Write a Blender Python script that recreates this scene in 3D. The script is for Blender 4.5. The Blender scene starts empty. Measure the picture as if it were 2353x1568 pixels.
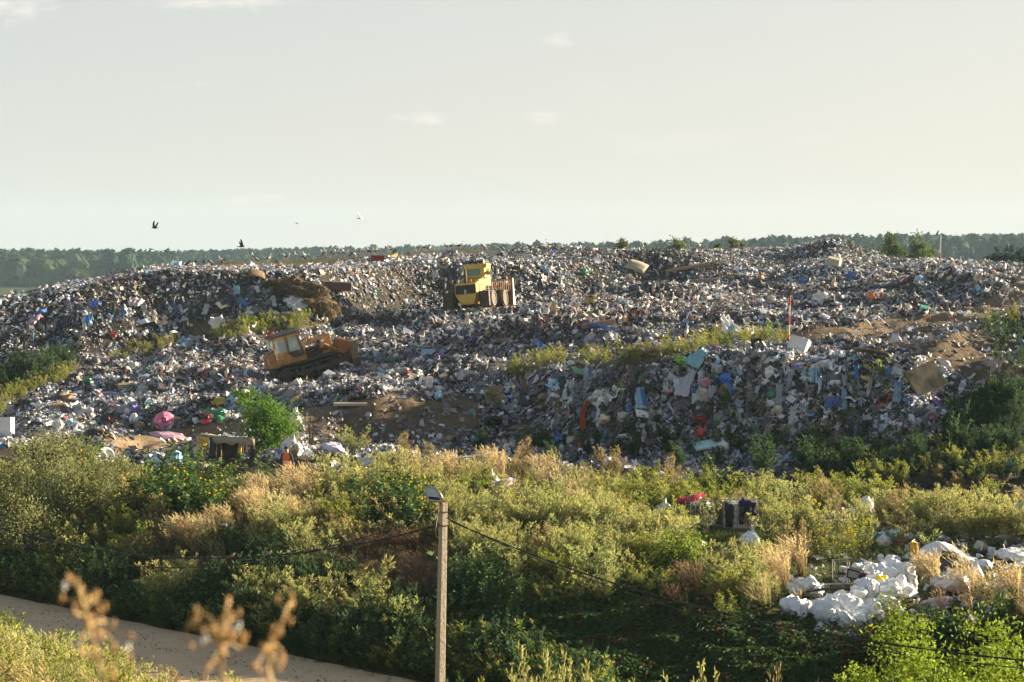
import bpy, bmesh, math, random
import numpy as np
from mathutils import Vector, Matrix
SC = bpy.context.scene
COL = SC.collection
R_ = math.radians
# ------------------------------------------------------------------ camera, sky, sun, exposure
W, H, F, HZ = 2353.0, 1568.0, 4575.3, 580.0
TH = math.atan((H/2-HZ)/F); CT, ST = math.cos(TH), math.sin(TH)
CZ = 14.0
cd = bpy.data.cameras.new('camera'); cam = bpy.data.objects.new('camera', cd); COL.objects.link(cam)
cam.location = (0, 0, CZ); cam.rotation_euler = (math.pi/2-TH, 0, 0)
cd.lens = 70; cd.sensor_width = 36; cd.clip_start = 0.1; cd.clip_end = 12000
cd.dof.use_dof = True; cd.dof.focus_distance = 120; cd.dof.aperture_fstop = 6.3
SC.camera = cam
SUN_EL, SUN_AZ = 14.0, 21.0            # elevation; degrees ahead of straight right
sd = Vector((math.cos(R_(SUN_AZ))*math.cos(R_(SUN_EL)), math.sin(R_(SUN_AZ))*math.cos(R_(SUN_EL)), math.sin(R_(SUN_EL))))
w = bpy.data.worlds.new('World'); SC.world = w; w.use_nodes = True
nt = w.node_tree; nt.nodes.clear()
sky = nt.nodes.new('ShaderNodeTexSky'); sky.sky_type = 'NISHITA'; sky.sun_disc = False
sky.sun_elevation = R_(SUN_EL); sky.sun_rotation = R_(90-SUN_AZ)
sky.air_density = 1.0; sky.dust_density = 0.7; sky.ozone_density = 1.6; sky.altitude = 150
tc = nt.nodes.new('ShaderNodeTexCoord')
mp = nt.nodes.new('ShaderNodeMapping'); mp.inputs['Scale'].default_value = (1.0, 1.0, 3.2)
nt.links.new(tc.outputs['Generated'], mp.inputs['Vector'])
nz = nt.nodes.new('ShaderNodeTexNoise'); nz.inputs['Scale'].default_value = 9.0
nz.inputs['Detail'].default_value = 7; nz.inputs['Roughness'].default_value = 0.58
nt.links.new(mp.outputs[0], nz.inputs['Vector'])
def nmath(tree, op, a, b=None, clamp=False):
    n = tree.nodes.new('ShaderNodeMath'); n.operation = op; n.use_clamp = clamp
    for i, v in enumerate((a, b)):
        if v is None: continue
        if isinstance(v, (int, float)): n.inputs[i].default_value = v
        else: tree.links.new(v, n.inputs[i])
    return n.outputs[0]
sep = nt.nodes.new('ShaderNodeSeparateXYZ'); nt.links.new(tc.outputs['Generated'], sep.inputs[0])
rmp = nt.nodes.new('ShaderNodeMapRange'); rmp.interpolation_type = 'SMOOTHSTEP'
nt.links.new(nz.outputs['Fac'], rmp.inputs['Value'])
rmp.inputs['From Min'].default_value = 0.60; rmp.inputs['From Max'].default_value = 1.0
hgt = nt.nodes.new('ShaderNodeMapRange'); nt.links.new(sep.outputs['Z'], hgt.inputs['Value'])
hgt.inputs['From Min'].default_value = 0.01; hgt.inputs['From Max'].default_value = 0.13
hgt.inputs['To Min'].default_value = 0.25; hgt.inputs['To Max'].default_value = 1.0
cf = nmath(nt, 'MULTIPLY', rmp.outputs[0], hgt.outputs[0])
def puff(vx, vy, wx, wy, amt):
    """soft small cloud in a fixed direction of the sky"""
    global cf
    d = Vector(((vx-W/2)/F, 1, (HZ-vy)/F))
    sx = nmath(nt, 'MULTIPLY', nmath(nt, 'SUBTRACT', nmath(nt, 'DIVIDE', sep.outputs['X'], sep.outputs['Y']), d.x), F/wx)
    sz = nmath(nt, 'MULTIPLY', nmath(nt, 'SUBTRACT', nmath(nt, 'DIVIDE', sep.outputs['Z'], sep.outputs['Y']), d.z), F/wy)
    r2 = nmath(nt, 'ADD', nmath(nt, 'MULTIPLY', sx, sx), nmath(nt, 'MULTIPLY', sz, sz))
    nn = nt.nodes.new('ShaderNodeTexNoise'); nn.inputs['Scale'].default_value = 85; nn.inputs['Detail'].default_value = 5
    nt.links.new(mp.outputs[0], nn.inputs['Vector'])
    m = nmath(nt, 'SUBTRACT', nmath(nt, 'MULTIPLY', nn.outputs['Fac'], 2.6), nmath(nt, 'ADD', r2, 0.75), True)
    m = nmath(nt, 'MULTIPLY', m, nmath(nt, 'GREATER_THAN', sep.outputs['Y'], 0.0))
    cf = nmath(nt, 'MAXIMUM', cf, nmath(nt, 'MULTIPLY', m, amt))
puff(965, 272, 85, 20, .5); puff(1250, 272, 55, 18, .5); puff(1282, 95, 45, 26, .3); puff(560, 458, 130, 18, .2)
puff(40, 20, 130, 50, .55); puff(520, 5, 260, 32, .55); puff(1870, 320, 80, 16, .15); puff(440, 200, 100, 16, .15)
veil = nt.nodes.new('ShaderNodeMix'); veil.data_type = 'RGBA'      # pale evening haze layer low in the sky
vf = nt.nodes.new('ShaderNodeMapRange'); nt.links.new(sep.outputs['Z'], vf.inputs['Value'])
vf.inputs['From Min'].default_value = 0.0; vf.inputs['From Max'].default_value = 0.7; vf.inputs['To Min'].default_value = 0.96; vf.inputs['To Max'].default_value = 0.1
mixc = nt.nodes.new('ShaderNodeMix'); mixc.data_type = 'RGBA'
hs = nt.nodes.new('ShaderNodeHueSaturation'); hs.inputs['Saturation'].default_value = 0.95
nt.links.new(sky.outputs[0], hs.inputs['Color'])
nt.links.new(nmath(nt, 'MULTIPLY', cf, 0.75), mixc.inputs['Factor'])
nt.links.new(hs.outputs[0], veil.inputs['A']); vb = nt.nodes.new('ShaderNodeMix'); vb.data_type = 'RGBA'; vb.inputs['A'].default_value = (3.60, 3.80, 3.80, 1); vb.inputs['B'].default_value = (4.50, 4.35, 3.95, 1)
vx_ = nt.nodes.new('ShaderNodeMapRange'); nt.links.new(nmath(nt, 'SUBTRACT', sep.outputs['X'], nmath(nt, 'MULTIPLY', sep.outputs['Z'], 1.7)), vx_.inputs['Value']); vx_.inputs['From Min'].default_value = -.45; vx_.inputs['From Max'].default_value = .35
nt.links.new(vx_.outputs[0], vb.inputs['Factor']); nt.links.new(vb.outputs['Result'], veil.inputs['B']); nt.links.new(vf.outputs[0], veil.inputs['Factor'])
nt.links.new(veil.outputs['Result'], mixc.inputs['A']); mixc.inputs['B'].default_value = (6.4, 6.0, 5.8, 1)
bg = nt.nodes.new('ShaderNodeBackground'); bg.inputs['Strength'].default_value = 0.05
wo = nt.nodes.new('ShaderNodeOutputWorld')
wt = nt.nodes.new('ShaderNodeMix'); wt.data_type = 'RGBA'; wt.blend_type = 'MULTIPLY'; wt.inputs['Factor'].default_value = 1; wt.inputs['B'].default_value = (1.0, .945, .905, 1); nt.links.new(mixc.outputs['Result'], wt.inputs['A'])
nt.links.new(wt.outputs['Result'], bg.inputs['Color']); nt.links.new(bg.outputs[0], wo.inputs['Surface'])
sl = bpy.data.lights.new('sun', 'SUN'); sl.energy = 5.0; sl.color = (1.0, 0.85, 0.60); sl.angle = R_(0.5)
so = bpy.data.objects.new('sun', sl); COL.objects.link(so)
so.rotation_euler = (-sd).to_track_quat('-Z', 'Y').to_euler()
SC.view_settings.view_transform = 'Standard'; SC.view_settings.look = 'None'
SC.view_settings.exposure = 1.96; SC.view_settings.gamma = 1
SC.cycles.volume_bounces = 0; SC.cycles.max_bounces = 5; SC.cycles.transparent_max_bounces = 6

# ------------------------------------------------------------------ helpers: projection
def slopes(vx, vy):
    dx = (vx-W/2)/F; v = -(vy-H/2)/F; den = CT+v*ST
    return dx/den, (-ST+v*CT)/den
def at(vx, vy, Y):
    a, b = slopes(vx, vy); return Vector((a*Y, Y, CZ+b*Y))
def proj(x, y, z):
    dz = z-CZ; d = y*CT-dz*ST; v = y*ST+dz*CT
    return W/2+F*x/d, H/2-F*v/d
# ------------------------------------------------------------------ helpers: noise
def _h(ix, iy, s):
    n = (ix*374761393+iy*668265263+s*974634777) & 0xffffffff
    n = ((n ^ (n >> 13))*1274126177) & 0xffffffff
    return ((n ^ (n >> 16)) & 0xffff)/65535.0
def vn(x, y, s=0):
    x = np.asarray(x, float); y = np.asarray(y, float)
    ix = np.floor(x).astype(np.int64); iy = np.floor(y).astype(np.int64)
    fx = x-ix; fy = y-iy; fx = fx*fx*(3-2*fx); fy = fy*fy*(3-2*fy)
    a = _h(ix, iy, s); b = _h(ix+1, iy, s); c = _h(ix, iy+1, s); d = _h(ix+1, iy+1, s)
    return (a+(b-a)*fx+(c-a)*fy+(a-b-c+d)*fx*fy)*2-1
def fbm(x, y, s=0, o=4):
    r = 0; a = 1.0; t = 0
    for i in range(o):
        r = r+a*vn(x*2**i, y*2**i, s+i*17); t += a; a *= .5
    return r/t
def sst(a, b, x):
    t = np.clip((x-a)/(b-a), 0, 1); return t*t*(3-2*t)
def inpoly(px, py, poly):
    px = np.asarray(px, float); py = np.asarray(py, float); r = np.zeros(px.shape, bool); n = len(poly)
    for i in range(n):
        x0, y0 = poly[i]; x1, y1 = poly[(i+1) % n]
        if y0 == y1: continue
        c = ((y0 > py) != (y1 > py)) & (px < (x1-x0)*(py-y0)/(y1-y0)+x0)
        r ^= c
    return r
# ------------------------------------------------------------------ materials
def mat(name, col, rough=.7, metal=0, spec=.3, noise=0, nscale=4, col2=None, bump=0, alpha=None):
    m = bpy.data.materials.new(name); m.use_nodes = True; t = m.node_tree; b = t.nodes['Principled BSDF']
    b.inputs['Base Color'].default_value = (*col, 1); b.inputs['Roughness'].default_value = rough
    b.inputs['Metallic'].default_value = metal; b.inputs['Specular IOR Level'].default_value = spec
    if noise or bump:
        c = t.nodes.new('ShaderNodeTexCoord'); n = t.nodes.new('ShaderNodeTexNoise')
        n.inputs['Scale'].default_value = nscale; n.inputs['Detail'].default_value = 6; n.inputs['Roughness'].default_value = .65
        t.links.new(c.outputs['Object'], n.inputs['Vector'])
        if noise:
            r = t.nodes.new('ShaderNodeMapRange'); t.links.new(n.outputs['Fac'], r.inputs['Value'])
            r.inputs['From Min'].default_value = .38; r.inputs['From Max'].default_value = .68; r.inputs['To Max'].default_value = noise
            mx = t.nodes.new('ShaderNodeMix'); mx.data_type = 'RGBA'; t.links.new(r.outputs[0], mx.inputs['Factor'])
            mx.inputs['A'].default_value = (*col, 1); mx.inputs['B'].default_value = (*(col2 or [q*.4 for q in col]), 1)
            t.links.new(mx.outputs['Result'], b.inputs['Base Color'])
        if bump:
            bp = t.nodes.new('ShaderNodeBump'); bp.inputs['Strength'].default_value = bump; bp.inputs['Distance'].default_value = .05
            t.links.new(n.outputs['Fac'], bp.inputs['Height']); t.links.new(bp.outputs[0], b.inputs['Normal'])
    return m
def attrmat(name, rough=.7, spec=.3, transl=0, var=0, nscale=6, bump=0, bdist=.1):
    """colour from the mesh attribute Col (each piece has its own paint), optional mottling, bump and leaf translucency"""
    m = bpy.data.materials.new(name); m.use_nodes = True; t = m.node_tree; b = t.nodes['Principled BSDF']
    a = t.nodes.new('ShaderNodeAttribute'); a.attribute_name = 'Col'
    b.inputs['Roughness'].default_value = rough; b.inputs['Specular IOR Level'].default_value = spec
    src = a.outputs['Color']
    if var or bump:
        g = t.nodes.new('ShaderNodeNewGeometry'); n = t.nodes.new('ShaderNodeTexNoise')
        n.inputs['Scale'].default_value = nscale; n.inputs['Detail'].default_value = 6; n.inputs['Roughness'].default_value = .7
        t.links.new(g.outputs['Position'], n.inputs['Vector'])
        if var:
            r = t.nodes.new('ShaderNodeMapRange'); t.links.new(n.outputs['Fac'], r.inputs['Value'])
            r.inputs['From Min'].default_value = .3; r.inputs['From Max'].default_value = .7
            r.inputs['To Min'].default_value = 1-var; r.inputs['To Max'].default_value = 1+var
            mu = t.nodes.new('ShaderNodeVectorMath'); mu.operation = 'SCALE'
            t.links.new(src, mu.inputs[0]); t.links.new(r.outputs[0], mu.inputs['Scale']); src = mu.outputs[0]
        if bump:
            bp = t.nodes.new('ShaderNodeBump'); bp.inputs['Strength'].default_value = bump; bp.inputs['Distance'].default_value = bdist
            t.links.new(n.outputs['Fac'], bp.inputs['Height']); t.links.new(bp.outputs[0], b.inputs['Normal'])
    t.links.new(src, b.inputs['Base Color'])
    if transl:
        tr = t.nodes.new('ShaderNodeBsdfTranslucent'); t.links.new(src, tr.inputs['Color'])
        mx = t.nodes.new('ShaderNodeMixShader'); mx.inputs[0].default_value = transl
        t.links.new(b.outputs[0], mx.inputs[1]); t.links.new(tr.outputs[0], mx.inputs[2])
        t.links.new(mx.outputs[0], t.nodes['Material Output'].inputs['Surface'])
    return m
def objmat(name, rough=.5, spec=.4, nscale=5, noise=.5, bump=0, transl=0):
    """plastic / cloth tinted by the object's own colour, with dirt"""
    m = bpy.data.materials.new(name); m.use_nodes = True; t = m.node_tree; b = t.nodes['Principled BSDF']
    o = t.nodes.new('ShaderNodeObjectInfo'); c = t.nodes.new('ShaderNodeTexCoord'); n = t.nodes.new('ShaderNodeTexNoise')
    n.inputs['Scale'].default_value = nscale; n.inputs['Detail'].default_value = 6; t.links.new(c.outputs['Object'], n.inputs['Vector'])
    r = t.nodes.new('ShaderNodeMapRange'); t.links.new(n.outputs['Fac'], r.inputs['Value'])
    r.inputs['From Min'].default_value = .45; r.inputs['From Max'].default_value = .75; r.inputs['To Max'].default_value = noise
    mx = t.nodes.new('ShaderNodeMix'); mx.data_type = 'RGBA'; t.links.new(r.outputs[0], mx.inputs['Factor'])
    t.links.new(o.outputs['Color'], mx.inputs['A']); mx.inputs['B'].default_value = (.12, .09, .06, 1)
    t.links.new(mx.outputs['Result'], b.inputs['Base Color'])
    b.inputs['Roughness'].default_value = rough; b.inputs['Specular IOR Level'].default_value = spec
    if bump:
        bp = t.nodes.new('ShaderNodeBump'); bp.inputs['Strength'].default_value = bump; bp.inputs['Distance'].default_value = .06
        t.links.new(n.outputs['Fac'], bp.inputs['Height']); t.links.new(bp.outputs[0], b.inputs['Normal'])
    return m
# ------------------------------------------------------------------ objects
def tag(o, label=None, cat=None, group=None, kind=None):
    if label: o['label'] = label
    if cat: o['category'] = cat
    if group: o['group'] = group
    if kind: o['kind'] = kind
    return o
def empty(name, loc, label, cat, group=None, rot=(0, 0, 0), sc=1):
    o = bpy.data.objects.new(name, None); COL.objects.link(o); o.location = loc; o.rotation_euler = rot; o.scale = (sc,)*3
    o.empty_display_size = .2
    return tag(o, label, cat, group)
def npmesh(name, V, T, C=None, mats=(), smooth=False, mi=None, k=3):
    me = bpy.data.meshes.new(name); V = np.asarray(V, np.float32); T = np.asarray(T, np.int32)
    me.vertices.add(len(V)); me.vertices.foreach_set('co', V.ravel())
    me.loops.add(T.size); me.loops.foreach_set('vertex_index', T.ravel())
    me.polygons.add(len(T)); me.polygons.foreach_set('loop_start', np.arange(0, T.size, k, dtype=np.int32))
    if mi is not None: me.polygons.foreach_set('material_index', np.asarray(mi, np.int32))
    me.polygons.foreach_set('use_smooth', np.full(len(T), smooth))
    if C is not None:
        at_ = me.attributes.new('Col', 'FLOAT_COLOR', 'POINT')
        c4 = np.ones((len(V), 4), np.float32); c4[:, :3] = C; at_.data.foreach_set('color', c4.ravel())
    for m in mats: me.materials.append(m)
    me.update(calc_edges=True); return me
def link(name, me, parent=None, loc=(0, 0, 0)):
    o = bpy.data.objects.new(name, me); COL.objects.link(o); o.location = loc
    if parent is not None: o.parent = parent
    return o
class MB:
    """collects boxes, tubes, sheets; build() links them as ONE mesh"""
    def __init__(s): s.v = []; s.f = []; s.m = []; s.M = Matrix.Identity(4)
    def add(s, vs, fs, m=0):
        b = len(s.v); s.v += [tuple(s.M @ Vector(q)) for q in vs]; s.f += [tuple(b+i for i in f) for f in fs]
        s.m += m if isinstance(m, list) else [m]*len(fs); return s
    def box(s, c, d, m=0, rot=None):
        Mr = (Matrix.Rotation(rot[1], 3, rot[0]) if isinstance(rot, tuple) else rot) if rot is not None else Matrix.Identity(3)
        vs = [Vector(c)+Mr @ Vector((d[0]*a/2, d[1]*b/2, d[2]*e/2)) for a in (-1, 1) for b in (-1, 1) for e in (-1, 1)]
        return s.add(vs, [(0, 1, 3, 2), (4, 6, 7, 5), (0, 4, 5, 1), (2, 3, 7, 6), (0, 2, 6, 4), (1, 5, 7, 3)], m)
    def hexa(s, vs, m=0):   # 8 points: bottom 4 (ccw), top 4
        return s.add(vs, [(3, 2, 1, 0), (4, 5, 6, 7), (0, 1, 5, 4), (1, 2, 6, 5), (2, 3, 7, 6), (3, 0, 4, 7)], m)
    def tube(s, P, r, n=8, m=0, sm=None, flat=None, cap=True):
        P = [Vector(p) for p in P]; rs = r if isinstance(r, (list, tuple)) else [r]*len(P); vs = []
        ref = None
        for i, p in enumerate(P):
            d = (P[min(i+1, len(P)-1)]-P[max(i-1, 0)]).normalized()
            if ref is None: ref = Vector((0, 1, 0)) if abs(d.y) < .9 else Vector((1, 0, 0))
            a = d.cross(ref).normalized(); b = a.cross(d).normalized(); ref = b
            fl = flat[i] if flat else 1
            for k in range(n):
                t = 2*math.pi*k/n; vs.append(p+a*(math.cos(t)*rs[i])+b*(math.sin(t)*rs[i]*fl))
        fs = []; ms = []
        for i in range(len(P)-1):
            for k in range(n):
                fs.append((i*n+k, i*n+(k+1) % n, (i+1)*n+(k+1) % n, (i+1)*n+k)); ms.append(sm[i] if sm else m)
        if cap:
            fs.append(tuple(range(n-1, -1, -1))); ms.append(sm[0] if sm else m)
            fs.append(tuple((len(P)-1)*n+k for k in range(n))); ms.append(sm[-1] if sm else m)
        return s.add(vs, fs, ms)
    def ring(s, c, R, r, axis='Y', n=24, k=10, m=0, sq=1):
        vs = []; fs = []
        for i in range(n):
            t = 2*math.pi*i/n
            for j in range(k):
                q = 2*math.pi*j/k; rr = R+r*math.cos(q); z = r*sq*math.sin(q); p = (rr*math.cos(t), rr*math.sin(t), z)
                p = {'Z': p, 'Y': (p[0], p[2], p[1]), 'X': (p[2], p[0], p[1])}[axis]
                vs.append(Vector(c)+Vector(p))
        for i in range(n):
            for j in range(k):
                fs.append((i*k+j, ((i+1) % n)*k+j, ((i+1) % n)*k+(j+1) % k, i*k+(j+1) % k))
        return s.add(vs, fs, m)
    def grid(s, G, m=0):   # G[i][j] points
        n, k = len(G), len(G[0]); vs = [p for row in G for p in row]
        return s.add(vs, [(i*k+j, i*k+j+1, (i+1)*k+j+1, (i+1)*k+j) for i in range(n-1) for j in range(k-1)], m)
    def prism(s, poly, y0, y1, m=0):  # poly in XZ, extruded along Y
        n = len(poly); vs = [(x, y0, z) for x, z in poly]+[(x, y1, z) for x, z in poly]
        return s.add(vs, [tuple(range(n)), tuple(range(2*n-1, n-1, -1))]+[(i, i+n, (i+1) % n+n, (i+1) % n) for i in range(n)], m)
    def mesh(s, name, mats, smooth=False):
        me = bpy.data.meshes.new(name); me.from_pydata(s.v, [], s.f)
        for q in mats: me.materials.append(q)
        me.polygons.foreach_set('material_index', s.m)
        if smooth: me.polygons.foreach_set('use_smooth', [True]*len(s.f))
        me.update(); return me
    def build(s, name, mats, parent=None, loc=(0, 0, 0), smooth=False, bevel=0, solid=0):
        if not isinstance(mats, (list, tuple)): mats = [mats]
        o = link(name, s.mesh(name, mats, smooth), parent, loc)
        if solid:
            q = o.modifiers.new('solid', 'SOLIDIFY'); q.thickness = solid
        if bevel:
            q = o.modifiers.new('bevel', 'BEVEL'); q.width = bevel; q.segments = 2; q.limit_method = 'ANGLE'
        return o
# ------------------------------------------------------------------ the terrain as one height field
RZ = 1.2
def roadY(u, c): return c/(1+.93*u)
COLS = [
 (-900, 7.6, 3.2, 3.4, (90, 4), (118, 4), (124, 4.5), (135, 4.6), (150, 5.5), (162, 8.5), (200, 8.5), (260, 7)),
 (0,    7.3, 3.0, 3.3, (90, 3.9), (110, 1000), (116, 985), (128, 935), (150, 835), (158, 692), (172, 689), (235, 676)),
 (180,  7.0, 3.0, 3.3, (90, 3.9), (107, 1020), (113, 995), (129, 915), (152, 818), (160, 652), (172, 645), (235, 8.5)),
 (350,  6.6, 3.0, 3.3, (88, 3.9), (105, 1045), (111, 1005), (130, 890), (156, 800), (164, 628), (180, 616), (260, 10)),
 (700,  5.6, 3.0, 3.3, (88, 3.9), (106, 1015), (112, 938), (130, 868), (160, 748), (166, 626), (228, 598), (265, 12)),
 (960,  5.0, 2.8, 3.2, (88, 3.9), (107, 1025), (118, 912), (135, 850), (173, 725), (179, 606), (228, 580), (265, 12.5)),
 (1176, 4.6, 2.6, 3.2, (88, 3.9), (109, 1030), (116, 868), (142, 775), (177, 698), (183, 597), (230, 577), (270, 13)),
 (1500, 4.5, 2.6, 3.0, (86, 3.6), (104, 1050), (109.5, 828), (145, 748), (185, 668), (196, 606), (228, 573), (270, 13)),
 (1800, 4.5, 2.5, 2.8, (84, 3.3), (102, 1062), (107.5, 794), (150, 735), (180, 665), (195, 612), (225, 570), (270, 13)),
 (1920, 4.6, 2.5, 2.8, (84, 3.3), (101, 1062), (107, 795), (150, 722), (178, 650), (192, 600), (207, 568), (250, 12.5)),
 (2000, 4.7, 2.5, 2.7, (84, 3.3), (101, 1062), (107, 797), (150, 715), (175, 645), (190, 605), (205, 592), (250, 11.5)),
 (2100, 4.8, 2.5, 2.7, (82, 3.3), (99, 1062), (105.5, 800), (135, 738), (165, 665), (180, 617), (192, 594), (240, 11)),
 (2353, 5.0, 2.5, 2.7, (80, 3.6), (98, 985), (120, 712), (138, 695), (160, 650), (175, 622), (187, 606), (230, 11)),
 (3000, 6.0, 3.0, 2.9, (80, 4), (98, 6), (118, 11), (138, 11), (160, 12), (175, 13), (187, 13), (230, 11)),
]
U0, U1, DU = -.60, .60, .001
Y0, Y1, DY = -20.0, 345.0, .25
UG = np.arange(U0, U1+DU/2, DU); YG = np.arange(Y0, Y1+DY/2, DY)
def build_table():
    us = []; Ks = []
    for c in COLS:
        vx = c[0]; u = (vx-W/2)/F; us.append(u)
        yn, yf = roadY(u, 48.0), roadY(u, 56.4)
        right = max(0, min(1, (vx-1100)/500))
        k8y = {True: 60.0, False: yf+12}[vx > 1600]
        if 1100 < vx <= 1600: k8y = 64.0 if vx > 1300 else 67.0
        kn = [(-20, 12.6), (3, 12.2), (12, 10.5), (28, c[1]+.3), (yn-8, c[2]), (yn-.5, RZ+.15), (yn, RZ), (yf, RZ-.05), (yf+1.2, 1.5-.6*right), (k8y, c[3])]
        for (Y, v) in c[4:]:
            kn.append((Y, v if v < 50 else float(at(vx, v, Y).z)))
        kn[-1] = (kn[-2][0]+30, min(kn[-1][1], kn[-2][1])-2.6)
        kn.append((345, 0.0))
        kn[3] = (min(28, kn[4][0]-3), kn[3][1]); Ks.append(kn)
    nk = len(Ks[0])
    KY = np.array([[k[0] for k in K] for K in Ks]); KZ = np.array([[k[1] for k in K] for K in Ks])
    T = np.zeros((len(UG), len(YG)))
    uc = np.clip(UG, us[0], us[-1])
    # smooth interpolation across the columns
    i = np.clip(np.searchsorted(us, uc)-1, 0, len(us)-2); us_ = np.array(us)
    f = (uc-us_[i])/(us_[i+1]-us_[i]); f = .5*f+.5*f*f*(3-2*f)
    ky = KY[i]*(1-f)[:, None]+KY[i+1]*f[:, None]; kz = KZ[i]*(1-f)[:, None]+KZ[i+1]*f[:, None]
    for a in range(len(UG)): T[a] = np.interp(YG, ky[a], kz[a])
    # round the corners a little along Y
    P = np.pad(T, ((0, 0), (3, 3)), 'edge'); k = np.array([1, 2, 3, 4, 3, 2, 1.]); k /= k.sum()
    T = sum(k[j]*P[:, j:j+len(YG)] for j in range(7))
    X = UG[:, None]*np.maximum(YG, 30)[None, :]; Yy = np.broadcast_to(YG[None, :], X.shape)
    foot = ky[:, 10][:, None]; top = ky[:, 11][:, None]; crest = ky[:, 14][:, None]; ridge = ky[:, 15][:, None]
    tr = sst(foot-1, foot+3, Yy)                      # on the landfill
    onridge = sst(crest-4, crest+14, Yy)
    amp = tr*(1-.75*onridge)
    T = T+amp*(1.15*fbm(X/7., Yy/9., 3)+.5*fbm(X/2.2, Yy/2.8, 9, 3))+tr*onridge*.18*fbm(X/3, Yy/5, 5)
    face = np.maximum(sst(foot, foot+2, Yy)*(1-sst(top-1, top+2, Yy)), sst(ky[:, 13][:, None]-2, ky[:, 13][:, None]+2, Yy)*(1-sst(crest-2, crest+2, Yy)))
    T = T+face*.5*fbm(X/1.3, Yy/5., 21, 3)
    # heap on the terrace left of the middle and the straight-edged heaps to the right
    def bump(cx, cy, rx, ry, hh):
        return hh*np.exp(-((X-cx)/rx)**2-((Yy-cy)/ry)**2)
    for (vx, Y, rx, ry, hh) in [(1240, 138, 5, 5, 1.9), (1420, 142, 5, 4, 1.3), (1640, 146, 6, 5, 1.6), (2000, 150, 6, 5, 1.5), (2180, 160, 6, 5, 1.3), (1030, 124, 4, 4, .9), (1330, 200, 6, 7, .7), (1560, 196, 6, 6, 1.2), (900, 113, 3.5, 3, .8), (760, 118, 4, 3, .5), (1885, 206, 8, 4, 1.0), (1780, 215, 9, 5, .4), (1240, 205, 4, 6, .5)]:
        T = T+bump((vx-W/2)/F*Y, Y, rx, ry, hh)
    cx, cy = (1085-W/2)/F*170, 171.0; fl = np.exp(-(((X-cx)/6.5)**2+((Yy-cy)/6)**2)**2); T = T*(1-fl)+fl*9.1
    # bank just outside the right edge that shades the hollow
    hill = sst(17.0, 24.5, X)*sst(33, 42, Yy)*(1-sst(58, 66, Yy))
    T = np.maximum(T, T*(1-hill)+hill*9.6)
    notroad = 1-sst(roadY(uc, 48.0)[:, None]-1.5, roadY(uc, 48.0)[:, None], Yy)*(1-sst(roadY(uc, 56.4)[:, None], roadY(uc, 56.4)[:, None]+1.5, Yy))
    T = T+notroad*(1-tr)*(.22*fbm(X/4., Yy/4., 31)+.08*fbm(X/.9, Yy/.9, 37, 3))
    T = T+(1-notroad)*.03*fbm(X/1.5, Yy/1.5, 41)
    return T, ky
TAB, KYS = build_table()
def hh(x, y):
    x = np.asarray(x, float); y = np.asarray(y, float)
    u = np.clip(x/np.maximum(y, 30), U0, U1-DU*1.01); yy = np.clip(y, Y0, Y1-DY*1.01)
    a = (u-U0)/DU; b = (yy-Y0)/DY; i = a.astype(int); j = b.astype(int); fa = a-i; fb = b-j
    i = np.clip(i, 0, TAB.shape[0]-2); j = np.clip(j, 0, TAB.shape[1]-2)
    return (TAB[i, j]*(1-fa)*(1-fb)+TAB[i+1, j]*fa*(1-fb)+TAB[i, j+1]*(1-fa)*fb+TAB[i+1, j+1]*fa*fb)
def knotY(x, y, k):
    u = x/np.maximum(y, 30); return np.interp(u, UG, KYS[:, k])
def nrm(x, y, e=.6):
    gx = (hh(x+e, y)-hh(x-e, y))/(2*e); gy = (hh(x, y+e)-hh(x, y-e))/(2*e)
    n = np.stack([-gx, -gy, np.ones_like(gx)], -1); return n/np.linalg.norm(n, axis=-1, keepdims=True)
def hit(vx, vy, ymin=24.0, dflt=225.0):
    """first point of the terrain under a pixel of the picture"""
    a, b = slopes(vx, vy); Y = np.arange(ymin, 330, .25); d = (CZ+b*Y)-hh(a*Y, Y)
    k = np.where(d <= 0)[0]
    if len(k) == 0 or k[0] == 0: y = dflt; return Vector((a*y, y, float(hh(a*y, y))))
    i = k[0]; y = Y[i-1]+(Y[i]-Y[i-1])*d[i-1]/(d[i-1]-d[i]+1e-9)
    return Vector((a*y, y, float(hh(a*y, y))))
def ground(x, y): return Vector((x, y, float(hh(x, y))))
# zones drawn on the ground as the photograph shows them
GREEN = [[(0, 855), (60, 825), (140, 812), (180, 850), (100, 885), (0, 920)],
         [(240, 838), (300, 800), (420, 780), (400, 800), (300, 828)], [(480, 775), (560, 745), (740, 732), (780, 748), (620, 770), (500, 790)],
         [(1140, 862), (1200, 835), (1300, 828), (1460, 815), (1560, 797), (1680, 782), (1810, 783), (1800, 800), (1640, 812), (1500, 838), (1280, 852), (1180, 872)],
         [(2240, 735), (2353, 715), (2353, 760), (2260, 765)]]
DIRT = [[(190, 1010), (330, 993), (470, 975), (700, 938), (900, 905), (980, 900), (960, 925), (760, 955), (560, 995), (460, 1012), (330, 1045), (190, 1060)],
        [(1480, 812), (1600, 788), (1750, 768), (1900, 752), (2100, 725), (2353, 685), (2353, 715), (2200, 738), (2050, 765), (1900, 780), (1810, 785), (1600, 800)],
        [(430, 622), (520, 602), (650, 596), (830, 580), (900, 572), (900, 584), (760, 600), (600, 606), (480, 625)],
        [(2240, 700), (2353, 640), (2353, 700)]]
SPARSE = [[(1950, 770), (2353, 700), (2353, 860), (2270, 905), (2180, 850), (2060, 800)], [(1830, 800), (2050, 762), (2230, 720), (2353, 700), (2353, 880), (2250, 870), (2150, 812), (2000, 790)],
          [(700, 945), (960, 925), (1080, 900), (1110, 950), (1080, 1000), (900, 1010), (700, 1030)],
          [(690, 690), (750, 680), (760, 735), (690, 740)], [(430, 745), (500, 730), (500, 770), (440, 775)]]
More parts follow.
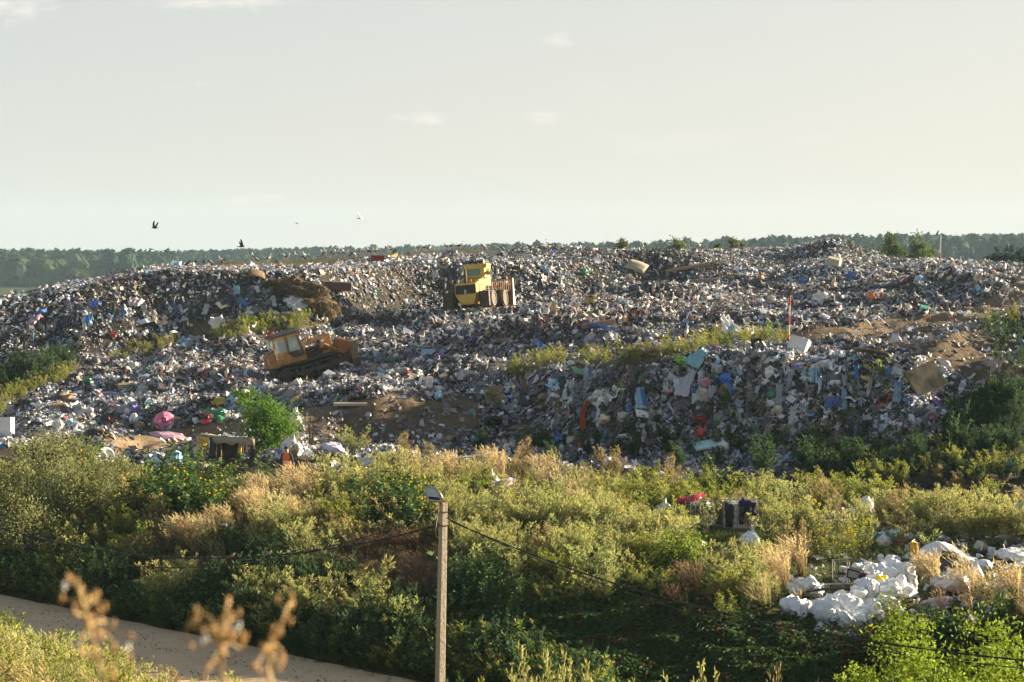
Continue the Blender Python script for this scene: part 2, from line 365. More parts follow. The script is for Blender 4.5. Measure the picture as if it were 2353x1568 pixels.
def zone(vx, vy):
    z = np.zeros(np.shape(vx), int)
    for p in SPARSE: z[inpoly(vx, vy, p)] = 3
    for p in DIRT: z[inpoly(vx, vy, p)] = 2
    for p in GREEN: z[inpoly(vx, vy, p)] = 1
    return z
ux = np.concatenate([np.arange(-.6, -.3, .01), np.arange(-.3, .3, .002), np.arange(.3, .601, .01)])
yx = np.concatenate([np.arange(-20, 24, 2.0), np.arange(24, 130, .5), np.arange(130, 240, .8), np.arange(240, 346, 3)])
Ug, Yg = np.meshgrid(ux, yx, indexing='ij'); Xg = Ug*np.maximum(Yg, 30); Zg = hh(Xg, Yg)
nu, ny = Ug.shape
ii = np.arange(nu*ny).reshape(nu, ny)
Q = np.stack([ii[:-1, :-1], ii[1:, :-1], ii[1:, 1:], ii[:-1, 1:]], -1).reshape(-1, 4)
px, py = proj(Xg, np.maximum(Yg, 5), Zg); zz = zone(px, py)
land = sst(knotY(Xg, Yg, 10)-2, knotY(Xg, Yg, 10)+2, Yg)
mixn = (.5+.5*fbm(Xg/3, Yg/3, 50))[..., None]
c_veg = np.array([.060, .062, .024])*(1-mixn)+np.array([.115, .088, .042])*mixn
c_dirt = np.array([.20, .145, .09])*(1-mixn)+np.array([.12, .085, .055])*mixn
c_tr = np.array([.028, .025, .021])*(1-mixn)+np.array([.065, .052, .038])*mixn
Cg = c_veg*(1-land[..., None])+c_tr*land[..., None]
Cg = np.where((zz == 2)[..., None], c_dirt*1.15, Cg); Cg = np.where((zz == 3)[..., None], c_dirt*.75, Cg); Cg = np.where((zz == 1)[..., None], c_veg, Cg)
beyond = sst(knotY(Xg, Yg, 15)+22, knotY(Xg, Yg, 15)+30, Yg)[..., None]
Cg = Cg*(1-beyond)+c_veg*beyond
M_ground = attrmat('soil', .95, .1, var=.35, nscale=2.5, bump=.7, bdist=.12)
g = link('ground', npmesh('ground', np.stack([Xg, Yg, Zg], -1).reshape(-1, 3), Q, Cg.reshape(-1, 3), [M_ground], True, k=4))
tag(g, kind='structure')
# the dirt road
M_road = mat('road dust', (.60, .435, .26), .95, spec=.1, noise=.55, nscale=.8, col2=(.42, .295, .175), bump=1.0)
ru = np.arange(-.6, .6, .004); rt = np.linspace(0, 1, 13)
RU, RT = np.meshgrid(ru, rt, indexing='ij')
RY = roadY(RU, 48.2)*(1-RT)+roadY(RU, 56.2)*RT; RX = RU*RY
RZt = hh(RX, RY)+.02-.035*np.exp(-((RT-.33)/.07)**2)-.035*np.exp(-((RT-.68)/.07)**2)+.03*np.exp(-((RT-.5)/.07)**2)+.02*fbm(RX*1.5, RY*1.5, 71)+.03
n1, n2 = RU.shape; ii = np.arange(n1*n2).reshape(n1, n2)
Q = np.stack([ii[:-1, :-1], ii[1:, :-1], ii[1:, 1:], ii[:-1, 1:]], -1).reshape(-1, 4)
tag(link('road', npmesh('road', np.stack([RX, RY, RZt], -1).reshape(-1, 3), Q, None, [M_road], True, k=4)), kind='structure')
# far plain and wooded hills
TOPV = ([-900, 0, 300, 500, 600, 900, 1176, 1500, 1900, 2100, 2353, 3300], [590, 586, 592, 588, 584, 574, 572, 572, 561, 552, 549, 545])
def farz(x, y):
    vx = W/2+F*x/y; z3 = CZ-(np.interp(vx, *TOPV)+29-HZ)/F*2700
    z0 = np.interp(vx, [0, 600, 1900, 2353], [-6, -6, 2, 2])
    return np.where(y < 1200, np.interp(y, [340, 700], [0, 1])*(z0)+0, z0+(z3-z0)*np.clip((y-1200)/1500, 0, 1.35)**.8)-.5
fu = np.arange(-.6, .601, .02); fy = np.array([335, 420, 520, 650, 800, 1000, 1200, 1350, 1500, 1700, 1900, 2100, 2300, 2500, 2700, 3000, 3300.])
FU, FY = np.meshgrid(fu, fy, indexing='ij'); FX = FU*FY; FZ = farz(FX, FY)
FZ = np.where(FY > 2900, FZ-(FY-2900)*.03, FZ)
n1, n2 = FU.shape; ii = np.arange(n1*n2).reshape(n1, n2)
Q = np.stack([ii[:-1, :-1], ii[1:, :-1], ii[1:, 1:], ii[:-1, 1:]], -1).reshape(-1, 4)
M_far = mat('far meadow', (.07, .08, .03), .95, spec=.05, noise=.6, nscale=.01, col2=(.04, .055, .02))
tag(link('hills', npmesh('hills', np.stack([FX, FY, FZ], -1).reshape(-1, 3), Q, None, [M_far], True, k=4)), kind='structure')
# ------------------------------------------------------------------ baking many small pieces into one 'stuff' mesh
rng = np.random.default_rng(7)
def ico(sub):
    bm = bmesh.new(); bmesh.ops.create_icosphere(bm, subdivisions=sub, radius=.5)
    V = np.array([v.co[:] for v in bm.verts]); T = np.array([[v.index for v in f.verts] for f in bm.faces]); bm.free(); return V, T
def basis(n, yaw, tilt=0.0):
    """rotation matrices whose z axis is n, spun by yaw"""
    n = n/np.linalg.norm(n, axis=1, keepdims=True)
    r = np.stack([np.cos(yaw), np.sin(yaw), np.zeros_like(yaw)], -1)
    b = np.cross(n, r); b /= np.linalg.norm(b, axis=1, keepdims=True)+1e-9; a = np.cross(b, n)
    return np.stack([a, b, n], -1)
def bake(name, protos, idx, pos, Rm, S, tint, m, label=None, smooth=False):
    Vs, Ts, Cs = [], [], []; off = 0
    for p, (V, T, C) in enumerate(protos):
        s = np.where(idx == p)[0]
        if len(s) == 0: continue
        A = np.einsum('nij,nkj->nki', Rm[s], V[None]*S[s][:, None, :])+pos[s][:, None, :]
        c = C[None]*tint[s][:, None, :]
        k = len(V); Vs.append(A.reshape(-1, 3)); Cs.append(c.reshape(-1, 3))
        Ts.append((T[None]+(off+np.arange(len(s))*k)[:, None, None]).reshape(-1, 3)); off += k*len(s)
    o = link(name, npmesh(name, np.concatenate(Vs), np.concatenate(Ts), np.clip(np.concatenate(Cs), 0, 1), [m], smooth))
    tag(o, label, kind='stuff'); return o
def tris(q): q = np.asarray(q); return np.concatenate([q[:, [0, 1, 2]], q[:, [0, 2, 3]]])
# ------------------------------------------------------------------ rubbish
def p_lump(sub, s):
    V, T = ico(sub); r = np.random.default_rng(s)
    V = V*(1+.55*(r.random(len(V))-.5))[:, None]*np.array([1, .8, .6]); return V, T, np.ones((len(V), 3))*(.85+.3*r.random(len(V)))[:, None]
def p_sheet(n, k, s, wob=.25, asp=1.0):
    r = np.random.default_rng(s); g = np.stack(np.meshgrid(np.linspace(-.5, .5, n), np.linspace(-.5, .5, k)*asp, indexing='ij'), -1).reshape(-1, 2)
    z = wob*(r.random(len(g))-.3); V = np.concatenate([g+.12*(r.random(g.shape)-.5), z[:, None]], 1)
    ii = np.arange(n*k).reshape(n, k); Q = np.stack([ii[:-1, :-1], ii[1:, :-1], ii[1:, 1:], ii[:-1, 1:]], -1).reshape(-1, 4)
    return V, tris(Q), np.ones((len(V), 3))*(.85+.3*r.random(len(V)))[:, None]
def p_box(s):
    V = np.array([(a, b, c) for a in (-.5, .5) for b in (-.5, .5) for c in (-.5, .5)])*np.array([1, .7, .5])
    Q = [(0, 1, 3, 2), (4, 6, 7, 5), (0, 4, 5, 1), (2, 3, 7, 6), (0, 2, 6, 4), (1, 5, 7, 3)]; return V, tris(Q), np.ones((8, 3))
TP = [p_lump(1, 1), p_lump(1, 2), p_lump(0 or 1, 3), p_sheet(3, 3, 4, .5), p_sheet(3, 3, 5, .7), p_sheet(4, 3, 6, .55), p_sheet(2, 6, 7, .3, 1.0), p_sheet(2, 5, 8, .35, 1.0), p_box(9),
      p_sheet(2, 3, 10, .6), p_sheet(2, 2, 11, .5)]
PAL = np.array([(.66, .66, .63), (.52, .52, .50), (.76, .76, .74), (.36, .36, .37), (.42, .45, .49), (.24, .20, .16), (.16, .12, .085), (.30, .22, .14), (.42, .32, .20),
                (.020, .020, .024), (.035, .034, .036), (.06, .055, .05), (.09, .075, .06),
                (.03, .10, .36), (.06, .26, .52), (.22, .45, .58), (.02, .17, .22), (.03, .22, .10), (.10, .30, .06), (.50, .05, .04), (.55, .22, .28), (.55, .40, .05), (.45, .14, .03), (.20, .13, .36), (.05, .05, .13)])
PW = np.array([10, 8, 8, 7, 7, 5, 8, 4, 3, 16, 14, 11, 8, 1.3, 1.5, 1.9, 1.0, .6, .4, .5, .7, .5, .35, .6, 1.4]); PW = PW/PW.sum()
M_rub = attrmat('rubbish', .55, .35, transl=.12, var=.22, nscale=14)
def scatter_u(n, y0, y1):
    y = np.sqrt(rng.random(n)*(y1*y1-y0*y0)+y0*y0); u = (rng.random(n)-.5)*2*.285; return u*y, y
def rubbish():
    xs, ys, sz = [], [], []
    for (y0, y1, dens, smin, smax) in [(96, 120, 72, .06, .42), (120, 150, 42, .08, .42), (150, 185, 26, .09, .44), (185, 250, 15, .12, .46)]:
        n = int(.285*(y1*y1-y0*y0)*dens); x, y = scatter_u(n, y0, y1); xs.append(x); ys.append(y)
        sz.append(smin+(smax-smin)*rng.random(n)**3.6)
    x = np.concatenate(xs); y = np.concatenate(ys); s = np.concatenate(sz)
    z = hh(x, y); vx, vy = proj(x, y, z); zo = zone(vx, vy)
    foot = knotY(x, y, 10); keep = (y > foot-1.5+1.5*vn(x/2, y/2, 5)) & (y < knotY(x, y, 15)+28)
    keep &= ~((zo == 1) & (rng.random(len(x)) < .78)); keep &= ~((zo == 2) & (rng.random(len(x)) < .93)); keep &= ~((zo == 3) & (rng.random(len(x)) < .78))
    patch = fbm(x/3.5, y/4.5, 77, 3); keep &= rng.random(len(x)) < np.clip(.86+.55*patch, .35, 1)
    # dark shrub slope at the right edge carries little rubbish
    keep &= ~((vx > 2170) & (vy > 900+(2353-vx)*.35) & (rng.random(len(x)) < .85))
    x, y, z, s, vx, vy, zo = (a[keep] for a in (x, y, z, s, vx, vy, zo)); N = len(x)
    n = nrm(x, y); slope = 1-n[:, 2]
    idx = rng.choice(len(TP), N, p=[.12, .11, .08, .16, .14, .10, .06, .04, .05, .08, .06])
    hang = (slope > .10) & (rng.random(N) < .62); idx[hang] = rng.choice([6, 7, 5, 3], hang.sum())
    yaw = rng.random(N)*6.283; down = np.arctan2(n[:, 1], n[:, 0]); yaw[hang] = down[hang]+np.pi/2+.65*rng.standard_normal(hang.sum())
    nn = n+.62*rng.standard_normal((N, 3))*np.array([1, 1, .6])*(np.where(hang, .35, 1.))[:, None]; nn[:, 2] = np.abs(nn[:, 2])+.05
    Rm = basis(nn, yaw)
    S = s[:, None]*(.6+.8*rng.random((N, 3))); strip = np.isin(idx, [6, 7]); S[strip] *= np.array([.42, 2.2, 1.0]); big = rng.random(N) < .018; S[big] *= 2.1
    ci = rng.choice(len(PAL), N, p=PW); tint = PAL[ci]*(.75+.5*rng.random(N))[:, None]
    # patches of fabric-dark or pale sorting
    pch = fbm(x/5, y/7, 91, 3); dark = (pch > .05) & (rng.random(N) < .5); tint[dark] = PAL[rng.choice([9, 10, 11, 12, 6, 24], dark.sum())]
    far = (zo == 3) & (rng.random(N) < .6); tint[far] = PAL[rng.choice([5, 6, 7, 12, 3], far.sum())]
    base = np.array([.34, .34, .36])*(.5+.5*fbm(x/4, y/5, 301)[:, None])+np.array([.13, .11, .085])*(.5-.5*fbm(x/4, y/5, 301)[:, None])
    q = (.25+.25*rng.random(N))[:, None]; tint = tint*(1-q)+base*q; old = sst(.14, .30, slope)*(rng.random(N) < .8); tint *= (1.05+.7*fbm(x/3, y/4, 311, 3))[:, None]*(1-.14*old)[:, None]*np.array([.98, 1.0, 1.05])*1.24  # old: darker tint on steep faces, shade put into the colour, not age
    pos = np.stack([x, y, z+s*.12+.02], -1)
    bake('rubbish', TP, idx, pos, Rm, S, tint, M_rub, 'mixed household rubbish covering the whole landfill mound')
rubbish()
# litter lying in the weedy field
LIT = [((1090, 1120), (1180, 1165), 70), ((1180, 1130), (1300, 1175), 60), ((820, 1080), (900, 1115), 60), ((720, 1055), (795, 1085), 50), ((330, 1050), (425, 1110), 110), ((1850, 1160), (2010, 1250), 150),
       ((2010, 1235), (2353, 1310), 260), ((2030, 1300), (2353, 1400), 170), ((1880, 1400), (2353, 1500), 260), ((2160, 1130), (2353, 1220), 70), ((1800, 1330), (2000, 1440), 160), ((1980, 1110), (2040, 1135), 30), ((620, 1010), (720, 1040), 40), ((1500, 1170), (1660, 1215), 40),
       ((850, 1000), (1350, 1045), 240), ((210, 1035), (470, 1070), 90), ((1850, 1225), (2000, 1330), 70), ((1060, 1085), (1130, 1100), 12)]
def litter():
    P = []
    for (a, b, n) in LIT:
        for i in range(n):
            P.append(hit(rng.uniform(a[0], b[0]), rng.uniform(a[1], b[1])))
    P = np.array([p[:] for p in P]); N = len(P); s = .08+.34*rng.random(N)**2
    n = nrm(P[:, 0], P[:, 1]); nn = n+.5*rng.standard_normal((N, 3)); nn[:, 2] = abs(nn[:, 2])+.2
    pw = PW.copy(); pw[:5] *= 3; pw /= pw.sum()
    P[:, 2] += s*.3+.03
    bake('litter', TP, rng.choice(len(TP), N), P, basis(nn, rng.random(N)*6.28), s[:, None]*(.7+.6*rng.random((N, 3))), PAL[rng.choice(len(PAL), N, p=pw)]*(.8+.4*rng.random(N))[:, None], M_rub, 'scattered litter lying among the weeds of the field')
litter()
# ------------------------------------------------------------------ plants
def leaves(P, D, L, Wd, r, up=None):
    """diamond leaves: base, two flanks, tip"""
    n = len(P); D = D/(np.linalg.norm(D, axis=1, keepdims=True)+1e-9)
    q = r.standard_normal((n, 3)); S = np.cross(D, q); S /= np.linalg.norm(S, axis=1, keepdims=True)+1e-9
    L = np.broadcast_to(L, (n,))[:, None]; Wd = np.broadcast_to(Wd, (n,))[:, None]
    V = np.stack([P, P+D*L*.45+S*Wd*.5, P+D*L, P+D*L*.45-S*Wd*.5], 1).reshape(-1, 3)
    b = np.arange(n)[:, None]*4; T = np.concatenate([b+np.array([[0, 1, 2]]), b+np.array([[0, 2, 3]])]); return V, T
def stemtris(P0, P1, w0, r):
    n = len(P0); D = P1-P0; q = r.standard_normal((n, 3)); S = np.cross(D, q); S /= np.linalg.norm(S, axis=1, keepdims=True)+1e-9
    V = np.stack([P0+S*w0, P0-S*w0, P1], 1).reshape(-1, 3); return V, np.arange(3*n).reshape(-1, 3)
def join(parts):
    Vs, Ts, Cs = [], [], []; o = 0
    for V, T, C in parts:
        Vs.append(V); Ts.append(T+o); Cs.append(np.broadcast_to(C, (len(V), 3)) if np.ndim(C) < 2 else C); o += len(V)
    return np.concatenate(Vs), np.concatenate(Ts), np.concatenate(Cs)
def rep(c, k): return np.repeat(c, k, axis=0)
def vary(base, n, r, a=.3): return np.array(base)[None]*(1-a+2*a*r.random((n, 1)))
def feather(seed, ns, nb, nl, spread, col, tipcol, ll=.05, lw=.016, stemc=(.16, .13, .07), droop=.2, wind=-.12):
    """multi-stemmed weed with plume-like side branches, unit height"""
    r = np.random.default_rng(seed); parts = []
    for s in range(ns):
        a = r.random()*6.283; sp = spread*(.25+.9*r.random()); hgt = .55+.52*r.random()
        base = np.array([math.cos(a), math.sin(a), 0])*.05*r.random()
        def cv(t):
            t = np.asarray(t)[..., None]; out = np.array([math.cos(a), math.sin(a), 0])*sp
            return base+out*t**1.5*1.0+np.array([wind, 0, 0])*t**2+np.array([0, 0, hgt])*(t-.10*droop*4*t*t)
        tt = np.linspace(0, 1, 6); P = cv(tt); V, T = stemtris(P[:-1], P[1:]+(P[1:]-P[:-1])*.1, .007, r); parts.append((V, T, vary(stemc, 1, r)[0]))
        tb = .22+.78*np.sort(r.random(nb)); B = cv(tb); az = r.random(nb)*6.283
        bl = (.30*(1-tb)+.06)*(.7+.6*r.random(nb)); bd = np.stack([np.cos(az), np.sin(az), .95+1.1*r.random(nb)], -1)
        bd /= np.linalg.norm(bd, axis=1, keepdims=True)
        k = np.linspace(.15, 1, nl); LP = (B[:, None]+bd[:, None]*(bl[:, None]*k[None])[..., None]).reshape(-1, 3)
        LP += np.array([0, 0, -1])*(rep(bl, nl)*np.tile(k, nb)**2*droop)[:, None]
        LD = rep(bd, nl)+.5*r.standard_normal((nb*nl, 3)); V, T = leaves(LP, LD, ll*(.6+.8*r.random(nb*nl)), lw, r)
        t = rep(tb, nl)[:, None]; C = (np.array(col)*(1-t**1.5)+np.array(tipcol)*t**1.5)*(.72+.56*r.random((nb*nl, 1)))
        parts.append((V, T, rep(C, 4)))
    return join(parts)
def leafy(seed, ns, nl, spread, col, ll=.10, lw=.045, flowers=0, stemc=(.09, .10, .04), fcol=(.85, .55, .02), fs=.035):
    r = np.random.default_rng(seed); parts = []
    for s in range(ns):
        a = r.random()*6.283; sp = spread*r.random()**.6; hgt = .65+.4*r.random(); d = np.array([math.cos(a)*sp, math.sin(a)*sp, hgt])
        P0 = np.array([[math.cos(a)*sp*.3, math.sin(a)*sp*.3, 0]]); V, T = stemtris(P0, P0+d[None], .008, r); parts.append((V, T, np.array(stemc)))
        t = r.random(nl)**.7; B = P0+d[None]*t[:, None]; az = r.random(nl)*6.283
        LD = np.stack([np.cos(az), np.sin(az), .35*r.standard_normal(nl)+.1], -1)
        B = B+LD*np.array([1, 1, 0])*(.10*(1-t)*r.random(nl))[:, None]
        V, T = leaves(B, LD, ll*(.6+.8*r.random(nl)), lw, r); parts.append((V, T, rep(vary(col, nl, r, .35), 4)))
        if r.random() < flowers:
            c = (P0+d[None]).repeat(7, 0); az = np.arange(7)/7*6.283; FD = np.stack([np.cos(az), -.4+0*az, np.sin(az)], -1)
            V, T = leaves(c, FD, fs, fs*.6, r); parts.append((V, T, np.array(fcol)))
    return join(parts)
def grass(seed, nb, spread, col, tip, plume=True, bw=.012, lean=(-.28, 0)):
    r = np.random.default_rng(seed); a = r.random(nb)*6.283; hgt = .6+.45*r.random(nb)
    B = np.stack([np.cos(a), np.sin(a), 0*a], -1)*(.10*r.random(nb))[:, None]
    O = np.stack([np.cos(a)*spread+lean[0], np.sin(a)*spread+lean[1], 0*a], -1)*(.5+.7*r.random(nb))[:, None]
    M = B+O*.28+np.array([0, 0, .62])*hgt[:, None]; Tp = B+O+np.array([0, 0, 1.])*hgt[:, None]*(.98-.15*r.random(nb))[:, None]
    parts = []
    V, T = stemtris(B, M, bw, r); parts.append((V, T, rep(vary(col, nb, r), 3)))
    V, T = stemtris(M-(M-B)*.25, Tp, bw*.8, r); parts.append((V, T, rep(vary((np.array(col)+np.array(tip))/2, nb, r), 3)))
    if plume:
        D = (Tp-M); k = 3; P = (rep(Tp, k)-rep(D, k)*np.tile(np.array([.35, .2, .05]), nb)[:, None])
        V, T = leaves(P, rep(D, k)+.15*r.standard_normal((nb*k, 3)), .13, .022, r); parts.append((V, T, rep(vary(tip, nb*k, r), 4)))
    return join(parts)
M_leaf = attrmat('leaves', .65, .22, transl=.42)
SILV, SILT = (.145, .165, .062), (.44, .435, .145)
KD = {   # kind: (light prototypes, dense prototypes, height range, density)
 'W': ([feather(s, 5, 13, 5, .42, SILV, SILT, .075, .024) for s in range(3)], [feather(s+50, 13, 26, 8, .46, SILV, SILT, .05, .016) for s in range(3)], (1.0, 1.8)),
 'T': ([feather(s+10, 5, 12, 5, .30, (.20, .165, .065), (.38, .32, .13), .06, .02) for s in range(2)], [feather(s+60, 11, 22, 7, .34, (.19, .15, .06), (.38, .29, .13), .045, .015) for s in range(2)], (.9, 1.5)),
 'G': ([feather(s+20, 5, 12, 5, .36, (.105, .13, .035), (.34, .36, .06), .075, .030) for s in range(3)], [feather(s+70, 12, 22, 8, .38, (.095, .12, .033), (.33, .345, .06), .05, .020) for s in range(2)], (.9, 1.6)),
 'K': ([feather(s+30, 6, 12, 5, .38, (.035, .075, .028), (.055, .10, .036), .085, .034) for s in range(3)], [feather(s+80, 12, 22, 8, .4, (.035, .075, .028), (.06, .11, .04), .055, .022) for s in range(2)], (1.0, 1.7)),
 'D': ([grass(s+3, 26, .20, (.28, .21, .09), (.56, .45, .23)) for s in range(3)], [grass(s+8, 95, .26, (.22, .16, .07), (.54, .42, .22), bw=.007) for s in range(2)], (.9, 1.4)),
 'B': ([grass(s+5, 34, .30, (.13, .085, .045), (.21, .135, .075), True) for s in range(3)], [grass(s+9, 95, .34, (.13, .085, .045), (.22, .14, .08), bw=.008) for s in range(2)], (.7, 1.1)),
 'S': ([leafy(s+5, 6, 22, .42, (.065, .115, .030), .15, .065, .3) for s in range(3)], [leafy(s+9, 14, 34, .5, (.065, .12, .030), .11, .05, .35) for s in range(2)], (1.2, 1.7)),
 'L': ([leafy(s+15, 7, 20, .45, (.045, .095, .025), .13, .06) for s in range(3)], [leafy(s+19, 14, 34, .5, (.05, .10, .026), .10, .05) for s in range(2)], (.8, 1.3)),
 'Y': ([leafy(s+25, 6, 24, .36, (.20, .22, .035), .07, .03, .35, fcol=(.55, .42, .03), fs=.045) for s in range(2)], [leafy(s+29, 12, 50, .42, (.19, .22, .035), .06, .025, .4, fcol=(.55, .42, .03), fs=.04) for s in range(2)], (.9, 1.4)),
 'g': ([grass(s+35, 16, .45, (.075, .115, .028), (.13, .17, .045), False, .018) for s in range(3)], [grass(39, 60, .5, (.08, .12, .03), (.15, .18, .05), False, .012)], (.25, .5)),
}
# patches of the field: nearest seed decides which weed grows there (positions are where the stems stand)
SEEDS = [(30, 1180, 'W'), (120, 1250, 'W'), (240, 1180, 'W'), (60, 1060, 'G'), (200, 1090, 'S'), (300, 1240, 'G'), (330, 1330, 'L'), (100, 1350, 'L'), (250, 1380, 'K'), (180, 1120, 'W'),
 (420, 1110, 'S'), (500, 1130, 'S'), (470, 1190, 'S'), (390, 1180, 'S'), (560, 1100, 'S'), (430, 1260, 'D'), (360, 1290, 'B'), (520, 1230, 'D'), (560, 1290, 'L'), (480, 1330, 'B'), (300, 1300, 'G'),
 (640, 1130, 'D'), (700, 1150, 'D'), (620, 1170, 'D'), (730, 1190, 'Y'), (690, 1210, 'D'), (590, 1200, 'D'), (760, 1130, 'T'), (800, 1160, 'W'), (660, 1260, 'W'), (700, 1300, 'W'), (620, 1330, 'K'), (760, 1260, 'T'), (780, 1230, 'G'),
 (740, 1070, 'T'), (820, 1060, 'W'), (880, 1080, 'W'), (930, 1060, 'T'), (1000, 1075, 'T'), (960, 1110, 'D'), (1040, 1110, 'D'), (900, 1130, 'W'), (900, 1180, 'S'), (960, 1190, 'S'), (920, 1210, 'S'), (860, 1200, 'T'), (1000, 1180, 'W'),
 (800, 1320, 'B'), (880, 1280, 'B'), (950, 1270, 'B'), (870, 1350, 'B'), (960, 1340, 'B'), (760, 1370, 'K'), (700, 1400, 'K'), (600, 1400, 'W'), (480, 1400, 'K'), (400, 1380, 'W'), (720, 1450, 'W'), (800, 1460, 'T'), (880, 1450, 'W'), (950, 1450, 'K'), (640, 1470, 'W'), (560, 1450, 'K'), (850, 1510, 'L'), (950, 1530, 'g'),
 (1080, 1140, 'G'), (1130, 1100, 'D'), (1180, 1110, 'T'), (1250, 1100, 'D'), (1200, 1070, 'T'), (1280, 1075, 'K'), (1100, 1060, 'K'), (1180, 1170, 'T'), (1250, 1170, 'G'), (1330, 1130, 'T'), (1380, 1090, 'T'), (1330, 1180, 'D'), (1420, 1110, 'T'), (1480, 1130, 'G'), (1550, 1130, 'T'), (1400, 1180, 'W'), (1480, 1190, 'G'), (1560, 1180, 'G'), (1620, 1150, 'G'), (1420, 1150, 'G'),
 (1060, 1220, 'W'), (1120, 1250, 'W'), (1100, 1300, 'W'), (1200, 1230, 'W'), (1270, 1230, 'W'), (1160, 1310, 'W'), (1240, 1290, 'T'), (1330, 1240, 'W'), (1400, 1250, 'W'), (1470, 1240, 'W'), (1530, 1260, 'W'), (1330, 1310, 'W'), (1440, 1310, 'W'), (1250, 1340, 'G'), (1120, 1370, 'L'), (1060, 1400, 'L'), (1180, 1400, 'L'), (1500, 1320, 'G'), (1580, 1320, 'L'), (1620, 1270, 'W'), (1680, 1300, 'W'), (1740, 1330, 'W'), (1600, 1370, 'B'), (1720, 1370, 'W'), (1680, 1400, 'G'),
 (1250, 1050, 'K'), (1350, 1055, 'K'), (1450, 1065, 'K'), (1560, 1080, 'K'), (1650, 1075, 'K'), (1750, 1085, 'K'), (1850, 1085, 'K'), (1950, 1090, 'K'), (2050, 1080, 'K'), (2120, 1060, 'K'), (1620, 1105, 'K'), (1750, 1110, 'K'),
 (1700, 1150, 'G'), (1780, 1150, 'W'), (1860, 1140, 'G'), (1940, 1150, 'G'), (1700, 1200, 'T'), (1780, 1210, 'W'), (1820, 1240, 'W'), (1900, 1180, 'T'), (2020, 1170, 'G'), (2080, 1130, 'G'), (2060, 1200, 'T'), (2000, 1230, 'W'), (2110, 1170, 'T'), (1830, 1290, 'T'), (1900, 1290, 'Y'), (1960, 1270, 'Y'), (1850, 1320, 'D'), (1790, 1350, 'D'),
 (2150, 1110, 'T'), (2200, 1090, 'G'), (2280, 1080, 'T'), (2340, 1090, 'T'), (2200, 1150, 'T'), (2280, 1160, 'G'), (2150, 1220, 'W'), (2220, 1230, 'W'), (2300, 1230, 'W'), (2340, 1180, 'T'), (2250, 1050, 'K'), (2320, 1040, 'K'), (2200, 1040, 'K'),
 (2100, 1300, 'N'), (2200, 1310, 'N'), (2300, 1300, 'N'), (2050, 1340, 'N'), (2150, 1350, 'D'), (2250, 1350, 'N'), (2330, 1350, 'N'), (2230, 1390, 'D'), (2330, 1400, 'D'), (2150, 1400, 'g'), (1900, 1400, 'N'), (2000, 1400, 'N'), (1850, 1430, 'g'), (2050, 1440, 'Y'), (2300, 1450, 'L'), (2100, 1480, 'L'),
 (1300, 1450, 'C'), (1500, 1420, 'C'), (1700, 1460, 'C'), (1500, 1500, 'C'), (1300, 1540, 'C'), (1800, 1520, 'C'), (1150, 1480, 'C'), (1900, 1480, 'C'), (1000, 1480, 'g'), (1100, 1540, 'g'),
 (300, 1040, 'N'), (250, 1060, 'N'), (380, 1070, 'N'), (500, 1060, 'N'), (560, 1070, 'T'), (620, 1070, 'T'), (680, 1060, 'T')]
SX = np.array([s[0] for s in SEEDS], float); SY = np.array([s[1] for s in SEEDS], float); SK = np.array([s[2] for s in SEEDS])
def kind_at(vx, vy, jit=26):
    a = vx+jit*rng.standard_normal(len(vx)); b = vy+jit*.6*rng.standard_normal(len(vx))
    out = []
    for i in range(0, len(a), 4000):
        d = (a[i:i+4000, None]-SX)**2+((b[i:i+4000, None]-SY)*1.7)**2; out.append(SK[np.argmin(d, 1)])
    return np.concatenate(out)
def plant_stuff(name, x, y, kinds, label, hs=1.0, allow='WTGKDBSLY'):
    protos = []; pid = {}
    for k in allow:
        for j, p in enumerate(KD[k][0]): pid[(k, j)] = len(protos); protos.append(p)
    sel = np.array([k in allow for k in kinds]); x, y, kinds = x[sel], y[sel], kinds[sel]; N = len(x)
    idx = np.array([pid[(k, int(rng.integers(len(KD[k][0]))))] for k in kinds])
    hgt = np.array([KD[k][2][0]+(KD[k][2][1]-KD[k][2][0])*rng.random() for k in kinds])*hs*(.85+.35*fbm(x/3, y/3, 99))*np.where(rng.random(N) < .07, 1.4, 1.0)
    n = np.tile([0, 0, 1.], (N, 1))+.10*rng.standard_normal((N, 3)); Rm = basis(n, rng.random(N)*.9-.45)
    S = np.stack([hgt*(.8+.4*rng.random(N)), hgt*(.8+.4*rng.random(N)), hgt], -1)
    tint = (.72+.5*rng.random((N, 1)))*(1+.05*rng.standard_normal((N, 3)))
    bake(name, protos, idx, np.stack([x, y, hh(x, y)-.03], -1), Rm, S, tint, M_leaf, label)
